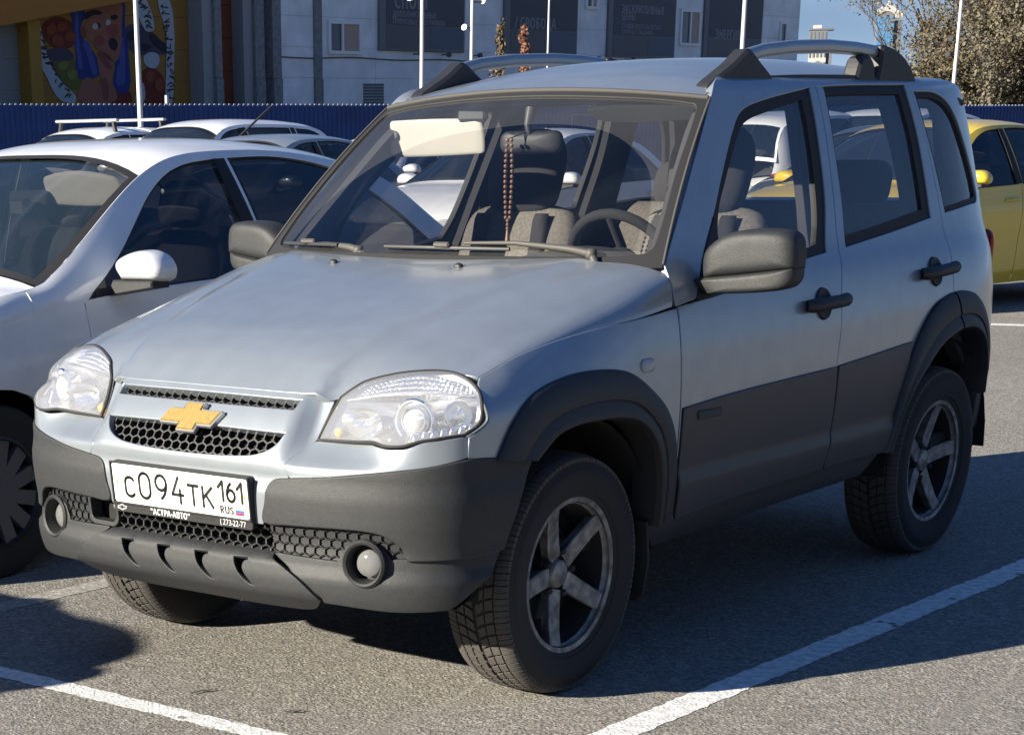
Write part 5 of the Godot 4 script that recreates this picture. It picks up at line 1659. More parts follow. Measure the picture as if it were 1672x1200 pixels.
# ================================================================ ground
func ground() -> void:
	# aggregate: fine stones of many greys, with relief
	var cell := FastNoiseLite.new()
	cell.seed = 4
	cell.noise_type = FastNoiseLite.TYPE_CELLULAR
	cell.cellular_return_type = FastNoiseLite.RETURN_CELL_VALUE
	cell.frequency = 0.085
	var t := NoiseTexture2D.new()
	t.width = 1024; t.height = 1024; t.seamless = true; t.noise = cell
	var g := Gradient.new()
	g.offsets = PackedFloat32Array([0.0, 0.35, 0.62, 0.86, 1.0])
	g.colors = PackedColorArray([Color(0.46, 0.45, 0.43), Color(0.64, 0.63, 0.605), Color(0.72, 0.705, 0.68), Color(0.86, 0.845, 0.82), Color(1, 0.99, 0.97)])
	t.color_ramp = g
	var cn := FastNoiseLite.new()
	cn.seed = 4
	cn.noise_type = FastNoiseLite.TYPE_SIMPLEX_SMOOTH
	cn.fractal_octaves = 3
	cn.frequency = 0.075
	var tn := NoiseTexture2D.new()
	tn.width = 1024; tn.height = 1024; tn.seamless = true; tn.noise = cn
	tn.as_normal_map = true; tn.bump_strength = 5.0
	var m := mat("asphalt", lin(0.48, 0.472, 0.455), 0.92)
	m.albedo_texture = t
	m.normal_enabled = true; m.normal_texture = tn; m.normal_scale = 0.55
	m.vertex_color_use_as_albedo = true
	triplanar(m, 1.0 / 1.15, true)
	# one sheet: fine near the viewer, coarse to the horizon; vertex colours carry broad patches and worn tracks
	var xs: Array[float] = [-600, -300, -150, -80, -50]
	var zs: Array[float] = [-1600, -800, -400, -200, -120, -80, -55, -40, -30]
	for k in 121: xs.append(lerpf(-30, 14, k / 120.0))
	xs.append_array([30.0, 80.0, 300.0])
	for k in 111: zs.append(lerpf(-24, 8, k / 110.0))
	zs.append_array([14.0, 30.0, 80.0, 300.0])
	var pn := FastNoiseLite.new()
	pn.seed = 9; pn.frequency = 0.32; pn.fractal_octaves = 5
	var st := SurfaceTool.new()
	st.begin(Mesh.PRIMITIVE_TRIANGLES)
	for j in zs.size():
		for i in xs.size():
			var k := 0.93 + 0.22 * pn.get_noise_2d(xs[i], zs[j]) + 0.10 * pn.get_noise_2d(xs[i] * 4.0, zs[j] * 4.0)
			st.set_color(Color(k, k * 0.995, k * 0.985))
			st.set_normal(Vector3.UP)
			st.add_vertex(Vector3(xs[i], 0, zs[j]))
	for j in zs.size() - 1:
		for i in xs.size() - 1:
			var a := j * xs.size() + i
			var w := xs.size()
			for e in [a, a + 1, a + w + 1, a, a + w + 1, a + w]: st.add_index(e)
	var o := MeshInstance3D.new()
	o.name = "asphalt_ground"
	o.mesh = st.commit()
	o.material_override = m
	add_child(o)
	o.set_meta("kind", "structure")
	# painted bay lines, worn: ragged edges, chips left out
	m = mat("line_paint", lin(0.86, 0.86, 0.84), 0.8)
	m.albedo_texture = noise_tex(0.05, 0.74, 1.0, 512, FastNoiseLite.TYPE_SIMPLEX_SMOOTH, 5, false, 1.0, 51)
	m.normal_enabled = true; m.normal_texture = tn; m.normal_scale = 0.4
	triplanar(m, 1.0 / 1.15, true)
	var rng := RandomNumberGenerator.new()
	rng.seed = 77
	var old := mat("old_line_paint", lin(0.64, 0.64, 0.63), 0.85)
	old.albedo_texture = t
	triplanar(old, 1.0 / 1.15, true)
	bay_line(Vector2(1.134, 0.90), Vector2(1.235, -5.2), 0.108, m, rng)
	bay_line(Vector2(-3.6, 0.842), Vector2(0.92, 0.868), 0.082, m, rng)
	bay_line(Vector2(-1.378, 0.74), Vector2(-1.28, -2.2), 0.108, old, rng)
	bay_line(Vector2(-1.28, -2.2), Vector2(-1.18, -5.2), 0.108, old, rng)
	bay_line(Vector2(-4.0, -10.75), Vector2(2.5, -11.9), 0.14, m, rng)
	bay_line(Vector2(-2.6, -5.6), Vector2(-2.4, -10.6), 0.10, old, rng)
	bay_line(Vector2(3.70, 0.95), Vector2(3.80, -5.2), 0.108, m, rng)
	# cracks and a scrap of twig
	for c in [[-0.045, 0.70, -0.012, 0.60, "short dark crack in the asphalt left of the other"], [0.300, 0.680, 0.345, 0.625, "short dark crack in the asphalt nearest the picture's bottom edge"]]:
		var mb := MB.new()
		var a := Vector2(c[0], c[1])
		var b := Vector2(c[2], c[3])
		var sd := (b - a).orthogonal().normalized()
		var prev := [a, a]
		for k in range(1, 9):
			var f := k / 8.0
			var ctr := a.lerp(b, f) + sd * rng.randf_range(-0.006, 0.006)
			var w := 0.005 * sin(PI * f) + rng.randf() * 0.002
			var cur := [ctr - sd * w, ctr + sd * w]
			var y := 0.006
			mb.quadn(Vector3(prev[0].x, y, prev[0].y), Vector3(cur[0].x, y, cur[0].y), Vector3(cur[1].x, y, cur[1].y), Vector3(prev[1].x, y, prev[1].y), Vector3.UP, Vector3.UP, Vector3.UP, Vector3.UP)
			prev = cur
		struct("asphalt_crack", mb, M.black_void)

func bay_line(a: Vector2, b: Vector2, w: float, m: Material, rng: RandomNumberGenerator) -> void:
	var mb := MB.new()
	var L := a.distance_to(b)
	var n := int(L / 0.025)
	var d := (b - a).normalized()
	var s := d.orthogonal()
	var y := 0.0015
	var cols := 5
	var last := []
	for k in n + 1:
		var c := a + d * (L * k / n)
		var row := []
		for q in cols + 1:
			var off := lerpf(-w / 2, w / 2, float(q) / cols)
			if q == 0 or q == cols: off += rng.randf_range(-0.005, 0.005)
			var p := c + s * off
			row.append(Vector3(p.x, y, p.y))
		if k > 0:
			for q in cols:
				if rng.randf() < 0.010: continue
				mb.quadn(last[q], row[q], row[q + 1], last[q + 1], Vector3.UP, Vector3.UP, Vector3.UP, Vector3.UP)
		last = row
	struct("parking_line", mb, m)

# ================================================================ the white building: a facade along u (metres from its left end) and y
const FA := Vector3(-49.32, 0.0, -41.68)
const FE := Vector3(-0.0436, 0.0, -0.9991)
const FN := Vector3(0.9991, 0.0, -0.0436)

func fp(u: float, y: float, out := 0.0) -> Vector3:
	return FA + FE * u + Vector3(0, y, 0) + FN * out

func fbox(mb: MB, u0: float, u1: float, y0: float, y1: float, o0: float, o1: float, ch := 0.0) -> void:
	bx(mb, fp((u0 + u1) / 2, (y0 + y1) / 2, (o0 + o1) / 2), Vector3(u1 - u0, y1 - y0, o1 - o0), ch, Basis(FE, Vector3.UP, FE.cross(Vector3.UP)) if FE.cross(Vector3.UP).dot(FN) > 0 else Basis(-FE, Vector3.UP, FN))

func building() -> void:
	var wall := mat("white_cladding", lin(0.80, 0.84, 0.86), 0.6)
	wall.albedo_texture = noise_tex(0.01, 0.88, 1.0, 512, FastNoiseLite.TYPE_SIMPLEX_SMOOTH, 5, false, 1.0, 31)
	triplanar(wall, 0.12)
	var seam := mat("joint_dark", lin(0.10, 0.11, 0.12), 0.8)
	var frame := mat("window_white", lin(0.72, 0.73, 0.74), 0.5)
	var pane := mat("window_dark", lin(0.06, 0.075, 0.09), 0.08)
	var curtain := mat("curtain", lin(0.42, 0.33, 0.27), 0.9)
	var banner := mat("banner_grey", lin(0.075, 0.085, 0.10), 0.7)
	var banner2 := mat("banner_lower", lin(0.12, 0.125, 0.13), 0.7)
	var banner3 := mat("banner_blue", lin(0.10, 0.125, 0.16), 0.7)
	var bframe := mat("banner_frame", lin(0.16, 0.17, 0.175), 0.7)
	var letter := mat("banner_letter", lin(0.22, 0.23, 0.245), 0.7)
	var concrete := mat("concrete", lin(0.27, 0.28, 0.28), 0.85)
	concrete.albedo_texture = noise_tex(0.02, 0.75, 1.0, 512, FastNoiseLite.TYPE_SIMPLEX_SMOOTH, 5, false, 1.0, 33)
	triplanar(concrete, 0.35)
	var concrete_dark := mat("concrete_dark", lin(0.27, 0.28, 0.28), 0.85)
	var b := thing("white_building", "long white clad building with grey banners and a painted mural behind the blue fence", "building", fp(30, 0))
	var inv := Transform3D(Basis(), -fp(30, 0))
	var put := func(called: String, mb: MB, m: Material, parent: Node = null) -> MeshInstance3D:
		var r := MB.new()
		r.add(mb, inv)
		return part(called, r, m, b if parent == null else parent)
	var mb := MB.new()
	fbox(mb, 15.0, 61.0, -1.0, 9.5, -14.0, 0.0)
	fbox(mb, -30.0, 15.0, -1.0, 9.5, -14.0, -0.8)
	var w: Node = put.call("wall", mb, wall)
	# cladding panels: boards one by one across the white stretch, leaving the openings' area behind frames
	var vs := [15.0, 17.4, 21.2, 27.8, 30.6, 37.4, 39.7, 46.7, 49.5, 56.5, 61.0]
	for r in 8:
		for k in vs.size() - 1:
			mb = MB.new()
			fbox(mb, vs[k] + 0.012, vs[k + 1] - 0.012, 0.2 + r * 1.12, 0.2 + r * 1.12 + 1.105, 0.0, 0.03, 0.006)
			put.call("wall_panel", mb, wall, w)
	mb = MB.new()   # cable line along the wall
	for k in 24:
		tube(mb, [fp(15 + k * 0.9, 4.30 - 0.03 * sin(k * 0.9), 0.06), fp(15.9 + k * 0.9, 4.30 - 0.03 * sin((k + 1) * 0.9), 0.06)], 0.028, 6)
	put.call("wall_cable", mb, seam)
	# windows
	for q in [[18.05, 20.1, 4.55, 5.58, 0.42], [37.85, 38.87, 6.77, 7.6, 0.5], [47.2, 49.2, 5.36, 6.85, 0.5], [58.6, 59.3, 5.5, 6.55, 2.0]]:
		mb = MB.new()
		fbox(mb, q[0] - 0.08, q[1] + 0.08, q[3] - 0.02, q[3] + 0.10, 0.03, 0.12)
		fbox(mb, q[0] - 0.08, q[1] + 0.08, q[2] - 0.10, q[2] + 0.02, 0.03, 0.16)
		fbox(mb, q[0] - 0.08, q[0] + 0.08, q[2] + 0.02, q[3] - 0.02, 0.03, 0.12)
		fbox(mb, q[1] - 0.08, q[1] + 0.08, q[2] + 0.02, q[3] - 0.02, 0.03, 0.12)
		if q[4] < 1: fbox(mb, lerpf(q[0], q[1], q[4]) - 0.06, lerpf(q[0], q[1], q[4]) + 0.06, q[2] + 0.02, q[3] - 0.02, 0.03, 0.12)
		var wn: Node = put.call("window", mb, frame)
		mb = MB.new()
		fbox(mb, q[0] + 0.08, lerpf(q[0], q[1], minf(q[4], 0.95)) - 0.06, q[2] + 0.02, q[3] - 0.02, 0.031, 0.05)
		put.call("pane", mb, pane, wn)
		if q[4] < 1:
			mb = MB.new()
			fbox(mb, lerpf(q[0], q[1], q[4]) + 0.06, q[1] - 0.08, q[2] + 0.02, q[3] - 0.02, 0.031, 0.05)
			put.call("curtained_pane", mb, curtain, wn)
	mb = MB.new()   # louvred vent behind the fence, low door hatch
	for k in 9: fbox(mb, 20.36, 21.75, 2.35 + k * 0.115, 2.44 + k * 0.115, 0.03, 0.07)
	put.call("vent", mb, banner3)
	mb = MB.new()
	fbox(mb, 15.0, 16.0, 1.0, 3.25, 0.03, 0.07, 0.01)
	put.call("hatch_door", mb, wall)
	# banners
	for q in [[21.35, 27.58, 4.62, ["СПОРТ", 22.3, 6.50, 0.62], ["ДОПОЛНИТЕЛЬНЫЕ", 22.2, 6.02, 0.26], ["ГРУППОВЫЕ ПРОГРАММЫ", 22.2, 5.74, 0.24]], [30.75, 37.0, 4.66, ["/ СВОБОДА", 31.5, 5.92, 0.52]], [39.85, 46.5, 4.62, ["ЭКСКЛЮЗИВНЫЕ", 41.0, 6.78, 0.40], ["ЦЕНЫ", 41.0, 6.44, 0.38], ["СКИДКИ ВСЕМ КЛИЕНТАМ", 41.0, 6.02, 0.24], ["ОТКРЫТЫ К ОБЩЕНИЮ", 41.0, 5.76, 0.22]], [49.6, 56.2, 4.70, ["ЭНЕРГИЯ", 50.75, 5.85, 0.52]]]:
		mb = MB.new()
		fbox(mb, q[0], q[1], q[2], 9.3, 0.03, 0.16, 0.02)
		var bn: Node = put.call("banner", mb, bframe)
		mb = MB.new()
		fbox(mb, q[0] + 0.45, q[1] - 0.12, q[2] + 1.0, 9.2, 0.16, 0.175)
		put.call("banner_sheet", mb, banner, bn)
		mb = MB.new()
		fbox(mb, q[0] + 0.45, lerpf(q[0], q[1], 0.58), q[2] + 0.08, q[2] + 0.99, 0.16, 0.175)
		put.call("banner_sheet", mb, banner2, bn)
		mb = MB.new()
		fbox(mb, lerpf(q[0], q[1], 0.58) + 0.02, q[1] - 0.15, q[2] + 0.12, q[2] + 0.95, 0.16, 0.175)
		put.call("banner_sheet", mb, banner3, bn)
		for l in range(3, q.size()):
			var s: String = q[l][0]
			var f := SystemFont.new()
			f.font_names = PackedStringArray(["Droid Sans"])
			f.font_weight = 700
			var tm := TextMesh.new()
			tm.text = s; tm.font = f; tm.font_size = 32; tm.depth = 0.01; tm.material = letter
			tm.pixel_size = q[l][3] / 32.0 * 1.25
			tm.horizontal_alignment = HORIZONTAL_ALIGNMENT_LEFT
			var o := MeshInstance3D.new()
			o.name = "banner_lettering"
			o.mesh = tm
			o.transform = inv * Transform3D(Basis(FE, Vector3.UP, FN), fp(q[l][1], q[l][2], 0.182))
			bn.add_child(o, true)
	# small floodlights under the banners
	for u in [23.9, 26.0, 28.4, 33.4, 38.6, 41.9]:
		mb = MB.new()
		bx(mb, fp(u, 4.52, 0.42), Vector3(0.2, 0.2, 0.24), 0.05, Basis(Vector3.UP, 0.4))
		tube(mb, [fp(u, 4.52, 0.03), fp(u, 4.52, 0.4)], 0.03, 6)
		put.call("wall_floodlight", mb, seam)
	# concrete columns and coloured bays on the left
	for q in [[10.5, 11.43, 0.58], [12.86, 13.92, 0.5], [14.45, 14.98, 0.0], [16.56, 17.57, 0.5]]:
		mb = MB.new()
		var mid: float = lerpf(q[0], q[1], q[2])
		fbox(mb, mid, q[1], 2.9 + 0.62, 9.4, -0.8, 0.10, 0.01)
		fbox(mb, mid, q[1] + 0.02, -1.0, 3.51, -0.8, 0.13, 0.01)
		var col: Node = put.call("column", mb, concrete)
		if q[2] > 0:
			mb = MB.new()
			fbox(mb, q[0], mid, -1.0, 9.4, -0.79, -0.05)
			put.call("column_side", mb, concrete_dark, col)
	mb = MB.new()
	fbox(mb, 13.93, 14.44, -1.0, 9.4, -0.79, -0.30)
	put.call("dark_bay", mb, concrete_dark)
	mb = MB.new()
	for k in 9: fbox(mb, 11.44, 12.85, -0.8 + k * 1.15, 0.33 + k * 1.15, -0.79, -0.60, 0.008)
	put.call("red_bay", mb, mat("red_wall", lin(0.16, 0.035, 0.012), 0.8))
	# mural: paint layers on the recessed wall
	var ochre := mat("mural_ochre", lin(0.26, 0.135, 0.025), 0.85)
	var mw := MB.new()
	for k in 10: fbox(mw, 2.32, 10.49, -1.0 + k * 1.1, 0.09 + k * 1.1, -0.80, -0.72, 0.006)
	var mur: Node = put.call("mural", mw, ochre)
	var paint := func(called: String, c: Color, o: float, polys: Array) -> void:
		var pmat := mat("mural_" + called, c, 0.85)
		for p in polys:
			var pm := MB.new()
			# px coordinates as read from the view, turned into u, y of the wall
			var q := PackedVector2Array()
			for e in ol(p, 5): q.append(Vector2(2.37 + (e.x - 75.0) * 0.0318, 2.85 + (160.0 - e.y) * (0.0196 + 0.0000025 * (e.x - 75.0))))
			prism(pm, q, 0.0, 0.006, Transform3D(Basis(FE, Vector3.UP, FN), fp(0, 0, -0.72 + o)))
			put.call("mural_paint", pm, pmat, mur)
	paint.call("scarlet", lin(0.13, 0.022, 0.010), 0.001, [[[90, 45], [112, 28], [138, 38], [146, 62], [125, 80], [100, 74]], [[240, 130], [258, 108], [278, 118], [288, 145], [285, 168], [245, 168]], [[200, 140], [225, 150], [225, 170], [190, 170]]])
	paint.call("olive", lin(0.10, 0.10, 0.02), 0.002, [[[104, 100], [140, 96], [140, 118], [148, 140], [120, 146], [104, 128]]])
	paint.call("violet", lin(0.05, 0.045, 0.075), 0.003, [[[92, 84], [128, 80], [136, 96], [100, 98]], [[222, 45], [250, 38], [280, 62], [302, 82], [270, 86], [232, 84]]])
	paint.call("blue_hair", lin(0.018, 0.03, 0.16), 0.008, [[[136, -10], [215, -10], [222, 40], [226, 100], [222, 150], [198, 146], [202, 100], [176, 60], [160, 30], [152, 60], [172, 90], [178, 118], [166, 128], [142, 126], [140, 90], [138, 40]]])
	paint.call("skin", lin(0.25, 0.10, 0.065), 0.015, [[[160, 0], [212, -6], [216, 40], [212, 80], [204, 99], [188, 94], [168, 70], [155, 52], [160, 30]], [[176, 84], [198, 96], [196, 130], [200, 165], [142, 165], [146, 136], [160, 126], [176, 140]]])
	paint.call("blush", lin(0.24, 0.055, 0.045), 0.022, [[[170, 62], [178, 56], [186, 62], [184, 72], [174, 74]], [[192, 42], [208, 38], [208, 56], [194, 56]]])
	paint.call("dark", lin(0.02, 0.012, 0.02), 0.022, [[[158, 22], [172, 15], [184, 18], [184, 22], [170, 24], [160, 30]], [[193, 66], [200, 60], [208, 68], [204, 81], [196, 78]], [[168, 42], [176, 36], [182, 40], [176, 46]], [[198, 26], [206, 22], [210, 26], [204, 31]]])
	paint.call("white", lin(0.34, 0.38, 0.42), 0.024, [[[168, 44], [172, 37], [177, 40], [175, 47]], [[190, 36], [194, 30], [198, 36], [192, 40]], [[72, 34], [84, 34], [92, 75], [102, 110], [116, 135], [137, 164], [112, 164], [92, 125], [76, 85]], [[240, -8], [256, -8], [270, 44], [254, 46]], [[278, -8], [296, -8], [304, 40], [302, 100], [296, 168], [286, 168], [288, 110], [290, 50]], [[252, 88], [274, 86], [272, 108], [254, 106]], [[236, 150], [244, 134], [250, 150], [246, 168], [234, 168]]])
	paint.call("hair_light", lin(0.05, 0.075, 0.26), 0.010, [[[143, 10], [148, 4], [146, 60], [150, 110], [144, 112], [141, 60]], [[156, 66], [168, 92], [172, 118], [166, 122], [160, 96]], [[214, 60], [218, 60], [218, 130], [212, 140], [210, 100]], [[206, 108], [210, 104], [210, 138], [204, 140]]])
	paint.call("skin_dark", lin(0.17, 0.055, 0.045), 0.0225, [[[176, 86], [190, 97], [196, 112], [186, 108]], [[199, 44], [204, 50], [203, 57], [197, 56], [200, 51]], [[150, 44], [157, 46], [158, 58], [154, 62], [149, 54]], [[178, 130], [186, 128], [190, 150], [184, 164], [180, 150]]])
	paint.call("petal", lin(0.20, 0.045, 0.018), 0.0225, [[[96, 50], [106, 38], [112, 48], [104, 58]], [[116, 36], [130, 40], [124, 50], [114, 48]], [[130, 52], [142, 58], [134, 68], [124, 62]], [[104, 62], [116, 58], [122, 72], [108, 74]], [[252, 122], [262, 114], [268, 126], [258, 134]], [[268, 132], [280, 128], [282, 146], [270, 148]]])
	paint.call("leaf_light", lin(0.15, 0.16, 0.03), 0.0226, [[[112, 104], [126, 100], [124, 112], [114, 114]], [[126, 116], [140, 116], [136, 130], [126, 128]]])
	paint.call("bird_dark", lin(0.02, 0.018, 0.03), 0.0226, [[[262, 52], [282, 64], [300, 82], [276, 76]], [[226, 52], [244, 46], [240, 58], [228, 64]], [[240, 70], [262, 72], [258, 80], [242, 80]]])
	var glyph := MB.new()
	var rg := RandomNumberGenerator.new()
	rg.seed = 5
	for ln in [[78, 36, 126, 160, 16], [248, -4, 262, 44, 6], [288, 0, 294, 165, 15]]:
		for k in ln[4]:
			var f: float = (k + 0.5) / float(ln[4])
			var cx: float = lerpf(ln[0], ln[2], f) + (6.0 * sin(f * PI) * -1.0 if ln[0] < 100 else 4.0 * sin(f * PI))
			var cy: float = lerpf(ln[1], ln[3], f)
			var pts: Array[Vector3] = []
			for e in 5:
				var an := rg.randf() * TAU
				pts.append(fp(2.37 + (cx + cos(an) * 6.5 - 75.0) * 0.0318, 2.85 + (160.0 - cy - sin(an) * 4.0) * 0.0199, -0.72 + 0.032))
			stroke(glyph, pts, 0.05, FN)
	put.call("mural_lettering", glyph, M.seal_grey, mur)
	# ochre post, sloping orange beam and the dark recess at the far left
	mb = MB.new()
	fbox(mb, 1.70, 2.28, -1.0, 5.3, -0.8, -0.2, 0.02)
	put.call("ochre_post", mb, mat("post_ochre", lin(0.30, 0.17, 0.025), 0.85))
	mb = MB.new()
	var beam := PackedVector2Array([Vector2(-3.0, 4.55), Vector2(7.2, 6.10), Vector2(7.2, 7.6), Vector2(-3.0, 6.0)])
	prism(mb, beam, -0.6, 0.1, Transform3D(Basis(FE, Vector3.UP, FN), FA), 0.02)
	put.call("orange_beam", mb, mat("beam_orange", lin(0.36, 0.15, 0.02), 0.8))
	mb = MB.new()
	for k in 7: fbox(mb, -8.0, 1.69, -0.9 + k * 1.0, 0.085 + k * 1.0, -0.80, -0.74, 0.006)
	put.call("dark_bay", mb, mat("recess_grey", lin(0.20, 0.205, 0.20), 0.85))

# ================================================================ blue fence of profiled sheets
func fence() -> void:
	var blue := mat("fence_blue", lin(0.002, 0.042, 0.21), 0.5)
	blue.albedo_texture = noise_tex(0.01, 0.8, 1.0, 256, FastNoiseLite.TYPE_SIMPLEX_SMOOTH, 4, false, 1.0, 41)
	triplanar(blue, 0.5)
	var pale_m := mat("fence_pale", lin(0.30, 0.33, 0.40), 0.6)
	var a := Vector3(-32.0, 2.31, -17.0)
	var b := Vector3(-15.6, 1.72, -54.5)
	var o := thing("blue_fence", "long blue fence of profiled metal sheets behind the parked cars", "fence", Vector3(a.x, 0, a.z))
	var dir := b - a
	var flat := Vector3(dir.x, 0, dir.z)
	var L := flat.length()
	var e := flat.normalized()
	var n := Vector3(-e.z, 0, e.x)
	if n.dot(Vector3(4, 0, 5) - a) < 0: n = -n
	var sheets := int(L / 1.15)
	for k in sheets:
		var mb := MB.new()
		var cap := MB.new()
		for r in 10:   # ten ribs a sheet: flat, flank, crest, flank
			var u0 := k * 1.15 + r * 0.115
			var prof := [[0.0, 0.0], [0.045, 0.0], [0.060, 0.022], [0.100, 0.022], [0.115, 0.0]]
			for q in 4:
				var u: float = u0 + prof[q][0]
				var w: float = u0 + prof[q + 1][0]
				var yu: float = a.y + dir.y * u / L + (0.012 if k % 2 == 0 else 0.0)
				var p0: Vector3 = e * u + n * prof[q][1]
				var p1: Vector3 = e * w + n * prof[q + 1][1]
				mb.quad(Vector3(p0.x, -0.6, p0.z), Vector3(p1.x, -0.6, p1.z), Vector3(p1.x, yu, p1.z), Vector3(p0.x, yu, p0.z))
			var ce := e * (u0 + 0.080) + n * 0.022
			bx(cap, Vector3(ce.x, a.y + dir.y * u0 / L + 0.012, ce.z), Vector3(0.045, 0.03, 0.02), 0, Basis(e, Vector3.UP, e.cross(Vector3.UP)))
		var sh := part("fence_sheet", mb, blue, o)
		part("lit_tip", cap, pale_m, sh)  # pale tips: sunlight on the rib tops, painted into the colour
	# posts poking over the top, a few of them
	for u in [5.2, 11.3, 17.2, 23.4, 29.8, 36.0]:
		var mb := MB.new()
		var p: Vector3 = e * u - n * 0.06
		bx(mb, Vector3(p.x, 0.9 + dir.y * u / L * 0.5, p.z), Vector3(0.07, 3.05, 0.07), 0.008)
		part("fence_post", mb, pale_m, o)
	# pale spray-paint scrawl and dark window-like patches
	var mb := MB.new()
	var at := func(u: float, y: float) -> Vector3: return e * u + n * 0.026 + Vector3(0, y, 0)
	for s in [[[13.55, 1.20], [13.5, 1.80], [14.1, 1.78], [14.5, 1.82], [14.7, 1.68], [14.9, 1.75], [15.2, 1.72]], [[13.55, 1.38], [13.9, 1.38]], [[14.0, 1.36], [14.4, 1.32]]]:
		var pts: Array[Vector3] = []
		for q in s: pts.append(at.call(q[0] + 8.0, q[1]))
		stroke(mb, pts, 0.035, n)
	part("scrawl", mb, mat("scrawl_grey", lin(0.16, 0.19, 0.26), 0.8), o)

# ================================================================ what stands far off
func far_town() -> void:
	var glassy := mat("tower_glass", lin(0.07, 0.19, 0.36), 0.25)
	var pale := mat("tower_white", lin(0.36, 0.35, 0.33), 0.8)
	var darkw := mat("town_window", lin(0.10, 0.11, 0.13), 0.5)
	var grey := mat("tower_grey", lin(0.12, 0.125, 0.14), 0.8)
	var t := thing("glass_tower", "tall blue glass tower with a curved white crown on the skyline", "tower", Vector3(-286.5, 0, -612.0), 0.50)
	var mb := MB.new()
	bx(mb, Vector3(-1.2, 14, 0), Vector3(5.2, 37, 9.0), 0.1)
	part("shaft", mb, grey, t)
	for r in 15:
		for c in 6:
			mb = MB.new()
			bx(mb, Vector3(-3.35 + c * 0.86, 1.5 + r * 2.05, 4.55), Vector3(0.80, 1.95, 0.15), 0.02)
			part("pane", mb, glassy, t)
	mb = MB.new()
	bx(mb, Vector3(2.6, 13, -0.4), Vector3(2.2, 34, 8.0), 0.1)
	part("side_wing", mb, grey, t)
	for r in 10:
		mb = MB.new()
		bx(mb, Vector3(2.6, 3.0 + r * 2.9, 3.65), Vector3(0.9, 1.7, 0.12), 0.02)
		part("window", mb, darkw, t)
	mb = MB.new()
	prism(mb, ol([[-4.1, 31.8, 1], [-3.9, 33.2], [-2.6, 34.0], [-1.2, 34.6], [-0.6, 35.6], [0.1, 34.6], [1.4, 34.0], [1.9, 33.0], [3.8, 32.6, 1], [3.8, 30.6, 1], [1.6, 30.6, 1], [1.2, 31.8], [-1.2, 32.6], [-3.6, 31.6]]), 3.2, 4.9, Transform3D(), 0.1)
	part("crown", mb, pale, t)
	t = thing("apartment_block", "grey and white apartment block with a stepped flat roof on the skyline", "building", Vector3(-250.3, 0, -496.4), 0.47)
	mb = MB.new()
	bx(mb, Vector3(-0.6, 9.5, 0), Vector3(4.4, 21.0, 6.0), 0.05)
	part("wall", mb, pale, t)
	mb = MB.new()
	bx(mb, Vector3(2.1, 9.0, -0.3), Vector3(1.7, 24.0, 5.4), 0.05)
	part("wing", mb, grey, t)
	mb = MB.new()
	bx(mb, Vector3(-0.7, 21.6, 0.05), Vector3(4.6, 3.4, 6.1), 0.05)
	part("top_storey", mb, grey, t)
	mb = MB.new()
	bx(mb, Vector3(0.0, 23.5, 0), Vector3(6.2, 0.45, 6.6), 0.05)
	part("roof_band", mb, darkw, t)
	mb = MB.new()
	bx(mb, Vector3(-1.0, 24.1, 0), Vector3(2.2, 1.0, 3.0), 0.05)
	part("roof_hut", mb, pale, t)
	for r in 3:
		for c in 5:
			mb = MB.new()
			bx(mb, Vector3(-2.5 + c * 0.92, 21.7 - r * 3.6, 3.12), Vector3(0.42, 2.4, 0.1), 0.02)
			part("window", mb, darkw if r == 0 else grey, t)
	# low distant houses along the horizon
	var hz := [[1306, 74, 450, 6, 4.0], [1345, 74, 430, 9, 3.4], [1385, 76, 420, 7, 3.0], [1500, 80, 380, 8, 4.2], [1290, 76, 400, 5, 3.2]]
	mb = MB.new()
	var rr := RandomNumberGenerator.new()
	rr.seed = 8
	for q in hz: q = q
	for k in 9:
		var h := thing("distant_house", ["low pale house left of the apartment block on the horizon", "low house with brown roof under the apartment block", "low grey house right of the apartment block", "low house with red roof midway to the glass tower", "low pale house just left of the glass tower", "low house under the glass tower's left edge", "low brown house under the glass tower's right edge", "low house between the glass tower and the trees", "low pale house against the trees' left edge"][k], "house", Vector3(-232.0 + k * 5.2, 0, -432.0 - k * 7.0 + rr.randf() * 8.0), 0.45)
		mb = MB.new()
		var hw := rr.randf_range(6, 10)
		var hh := 8.0 + rr.randf() * 4.5
		bx(mb, Vector3(0, hh / 2, 0), Vector3(hw, hh, 6), 0.05)
		part("wall", mb, [pale, grey, concrete_of()][k % 3], h)
		mb = MB.new()
		prism(mb, PackedVector2Array([Vector2(-hw / 2 - 0.4, hh), Vector2(hw / 2 + 0.4, hh), Vector2(0, hh + 2.2)]), -3.3, 3.3)
		part("roof", mb, M.red_wall if k % 2 == 1 else grey, h)

func concrete_of() -> Material:
	return M.concrete

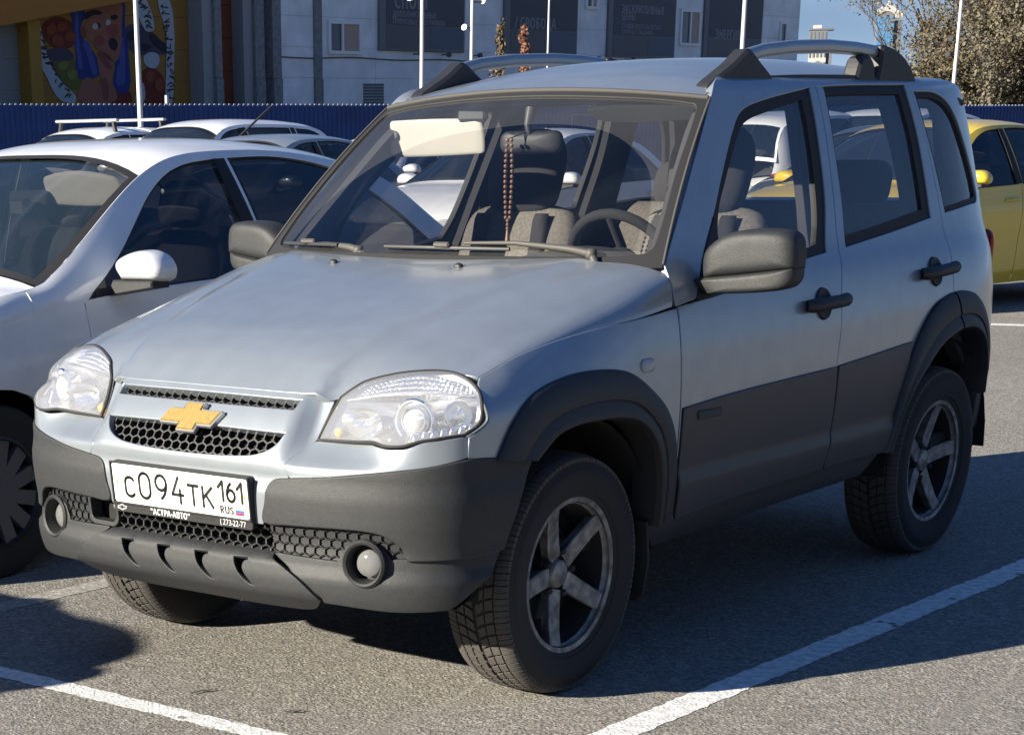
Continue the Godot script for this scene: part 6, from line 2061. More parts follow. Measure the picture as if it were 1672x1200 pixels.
# ================================================================ lamp poles
func lamp_poles() -> void:
	var steel := mat("galvanised", lin(0.55, 0.56, 0.56), 0.5, 0.2)
	var q := [
		[Vector3(-18.98, 0, -18.05), 4.6, 0.040, "pale steel lamp pole in front of the painted mural", []],
		[Vector3(-25.70, 0, -33.95), 6.0, 0.048, "pale lamp pole with two floodlights left of the slimmer floodlight mast", [[4.35, -0.22], [4.72, 0.18]]],
		[Vector3(-28.15, 0, -39.25), 6.4, 0.048, "slim grey floodlight mast right of the pale lamp pole", [[4.55, 0.26], [3.95, -0.15], [5.0, 0.2]]],
		[Vector3(-30.5, 0, -46.2), 6.6, 0.03, "thin grey mast before the second banner", [[5.0, 0.1]]],
		[Vector3(-20.33, 0, -39.10), 6.4, 0.052, "pale lamp pole before the rightmost banner", []],
		[Vector3(-20.95, 0, -52.40), 4.60, 0.055, "pale lamp pole with cameras in front of the autumn trees", [[3.6, -0.16], [3.2, -0.2]]]]
	for p in q:
		var o := thing("lamp_pole", p[3], "lamp pole", p[0], 0.0, "steel poles round the car park")
		var mb := MB.new()
		lathe(mb, [Vector2(p[2] * 1.25, -0.3), Vector2(p[2] * 1.1, 1.2), Vector2(p[2] * 0.8, p[1]), Vector2(0, p[1])], Transform3D(), 14)
		part("pole", mb, steel, o)
		for f in p[4]:
			mb = MB.new()
			tube(mb, [Vector3(0, f[0], 0), Vector3(f[1] * 0.75, f[0], -f[1] * 0.66)], 0.02, 6)
			part("bracket", mb, M.dark_metal, o)
			mb = MB.new()
			lathe(mb, [Vector2(0.0, -0.08), Vector2(0.035, -0.07), Vector2(0.05, 0.0), Vector2(0.075, 0.05), Vector2(0.0, 0.05)], Transform3D(Basis(Vector3(0, 0, 1), 0.4 * signf(f[1])) * Basis(Vector3.RIGHT, 1.2), Vector3(f[1] * 0.9, f[0], -f[1] * 0.8)), 12)
			part("floodlight", mb, M.satin_metal if f[0] > 3.9 else M.rubber, o)

# ================================================================ trees
func leaf_cloud(mb: MB, rng: RandomNumberGenerator, c: Vector3, r: Vector3, n: int, size: float) -> void:
	for k in n:
		var d := Vector3(rng.randfn(), rng.randfn(), rng.randfn())
		d = d.normalized() * pow(rng.randf(), 0.45)
		var p := c + d * r
		var a := Vector3(rng.randfn(), rng.randfn(), rng.randfn()).normalized()
		var b := a.cross(Vector3(rng.randfn(), rng.randfn(), rng.randfn())).normalized()
		var s := size * rng.randf_range(0.6, 1.3)
		var q := [p - a * s, p + b * s * 0.55, p + a * s, p - b * s * 0.55]
		mb.quad(q[0], q[1], q[2], q[3])

func limb(wood: MB, tips: Array, rng: RandomNumberGenerator, p: Vector3, d: Vector3, len: float, r: float, depth: int) -> void:
	var pts: Array[Vector3] = [p]
	var rads := [r]
	var q := p
	var dd := d
	for k in 3:
		dd = (dd + Vector3(rng.randfn(), rng.randfn() * 0.5 + 0.12, rng.randfn()) * 0.16).normalized()
		q += dd * len / 3
		pts.append(q)
		rads.append(r * (1.0 - 0.28 * (k + 1) / 3.0 * 1.4))
	tube(wood, pts, rads, 6 if depth > 1 else 4, false, false)
	if depth <= 2: tips.append(q)
	if depth == 0: return
	var nk := 3 if depth > 2 else 4
	for k in nk:
		var f := rng.randf_range(0.45, 1.0)
		var i := mini(2, int(f * 3))
		var base := pts[i].lerp(pts[i + 1], f * 3 - i)
		var side := Vector3(rng.randfn(), rng.randfn() * 0.4 + 0.35, rng.randfn()).normalized()
		limb(wood, tips, rng, base, (dd * 0.85 + side * 0.62).normalized(), len * rng.randf_range(0.6, 0.8), r * 0.52, depth - 1)

func trees() -> void:
	var bark := mat("bark", lin(0.075, 0.062, 0.05), 0.95)
	var cols := [mat("leaf_olive", lin(0.085, 0.075, 0.040), 0.7), mat("leaf_brown", lin(0.10, 0.072, 0.038), 0.7), mat("leaf_gold", lin(0.17, 0.105, 0.035), 0.7), mat("leaf_grey", lin(0.13, 0.115, 0.085), 0.75), mat("leaf_russet", lin(0.17, 0.075, 0.045), 0.7)]
	for c in cols:
		c.backlight_enabled = true
		c.backlight = c.albedo_color * 0.5
	var rng := RandomNumberGenerator.new()
	var specs := [
		[Vector3(-28.5, 0, -73.7), 8.0, 0, "half-bare olive tree at the left edge of the row of trees", 900, 0.06],
		[Vector3(-27.2, 0, -71.9), 10.5, 3, "tall greyish half-bare tree left of the pale lamp pole", 1300, 0.06],
		[Vector3(-28.3, 0, -76.7), 11.5, 0, "tall olive tree behind the pale lamp pole", 1300, 0.06],
		[Vector3(-25.6, 0, -70.4), 10.0, 3, "grey-brown tree with a forked dark trunk right of the pale lamp pole", 1200, 0.06],
		[Vector3(-26.5, 0, -75.4), 10.5, 1, "brown-leaved tree at the right edge of the picture", 1300, 0.06],
		[Vector3(-23.8, 0, -69.1), 8.0, 2, "golden-leaved tree low at the right edge of the picture", 1500, 0.06],
		[Vector3(-25.1, 0, -62.2), 3.9, 1, "low brown thicket under the olive tree", 1300, 0.06],
		[Vector3(-23.5, 0, -60.7), 4.6, 0, "low olive thicket above the fence left of the pale lamp pole", 1500, 0.06],
		[Vector3(-22.7, 0, -61.4), 4.4, 3, "low grey thicket above the fence right of the pale lamp pole", 1500, 0.06],
		[Vector3(-32.9, 0, -75.5), 3.3, 3, "low bare shrub between the glass tower and the trees", 300, 0.06],
		[Vector3(-33.9, 0, -74.6), 3.0, 3, "low bare shrub under the glass tower", 260, 0.06],
		[Vector3(-35.4, 0, -73.3), 2.8, 1, "low brown shrub under the apartment block", 260, 0.06]]
	var idx := 0
	for s in specs:
		rng.seed = 100 + idx
		idx += 1
		var thicket: bool = s[1] < 5.0
		var o := thing("thicket" if thicket else "autumn_tree", s[3], "shrub" if thicket else "tree", s[0], 0.0, "trees and shrubs beyond the fence")
		var wood := MB.new()
		var tips := []
		var h: float = s[1]
		var stems := 5 if thicket else 2
		for k in stems:
			var lean := Vector3(rng.randfn() * 0.22, 1, rng.randfn() * 0.22).normalized()
			limb(wood, tips, rng, Vector3(rng.randfn() * 0.25, -0.3, rng.randfn() * 0.25), lean, h * (0.42 if not thicket else 0.5), 0.13 if not thicket else 0.05, 5 if not thicket else 4)
		part("trunk", wood, bark, o)
		var leaves := MB.new()
		var second := MB.new()
		var per := maxi(2, int(float(s[4]) * (11.0 if thicket else 5.0) / tips.size()))
		for t in tips:
			leaf_cloud(leaves if rng.randf() < 0.62 else second, rng, t, Vector3.ONE * (h * 0.055 + 0.15), per, s[5])
		if thicket: leaf_cloud(leaves, rng, Vector3(0, h * 0.38, 0), Vector3(1.6, h * 0.45, 1.6), 5000, s[5])
		var cr := part("crown", leaves, cols[s[2]], o)
		cr.set_meta("kind", "stuff")
		if second.v.size() > 0:
			var c2 := part("crown", second, cols[(s[2] + 1) % 4], o)
			c2.set_meta("kind", "stuff")
	# two slim young trees before the building
	for s in [[Vector3(-29.0, 0, -41.7), 1, "slim young tree with drab leaves left of the russet one before the banners"], [Vector3(-29.7, 0, -43.9), 4, "slim young tree with russet leaves before the second banner"]]:
		rng.seed = 300 + idx
		idx += 1
		var o := thing("young_tree", s[2], "tree", s[0])
		var wood := MB.new()
		tube(wood, [Vector3(0, -0.3, 0), Vector3(0.05, 2.2, 0), Vector3(0, 4.1, 0.05)], [0.05, 0.045, 0.012], 6)
		part("trunk", wood, bark, o)
		var leaves := MB.new()
		for k in 16:
			var f := k / 15.0
			leaf_cloud(leaves, rng, Vector3(rng.randfn() * 0.06, 2.4 + 1.7 * f, rng.randfn() * 0.06), Vector3(0.26 - 0.17 * f, 0.16, 0.26 - 0.17 * f), 36, 0.06)
		part("crown", leaves, cols[s[1]], o).set_meta("kind", "stuff")

func small_things() -> void:
	pass

# ================================================================ the other cars: one builder, many bodies (local +z = forwards, front axle over the origin)
class Body:
	var yt: Tab
	var yb: Tab
	var w: Tab
	var xe: Tab
	var ye: Tab
	var bul: Tab
	var sill := 0.20
	func _init(d: Dictionary) -> void:
		var f := func(a: Array, i: int) -> Array:
			var o := []
			for q in a: o.append(float(q[i]))
			return o
		yt = Tab.new(f.call(d.top, 0), f.call(d.top, 1))
		yb = Tab.new(f.call(d.belt, 0), f.call(d.belt, 1))
		w = Tab.new(f.call(d.width, 0), f.call(d.width, 1))
		xe = Tab.new(f.call(d.edge, 0), f.call(d.edge, 1))
		ye = Tab.new(f.call(d.edge, 0), f.call(d.edge, 2))
		bul = Tab.new([0.0, 0.12, 0.45, 0.62, 0.8, 1.0], [0.93, 0.965, 0.985, 1.0, 1.0, 0.965])
		sill = d.get("sill", 0.20)
	func lower(z: float, t: float) -> Vector3:
		return Vector3(w.at(z) * bul.at(t), lerpf(sill, yb.at(z), t), z)
	func upper(z: float, v: float) -> Vector3:
		var a := Vector2(w.at(z) * 0.965, yb.at(z))
		var b := Vector2(xe.at(z), ye.at(z))
		var p := a.lerp(b, v) + Vector2(0.05, 0.02) * v * (1.0 - v)
		return Vector3(p.x, p.y, z)
	func top(u: float, z: float) -> Vector3:
		var y0 := ye.at(z)
		return Vector3(u * xe.at(z), y0 + (yt.at(z) - y0) * (1.0 - pow(absf(u), 3.4)), z)

func spec_sedan() -> Dictionary:
	return {
		"top": [[-3.50, 0.70], [-3.46, 0.98], [-3.30, 1.06], [-3.0, 1.10], [-2.62, 1.36], [-2.35, 1.455], [-1.9, 1.51], [-1.5, 1.525], [-1.15, 1.50], [-0.90, 1.42], [-0.26, 1.06], [-0.06, 1.02], [0.2, 0.965], [0.5, 0.87], [0.70, 0.76], [0.80, 0.64], [0.84, 0.45]],
		"edge": [[-3.50, 0.58, 0.66], [-3.46, 0.66, 0.93], [-3.30, 0.70, 1.01], [-3.0, 0.70, 1.06], [-2.62, 0.60, 1.31], [-2.35, 0.575, 1.395], [-1.9, 0.580, 1.458], [-1.5, 0.585, 1.470], [-1.20, 0.59, 1.448], [-0.98, 0.61, 1.368], [-0.34, 0.765, 1.035], [-0.12, 0.77, 1.0], [0.2, 0.74, 0.93], [0.5, 0.68, 0.83], [0.70, 0.60, 0.71], [0.80, 0.52, 0.60], [0.84, 0.45, 0.42]],
		"belt": [[-3.50, 0.62], [-3.4, 0.92], [-3.0, 1.0], [-2.4, 1.0], [-1.4, 0.985], [-0.5, 0.955], [0.0, 0.88], [0.5, 0.77], [0.78, 0.62], [0.84, 0.42]],
		"width": [[-3.50, 0.62], [-3.42, 0.74], [-3.2, 0.80], [-2.6, 0.84], [-1.6, 0.85], [-0.4, 0.85], [0.1, 0.845], [0.4, 0.80], [0.65, 0.70], [0.80, 0.58], [0.84, 0.48]],
		"axles": [0.0, -2.55], "r": 0.315, "arch": 0.375, "wx": 0.74,
		"win": [[[-0.505, 0.02, 1], [-0.56, 0.20], [-0.74, 0.50], [-0.98, 0.79], [-1.18, 0.91], [-1.47, 0.945, 1], [-1.49, 0.5], [-1.51, 0.02, 1]], [[-1.57, 0.02, 1], [-1.555, 0.5], [-1.53, 0.945, 1], [-1.9, 0.955], [-2.25, 0.90], [-2.46, 0.70], [-2.62, 0.40], [-2.70, 0.12], [-2.62, 0.03, 1]]],
		"ws": [-0.30, -1.02], "rw": [-2.50, -2.98], "gaps": [-0.49, -1.55, -2.55], "mirror": -0.69}

func spec_wagon() -> Dictionary:
	return {
		"top": [[-3.42, 0.70], [-3.38, 1.05], [-3.25, 1.38], [-3.05, 1.56], [-2.6, 1.63], [-1.9, 1.66], [-1.4, 1.655], [-1.05, 1.60], [-0.85, 1.52], [-0.38, 1.14], [-0.15, 1.08], [0.2, 1.02], [0.5, 0.93], [0.68, 0.80], [0.74, 0.66], [0.78, 0.45]],
		"edge": [[-3.42, 0.60, 0.66], [-3.38, 0.66, 1.02], [-3.25, 0.62, 1.34], [-3.05, 0.60, 1.50], [-2.6, 0.60, 1.565], [-1.9, 0.60, 1.59], [-1.4, 0.60, 1.585], [-1.12, 0.61, 1.54], [-0.92, 0.64, 1.44], [-0.45, 0.76, 1.12], [-0.15, 0.765, 1.05], [0.2, 0.74, 0.98], [0.5, 0.69, 0.88], [0.68, 0.62, 0.75], [0.74, 0.55, 0.62], [0.78, 0.45, 0.42]],
		"belt": [[-3.42, 0.62], [-3.3, 0.98], [-2.8, 1.06], [-1.4, 1.05], [-0.5, 1.03], [0.0, 0.96], [0.5, 0.84], [0.72, 0.64], [0.78, 0.42]],
		"width": [[-3.42, 0.66], [-3.34, 0.78], [-3.1, 0.83], [-2.0, 0.86], [-0.4, 0.86], [0.1, 0.855], [0.4, 0.81], [0.6, 0.72], [0.74, 0.60], [0.78, 0.48]],
		"axles": [0.0, -2.60], "r": 0.335, "arch": 0.40, "wx": 0.75,
		"win": [[[-0.60, 0.05, 1], [-0.78, 0.45], [-0.95, 0.78], [-1.10, 0.90], [-1.42, 0.93, 1], [-1.46, 0.04, 1]], [[-1.58, 0.04, 1], [-1.54, 0.93, 1], [-2.38, 0.93, 1], [-2.46, 0.04, 1]], [[-2.58, 0.05, 1], [-2.50, 0.93, 1], [-2.9, 0.90], [-3.08, 0.70], [-3.18, 0.10, 1]]],
		"ws": [-0.43, -0.98], "rw": [-3.12, -3.36], "gaps": [-0.49, -1.52, -2.50], "mirror": -0.74}

func spec_suv() -> Dictionary:
	var d := spec_wagon()
	var up := func(a: Array, i: int, k: float) -> Array:
		var o := []
		for q in a:
			var c: Array = q.duplicate()
			c[i] = q[i] * k
			o.append(c)
		return o
	d.top = up.call(d.top, 1, 1.035)
	d.edge = up.call(up.call(d.edge, 2, 1.035), 1, 1.04)
	d.belt = up.call(d.belt, 1, 1.03)
	d.width = up.call(d.width, 1, 1.05)
	d.sill = 0.28
	d.r = 0.36
	d.arch = 0.43
	d.wx = 0.80
	return d

func spec_hatch() -> Dictionary:
	var d := spec_sedan()
	d.top = [[-3.12, 0.70], [-3.08, 1.0], [-2.98, 1.12], [-2.72, 1.32], [-2.45, 1.43], [-1.9, 1.475], [-1.5, 1.48], [-1.15, 1.45], [-0.92, 1.37], [-0.38, 1.03], [-0.15, 0.985], [0.2, 0.93], [0.5, 0.85], [0.70, 0.76], [0.80, 0.64], [0.84, 0.45]]
	d.edge = [[-3.12, 0.60, 0.66], [-3.08, 0.68, 0.95], [-2.98, 0.67, 1.07], [-2.72, 0.60, 1.265], [-2.45, 0.575, 1.37], [-1.9, 0.575, 1.415], [-1.5, 0.58, 1.42], [-1.22, 0.585, 1.39], [-1.0, 0.62, 1.30], [-0.45, 0.76, 1.01], [-0.15, 0.76, 0.96], [0.2, 0.735, 0.90], [0.5, 0.68, 0.81], [0.70, 0.60, 0.71], [0.80, 0.52, 0.60], [0.84, 0.45, 0.42]]
	d.belt = [[-3.12, 0.62], [-3.0, 0.98], [-2.4, 1.0], [-1.4, 0.985], [-0.5, 0.955], [0.0, 0.88], [0.5, 0.77], [0.78, 0.62], [0.84, 0.42]]
	d.width = [[-3.12, 0.68], [-3.05, 0.78], [-2.6, 0.83], [-1.6, 0.85], [-0.4, 0.85], [0.1, 0.845], [0.4, 0.80], [0.65, 0.70], [0.80, 0.58], [0.84, 0.48]]
	d.axles = [0.0, -2.45]
	d.rw = [-2.60, -3.0]
	d.gaps = [-0.49, -1.55, -2.40]
	d.win[1] = [[-1.60, 0.02, 1], [-1.57, 0.5], [-1.53, 0.945, 1], [-1.9, 0.945], [-2.25, 0.88], [-2.42, 0.70], [-2.52, 0.40], [-2.55, 0.12], [-2.48, 0.03, 1]]
	return d

func make_car(called: String, label: String, d: Dictionary, paint: Material, at: Vector3, turn := 0.0, fine := false, group := "cars parked in the rows behind", clear := false) -> Node3D:
	var o := thing(called, label, "car", at, turn, group)
	var B := Body.new(d)
	var st := 0.05 if fine else 0.13
	var z0: float = d.top[0][0] + 0.012
	var z1: float = d.top[-1][0] - 0.012
	# ---- lower sides, split at the door gaps
	var poly := PackedVector2Array()
	for k in 25: poly.append(Vector2(lerpf(z0, z1, k / 24.0), 0.0))
	for k in 25: poly.append(Vector2(lerpf(z1, z0, k / 24.0), 1.0))
	for az in d.axles:
		var arc := PackedVector2Array()
		for k in 28:
			var an := TAU * k / 28
			var zz: float = az + cos(an) * d.arch
			var yy: float = d.r + sin(an) * d.arch
			arc.append(Vector2(zz, (yy - B.sill) / (B.yb.at(zz) - B.sill)))
		poly = biggest(Geometry2D.clip_polygons(poly, arc))
	var pieces := [poly]
	for g in d.gaps:
		var cut := PackedVector2Array([Vector2(g - 0.004, -1), Vector2(g + 0.004, -1), Vector2(g + 0.004, 2), Vector2(g - 0.004, 2)])
		var nx := []
		for p in pieces: nx.append_array(Geometry2D.clip_polygons(p, cut))
		pieces = nx
	var names := ["rear_quarter", "rear_door", "front_door", "front_fender"]
	pieces.sort_custom(func(a, b): return mean_x(a) < mean_x(b))
	var doors := []
	for i in pieces.size():
		var mb := MB.new()
		panel(mb, B.lower, pieces[i], [], st, 0.08, -1.0, 0.02, 0.003 if fine else 0.0)
		var nm: String = names[clampi(int(i * 4.0 / pieces.size()), 0, 3)]
		var lr := both(nm, mb, paint, o)
		if nm.ends_with("door"): doors.append(lr)
	# ---- upper sides with window openings
	var zf: float = d.ws[0] + 0.06
	var zr: float = d.rw[1] - 0.06
	var up := PackedVector2Array()
	for k in 25: up.append(Vector2(lerpf(zr, zf, k / 24.0), 0.0))
	for k in 25: up.append(Vector2(lerpf(zf, zr, k / 24.0), 1.0))
	var holes := []
	for wdw in d.win: holes.append(ol(wdw, 4))
	var mbu := MB.new()
	panel(mbu, B.upper, up, holes, st, 0.12, -1.0, 0.02, 0.003 if fine else 0.0)
	# shoulders ahead of and behind the cabin
	var f_up := PackedVector2Array([Vector2(zf + 0.001, 0.0), Vector2(z1, 0.0), Vector2(z1, 1.0), Vector2(zf + 0.001, 1.0)])
	panel(mbu, B.upper, f_up, [], st, 0.5, -1.0, 0.0)
	if zr > z0 + 0.02: panel(mbu, B.upper, PackedVector2Array([Vector2(z0, 0.0), Vector2(zr - 0.001, 0.0), Vector2(zr - 0.001, 1.0), Vector2(z0, 1.0)]), [], st, 0.5, -1.0, 0.0)
	both("cabin_side", mbu, paint, o)
	for i in d.win.size():
		var mb := MB.new()
		var wo := ol(d.win[i], 4)
		panel(mb, func(z, v): return B.upper(z, v) - Vector3(0.012, 0, 0), wo, [], 0.12, 0.25, -1.0, 0.0)
		both("side_window", mb, M.tinted_glass, o)
		mb = MB.new()
		panel(mb, func(z, v): return B.upper(z, v) - Vector3(0.004, 0, 0), wo, [inset(wo, 0.02)], 0.12, 0.25, -1.0, 0.0)
		both("window_seal", mb, M.rubber, o)
	# blacked-out pillar between the side windows
	for i in d.win.size() - 1:
		var a: Array = d.win[i]
		var zr0: float = 9.0
		for q in a: zr0 = minf(zr0, q[0])
		var zf0: float = -9.0
		for q in d.win[i + 1]: zf0 = maxf(zf0, q[0])
		var mbp := MB.new()
		panel(mbp, func(z, v): return B.upper(z, v) + Vector3(0.002, 0.001, 0), PackedVector2Array([Vector2(zf0 - 0.035, 0.03), Vector2(zr0 + 0.03, 0.03), Vector2(zr0 + 0.065, 0.935), Vector2(zf0 + 0.02, 0.935)]), [], 0.2, 0.3, -1.0, 0.004, 0.001)
		both("pillar_cover", mbp, M.rubber, o)
	# ---- top: bonnet, roof, boot; screens between them
	var wsb: float = d.ws[0]
	var wst: float = d.ws[1]
	var rwt: float = d.rw[0]
	var rwb: float = d.rw[1]
	var strip_q := func(a: float, b: float) -> PackedVector2Array:
		var p := PackedVector2Array()
		for k in 9: p.append(Vector2(lerpf(-1, 1, k / 8.0), a))
		for k in 9: p.append(Vector2(lerpf(1, -1, k / 8.0), b))
		return p
	var mb := MB.new()
	panel(mb, B.top, strip_q.call(wsb + 0.01, z1), [], 0.1, st, -1.0, 0.02 if fine else 0.0, 0.003)
	part("bonnet", mb, paint, o)
	mb = MB.new()
	panel(mb, B.top, strip_q.call(rwt, wst), [], 0.1, st, -1.0, 0.0)
	part("roof", mb, paint, o)
	if z0 < rwb - 0.06:
		mb = MB.new()
		panel(mb, B.top, strip_q.call(z0, rwb), [], 0.1, st, -1.0, 0.0)
		part("boot_lid", mb, paint, o)
	for sc in [[wst, wsb, "windscreen"], [rwb, rwt, "rear_window"]]:
		var ww: PackedVector2Array = strip_q.call(sc[0], sc[1])
		var inn := PackedVector2Array()
		var dz: float = (sc[1] - sc[0]) * 0.05
		for k in 9: inn.append(Vector2(lerpf(-0.955, 0.955, k / 8.0), sc[0] + dz))
		for k in 9: inn.append(Vector2(lerpf(0.94, -0.94, k / 8.0), sc[1] - dz))
		mb = MB.new()
		panel(mb, B.top, ww, [inn], 0.1, 0.1, -1.0, 0.0)
		var sl := part("screen_border", mb, M.rubber if sc[2] == "windscreen" else paint, o)
		mb = MB.new()
		panel(mb, func(u, z): return B.top(u, z) - Vector3(0, 0.008, 0), inn, [], 0.12, 0.1, -1.0, 0.0)
		part(sc[2], mb, M.windscreen_dark if sc[2] == "windscreen" and clear else M.tinted_glass, o)
		sl = sl
	# ---- ends
	for en in [z1, z0]:
		mb = MB.new()
		var sgn: float = 1.0 if en == z1 else -1.0
		var yl := B.sill + 0.02
		var yh := B.ye.at(en)
		var face := func(x: float, y: float) -> Vector3: return Vector3(x, y, en + sgn * 0.05 * (1.0 - pow(absf(x) / (B.w.at(en) + 0.01), 3.0)))
		panel(mb, face, PackedVector2Array([Vector2(-B.w.at(en), yl), Vector2(B.w.at(en), yl), Vector2(B.w.at(en), yh), Vector2(-B.w.at(en), yh)]), [], 0.1, 0.1, sgn, 0.0)
		part("front_bumper" if sgn > 0 else "rear_bumper", mb, paint, o)
	for s in [1.0, -1.0]:
		var lw: float = B.w.at(z1 - 0.12)
		mb = MB.new()
		pillow(mb, ol([[-0.20, -0.06], [-0.15, 0.06], [0.10, 0.08], [0.20, 0.04], [0.18, -0.06], [0, -0.09]]), 0.04, Transform3D(Basis(Vector3.UP, s * 0.75) * Basis.from_scale(Vector3(s, 1, 1)), Vector3(s * lw * 0.93, B.ye.at(z1 - 0.12) - 0.02, z1 - 0.10)), 0.0)
		part("headlight", mb, M.fog_glass, o)
		mb = MB.new()
		pillow(mb, rrect(0.22, 0.24, 0.05), 0.03, Transform3D(Basis(Vector3.UP, PI - s * 0.7), Vector3(s * B.w.at(z0 + 0.08) * 0.93, lerpf(B.sill, B.yb.at(z0 + 0.1), 0.85), z0 + 0.03)), 0.0)
		part("tail_lamp", mb, M.red_lamp, o)
	# ---- handles, mirrors
	for i in doors.size():
		mb = MB.new()
		var hz: float = d.gaps[i + 1] + 0.16 if i < 2 else -1.4
		var c: Vector3 = B.lower([d.gaps[2] + 0.16, d.gaps[1] + 0.16][i], 0.86)
		tube(mb, [c + Vector3(0.0, 0, 0.09), c + Vector3(0.03, 0.004, 0.06), c + Vector3(0.034, 0.004, -0.06), c + Vector3(0.0, 0, -0.09)], 0.012, 8)
		part("door_handle", mb, paint, doors[i][0])
		part("door_handle", mb.mirrored(), paint, doors[i][1])
		hz = hz
	var mz: float = d.mirror
	mb = MB.new()
	var my := B.yb.at(mz) + 0.11
	var mx := B.w.at(mz) * 0.965 + 0.035
	pillow(mb, ol([[0.02, -0.052, 1], [-0.01, 0.005], [0.04, 0.042], [0.12, 0.058], [0.19, 0.042], [0.228, 0.0], [0.224, -0.040], [0.20, -0.054, 1]]), 0.11, Transform3D(Basis(Vector3.UP, 0.15), Vector3(mx - 0.01, my, mz)), 0.03, 3.0, 9)
	both("mirror", mb, paint, o)
	mb = MB.new()
	prism(mb, PackedVector2Array([Vector2(mx - 0.05, my - 0.11), Vector2(mx + 0.19, my - 0.075), Vector2(mx + 0.19, my - 0.048), Vector2(mx - 0.02, my - 0.05)]), mz - 0.03, mz + 0.07, Transform3D(), 0.006)
	both("mirror_base", mb, M.dark_plastic, o)
	# ---- wheels
	for az in d.axles:
		for s in [1.0, -1.0]: small_wheel(o, Vector3(d.wx * s, d.r, az), s, d.r, fine)
	# ---- dark inside and underside
	mb = MB.new()
	var ln: float = z1 - z0
	bx(mb, Vector3(0, B.sill + 0.14, (z0 + z1) / 2), Vector3(1.16, 0.22, ln - 0.5), 0.02)
	bx(mb, Vector3(0, 0.58, 0.15), Vector3(1.0, 0.50, 0.8), 0.02)
	bx(mb, Vector3(0, 0.72, -0.58), Vector3(1.40, 0.44, 0.36), 0.05)
	part("underbody", mb, M.interior_dark, o)
	mb = MB.new()
	for s in [-0.36, 0.36]:
		pillow(mb, rrect(0.48, 0.62, 0.14), 0.09, Transform3D(Basis(Vector3.RIGHT, -0.25), Vector3(s, 0.86, -1.42)), 0.06)
		pillow(mb, rrect(0.26, 0.19, 0.07), 0.06, Transform3D(Basis(Vector3.RIGHT, -0.25), Vector3(s, 1.26, -1.52)), 0.05)
	pillow(mb, rrect(1.25, 0.60, 0.14), 0.09, Transform3D(Basis(Vector3.RIGHT, -0.3), Vector3(0, 0.84, -2.35)), 0.06)
	part("seats", mb, M.seat_dark, o)
	return o

func mean_x(p: PackedVector2Array) -> float:
	var lo := p[0].x
	var hi := p[0].x
	for q in p:
		lo = minf(lo, q.x); hi = maxf(hi, q.x)
	return (lo + hi) / 2

func biggest(a: Array) -> PackedVector2Array:
	var best: PackedVector2Array = a[0]
	for p in a:
		if area2(p) > area2(best): best = p
	return best

func small_wheel(car: Node3D, c: Vector3, s: float, r: float, fine: bool) -> void:
	var w := Node3D.new()
	w.name = "wheel"
	car.add_child(w, true)
	w.position = c
	var x := Transform3D(Basis(Vector3(0, 0, -1) * s, Vector3(s, 0, 0), Vector3(0, 1, 0)), Vector3.ZERO)
	if x.basis.determinant() < 0: x.basis.z = -x.basis.z
	var seg := 40 if fine else 20
	var mb := MB.new()
	lathe(mb, [Vector2(r * 0.66, -0.09), Vector2(r * 0.9, -0.10), Vector2(r, -0.08), Vector2(r, 0.08), Vector2(r * 0.97, 0.095), Vector2(r * 0.85, 0.102), Vector2(r * 0.66, 0.088), Vector2(r * 0.64, 0.06)], x, seg)
	part("tyre", mb, M.tyre, w)
	mb = MB.new()
	lathe(mb, [Vector2(r * 0.66, 0.086), Vector2(r * 0.62, 0.092), Vector2(r * 0.60, 0.078), Vector2(r * 0.58, 0.03), Vector2(0, 0.02)], x, seg)
	var rim := part("rim", mb, M.dark_metal, w)
	mb = MB.new()
	lathe(mb, [Vector2(r * 0.17, 0.06), Vector2(r * 0.16, 0.088), Vector2(r * 0.06, 0.095), Vector2(0, 0.095)], x, 18)
	part("hub_cap", mb, M.cover_grey, rim)
	var n := 12 if fine else 7
	for k in n:
		mb = MB.new()
		var an := TAU * k / n + 0.2
		var dir := Vector3(0, sin(an), cos(an))
		var tn := Vector3(0, cos(an), -sin(an))
		var q: Array[Vector3] = []
		for e in [[0.14, 0.10, 0.080], [0.60, 0.115, 0.082]]:
			for f in [-1.0, 1.0]: q.append(dir * r * e[0] + tn * (f * r * e[1] * (1.0 if f > 0 else 0.55)) + Vector3(s * e[2], 0, 0))
		var nn := Vector3(s, 0, 0)
		mb.quadn(q[0], q[1], q[3], q[2], nn, nn, nn, nn)
		for pr in [[0, 2], [1, 3]]:
			var a := q[pr[0]]
			var b := q[pr[1]]
			var dn := Vector3(s * 0.03, 0, 0)
			mb.quadn(a, b, b - dn, a - dn, tn, tn, tn, tn)
		part("spoke", mb, M.cover_grey, rim)

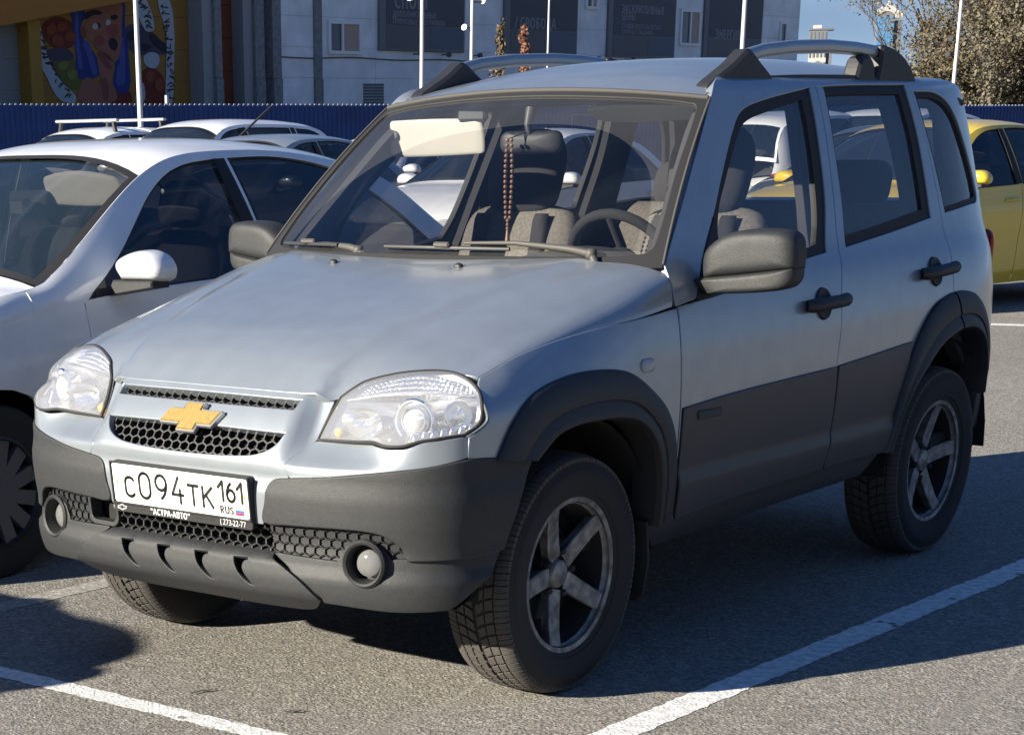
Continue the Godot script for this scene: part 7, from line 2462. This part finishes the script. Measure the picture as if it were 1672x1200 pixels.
func other_cars() -> void:
	mat("cover_grey", lin(0.10, 0.10, 0.105), 0.55)
	glass("windscreen_dark", lin(0.02, 0.03, 0.035), 0.55)
	var white: Material = M.white_paint
	# ---- the white neighbour
	var c := make_car("white_sedan", "white saloon with dark windows parked beside the silver SUV, cut by the left edge", spec_sedan(), white, Vector3(-2.555, 0, -0.06), 0.0, true, "", true)
	var mb := MB.new()
	pillow(mb, ol([[-0.22, -0.05], [-0.20, 0.055], [0.20, 0.055], [0.22, -0.04], [0.10, -0.065], [-0.2, -0.06]]), 0.012, Transform3D(Basis(Vector3.RIGHT, 0.35), Vector3(0.30, 1.335, -1.0)), 0.012, 4.0, 5)
	part("sun_visor", mb, M.visor, c)
	mb = MB.new()
	pillow(mb, rrect(0.24, 0.07, 0.03), 0.03, Transform3D(Basis(), Vector3(0.0, 1.30, -0.98)), 0.01)
	part("rear_view_mirror", mb, M.seat_dark, c)
	mb = MB.new()
	bx(mb, Vector3(0.03, 1.27, -0.90), Vector3(0.10, 0.07, 0.05), 0.012)
	part("dash_camera", mb, M.dark_plastic, c)
	mb = MB.new()
	tube(mb, [Vector3(0.665, 0.98, -1.55), Vector3(0.66, 1.15, -1.53), Vector3(0.635, 1.27, -1.48), Vector3(0.60, 1.33, -1.36), Vector3(0.60, 1.325, -1.15)], 0.010, 6)
	part("curtain_rail", mb, M.satin_metal, c)
	make_car("dark_sedan", "dark saloon nose to nose with the white one, only its shadow in the picture", spec_sedan(), M.dark_paint, Vector3(-2.66, 0, 2.70), PI)
	# ---- rows behind; all noses towards the viewer
	car_with_rack(Vector3(-16.9, 0, -13.6))
	make_car("white_crossover", "white crossover with a smooth roof left of the slanted aerial", spec_suv(), white, Vector3(-14.75, 0, -13.55))
	c = make_car("silver_sedan", "silver saloon with a slanted aerial behind the white neighbour's roof", spec_sedan(), M.silver_paint, Vector3(-10.75, 0, -10.3))
	aerial(c, Vector3(-0.35, 1.49, -1.35), Vector3(-0.20, 1.80, -1.72))
	make_car("white_hatchback", "white hatchback showing only its roof beside the SUV's left pillar", spec_hatch(), white, Vector3(-13.3, 0, -15.6))
	c = make_car("dark_sedan", "dark saloon with a stubby aerial at the left edge", spec_sedan(), M.dark_paint, Vector3(-11.5, 0, -6.0))
	aerial(c, Vector3(-0.2, 1.50, -1.5), Vector3(-0.08, 1.66, -1.72))
	make_car("white_sedan", "white saloon seen through the silver SUV's windscreen", spec_sedan(), white, Vector3(-7.95, 0, -11.1))
	make_car("yellow_sedan", "yellow saloon parked beyond the SUV's tail at the right", spec_sedan(), M.yellow_paint, Vector3(-4.10, 0, -11.26), -0.19)
	make_car("dark_hatchback", "dark grey hatchback behind the yellow saloon's roof", spec_hatch(), M.grey_paint, Vector3(-6.85, 0, -16.8))
	c = make_car("white_van", "tall white estate with its tail towards the viewer, seen through the SUV's front door window", spec_wagon(), white, Vector3(-8.4, 0, -20.6), PI)
	make_car("white_wagon", "white estate whose roof shows through the SUV's rear door window", spec_wagon(), white, Vector3(-7.6, 0, -18.2))
	make_car("white_hatchback", "white hatchback at the right edge behind the yellow one", spec_hatch(), white, Vector3(-6.1, 0, -20.9))

func aerial(c: Node3D, a: Vector3, b: Vector3) -> void:
	var mb := MB.new()
	tube(mb, [a, b], [0.014, 0.010], 8)
	part("aerial", mb, M.rubber, c)

func car_with_rack(at: Vector3) -> void:
	var c := make_car("white_estate_car", "white estate car carrying two roof bars before the blue fence", spec_wagon(), M.white_paint, at)
	for z in [-1.35, -2.25]:
		var mb := MB.new()
		bx(mb, Vector3(0, 1.745, z), Vector3(1.22, 0.04, 0.07), 0.012)
		var b := part("roof_bar", mb, M.satin_metal, c)
		for s in [-0.52, 0.52]:
			mb = MB.new()
			tube(mb, [Vector3(s * 1.06, 1.60, z), Vector3(s * 1.02, 1.66, z), Vector3(s, 1.73, z)], 0.03, 8)
			part("bar_foot", mb, M.dark_plastic, b)
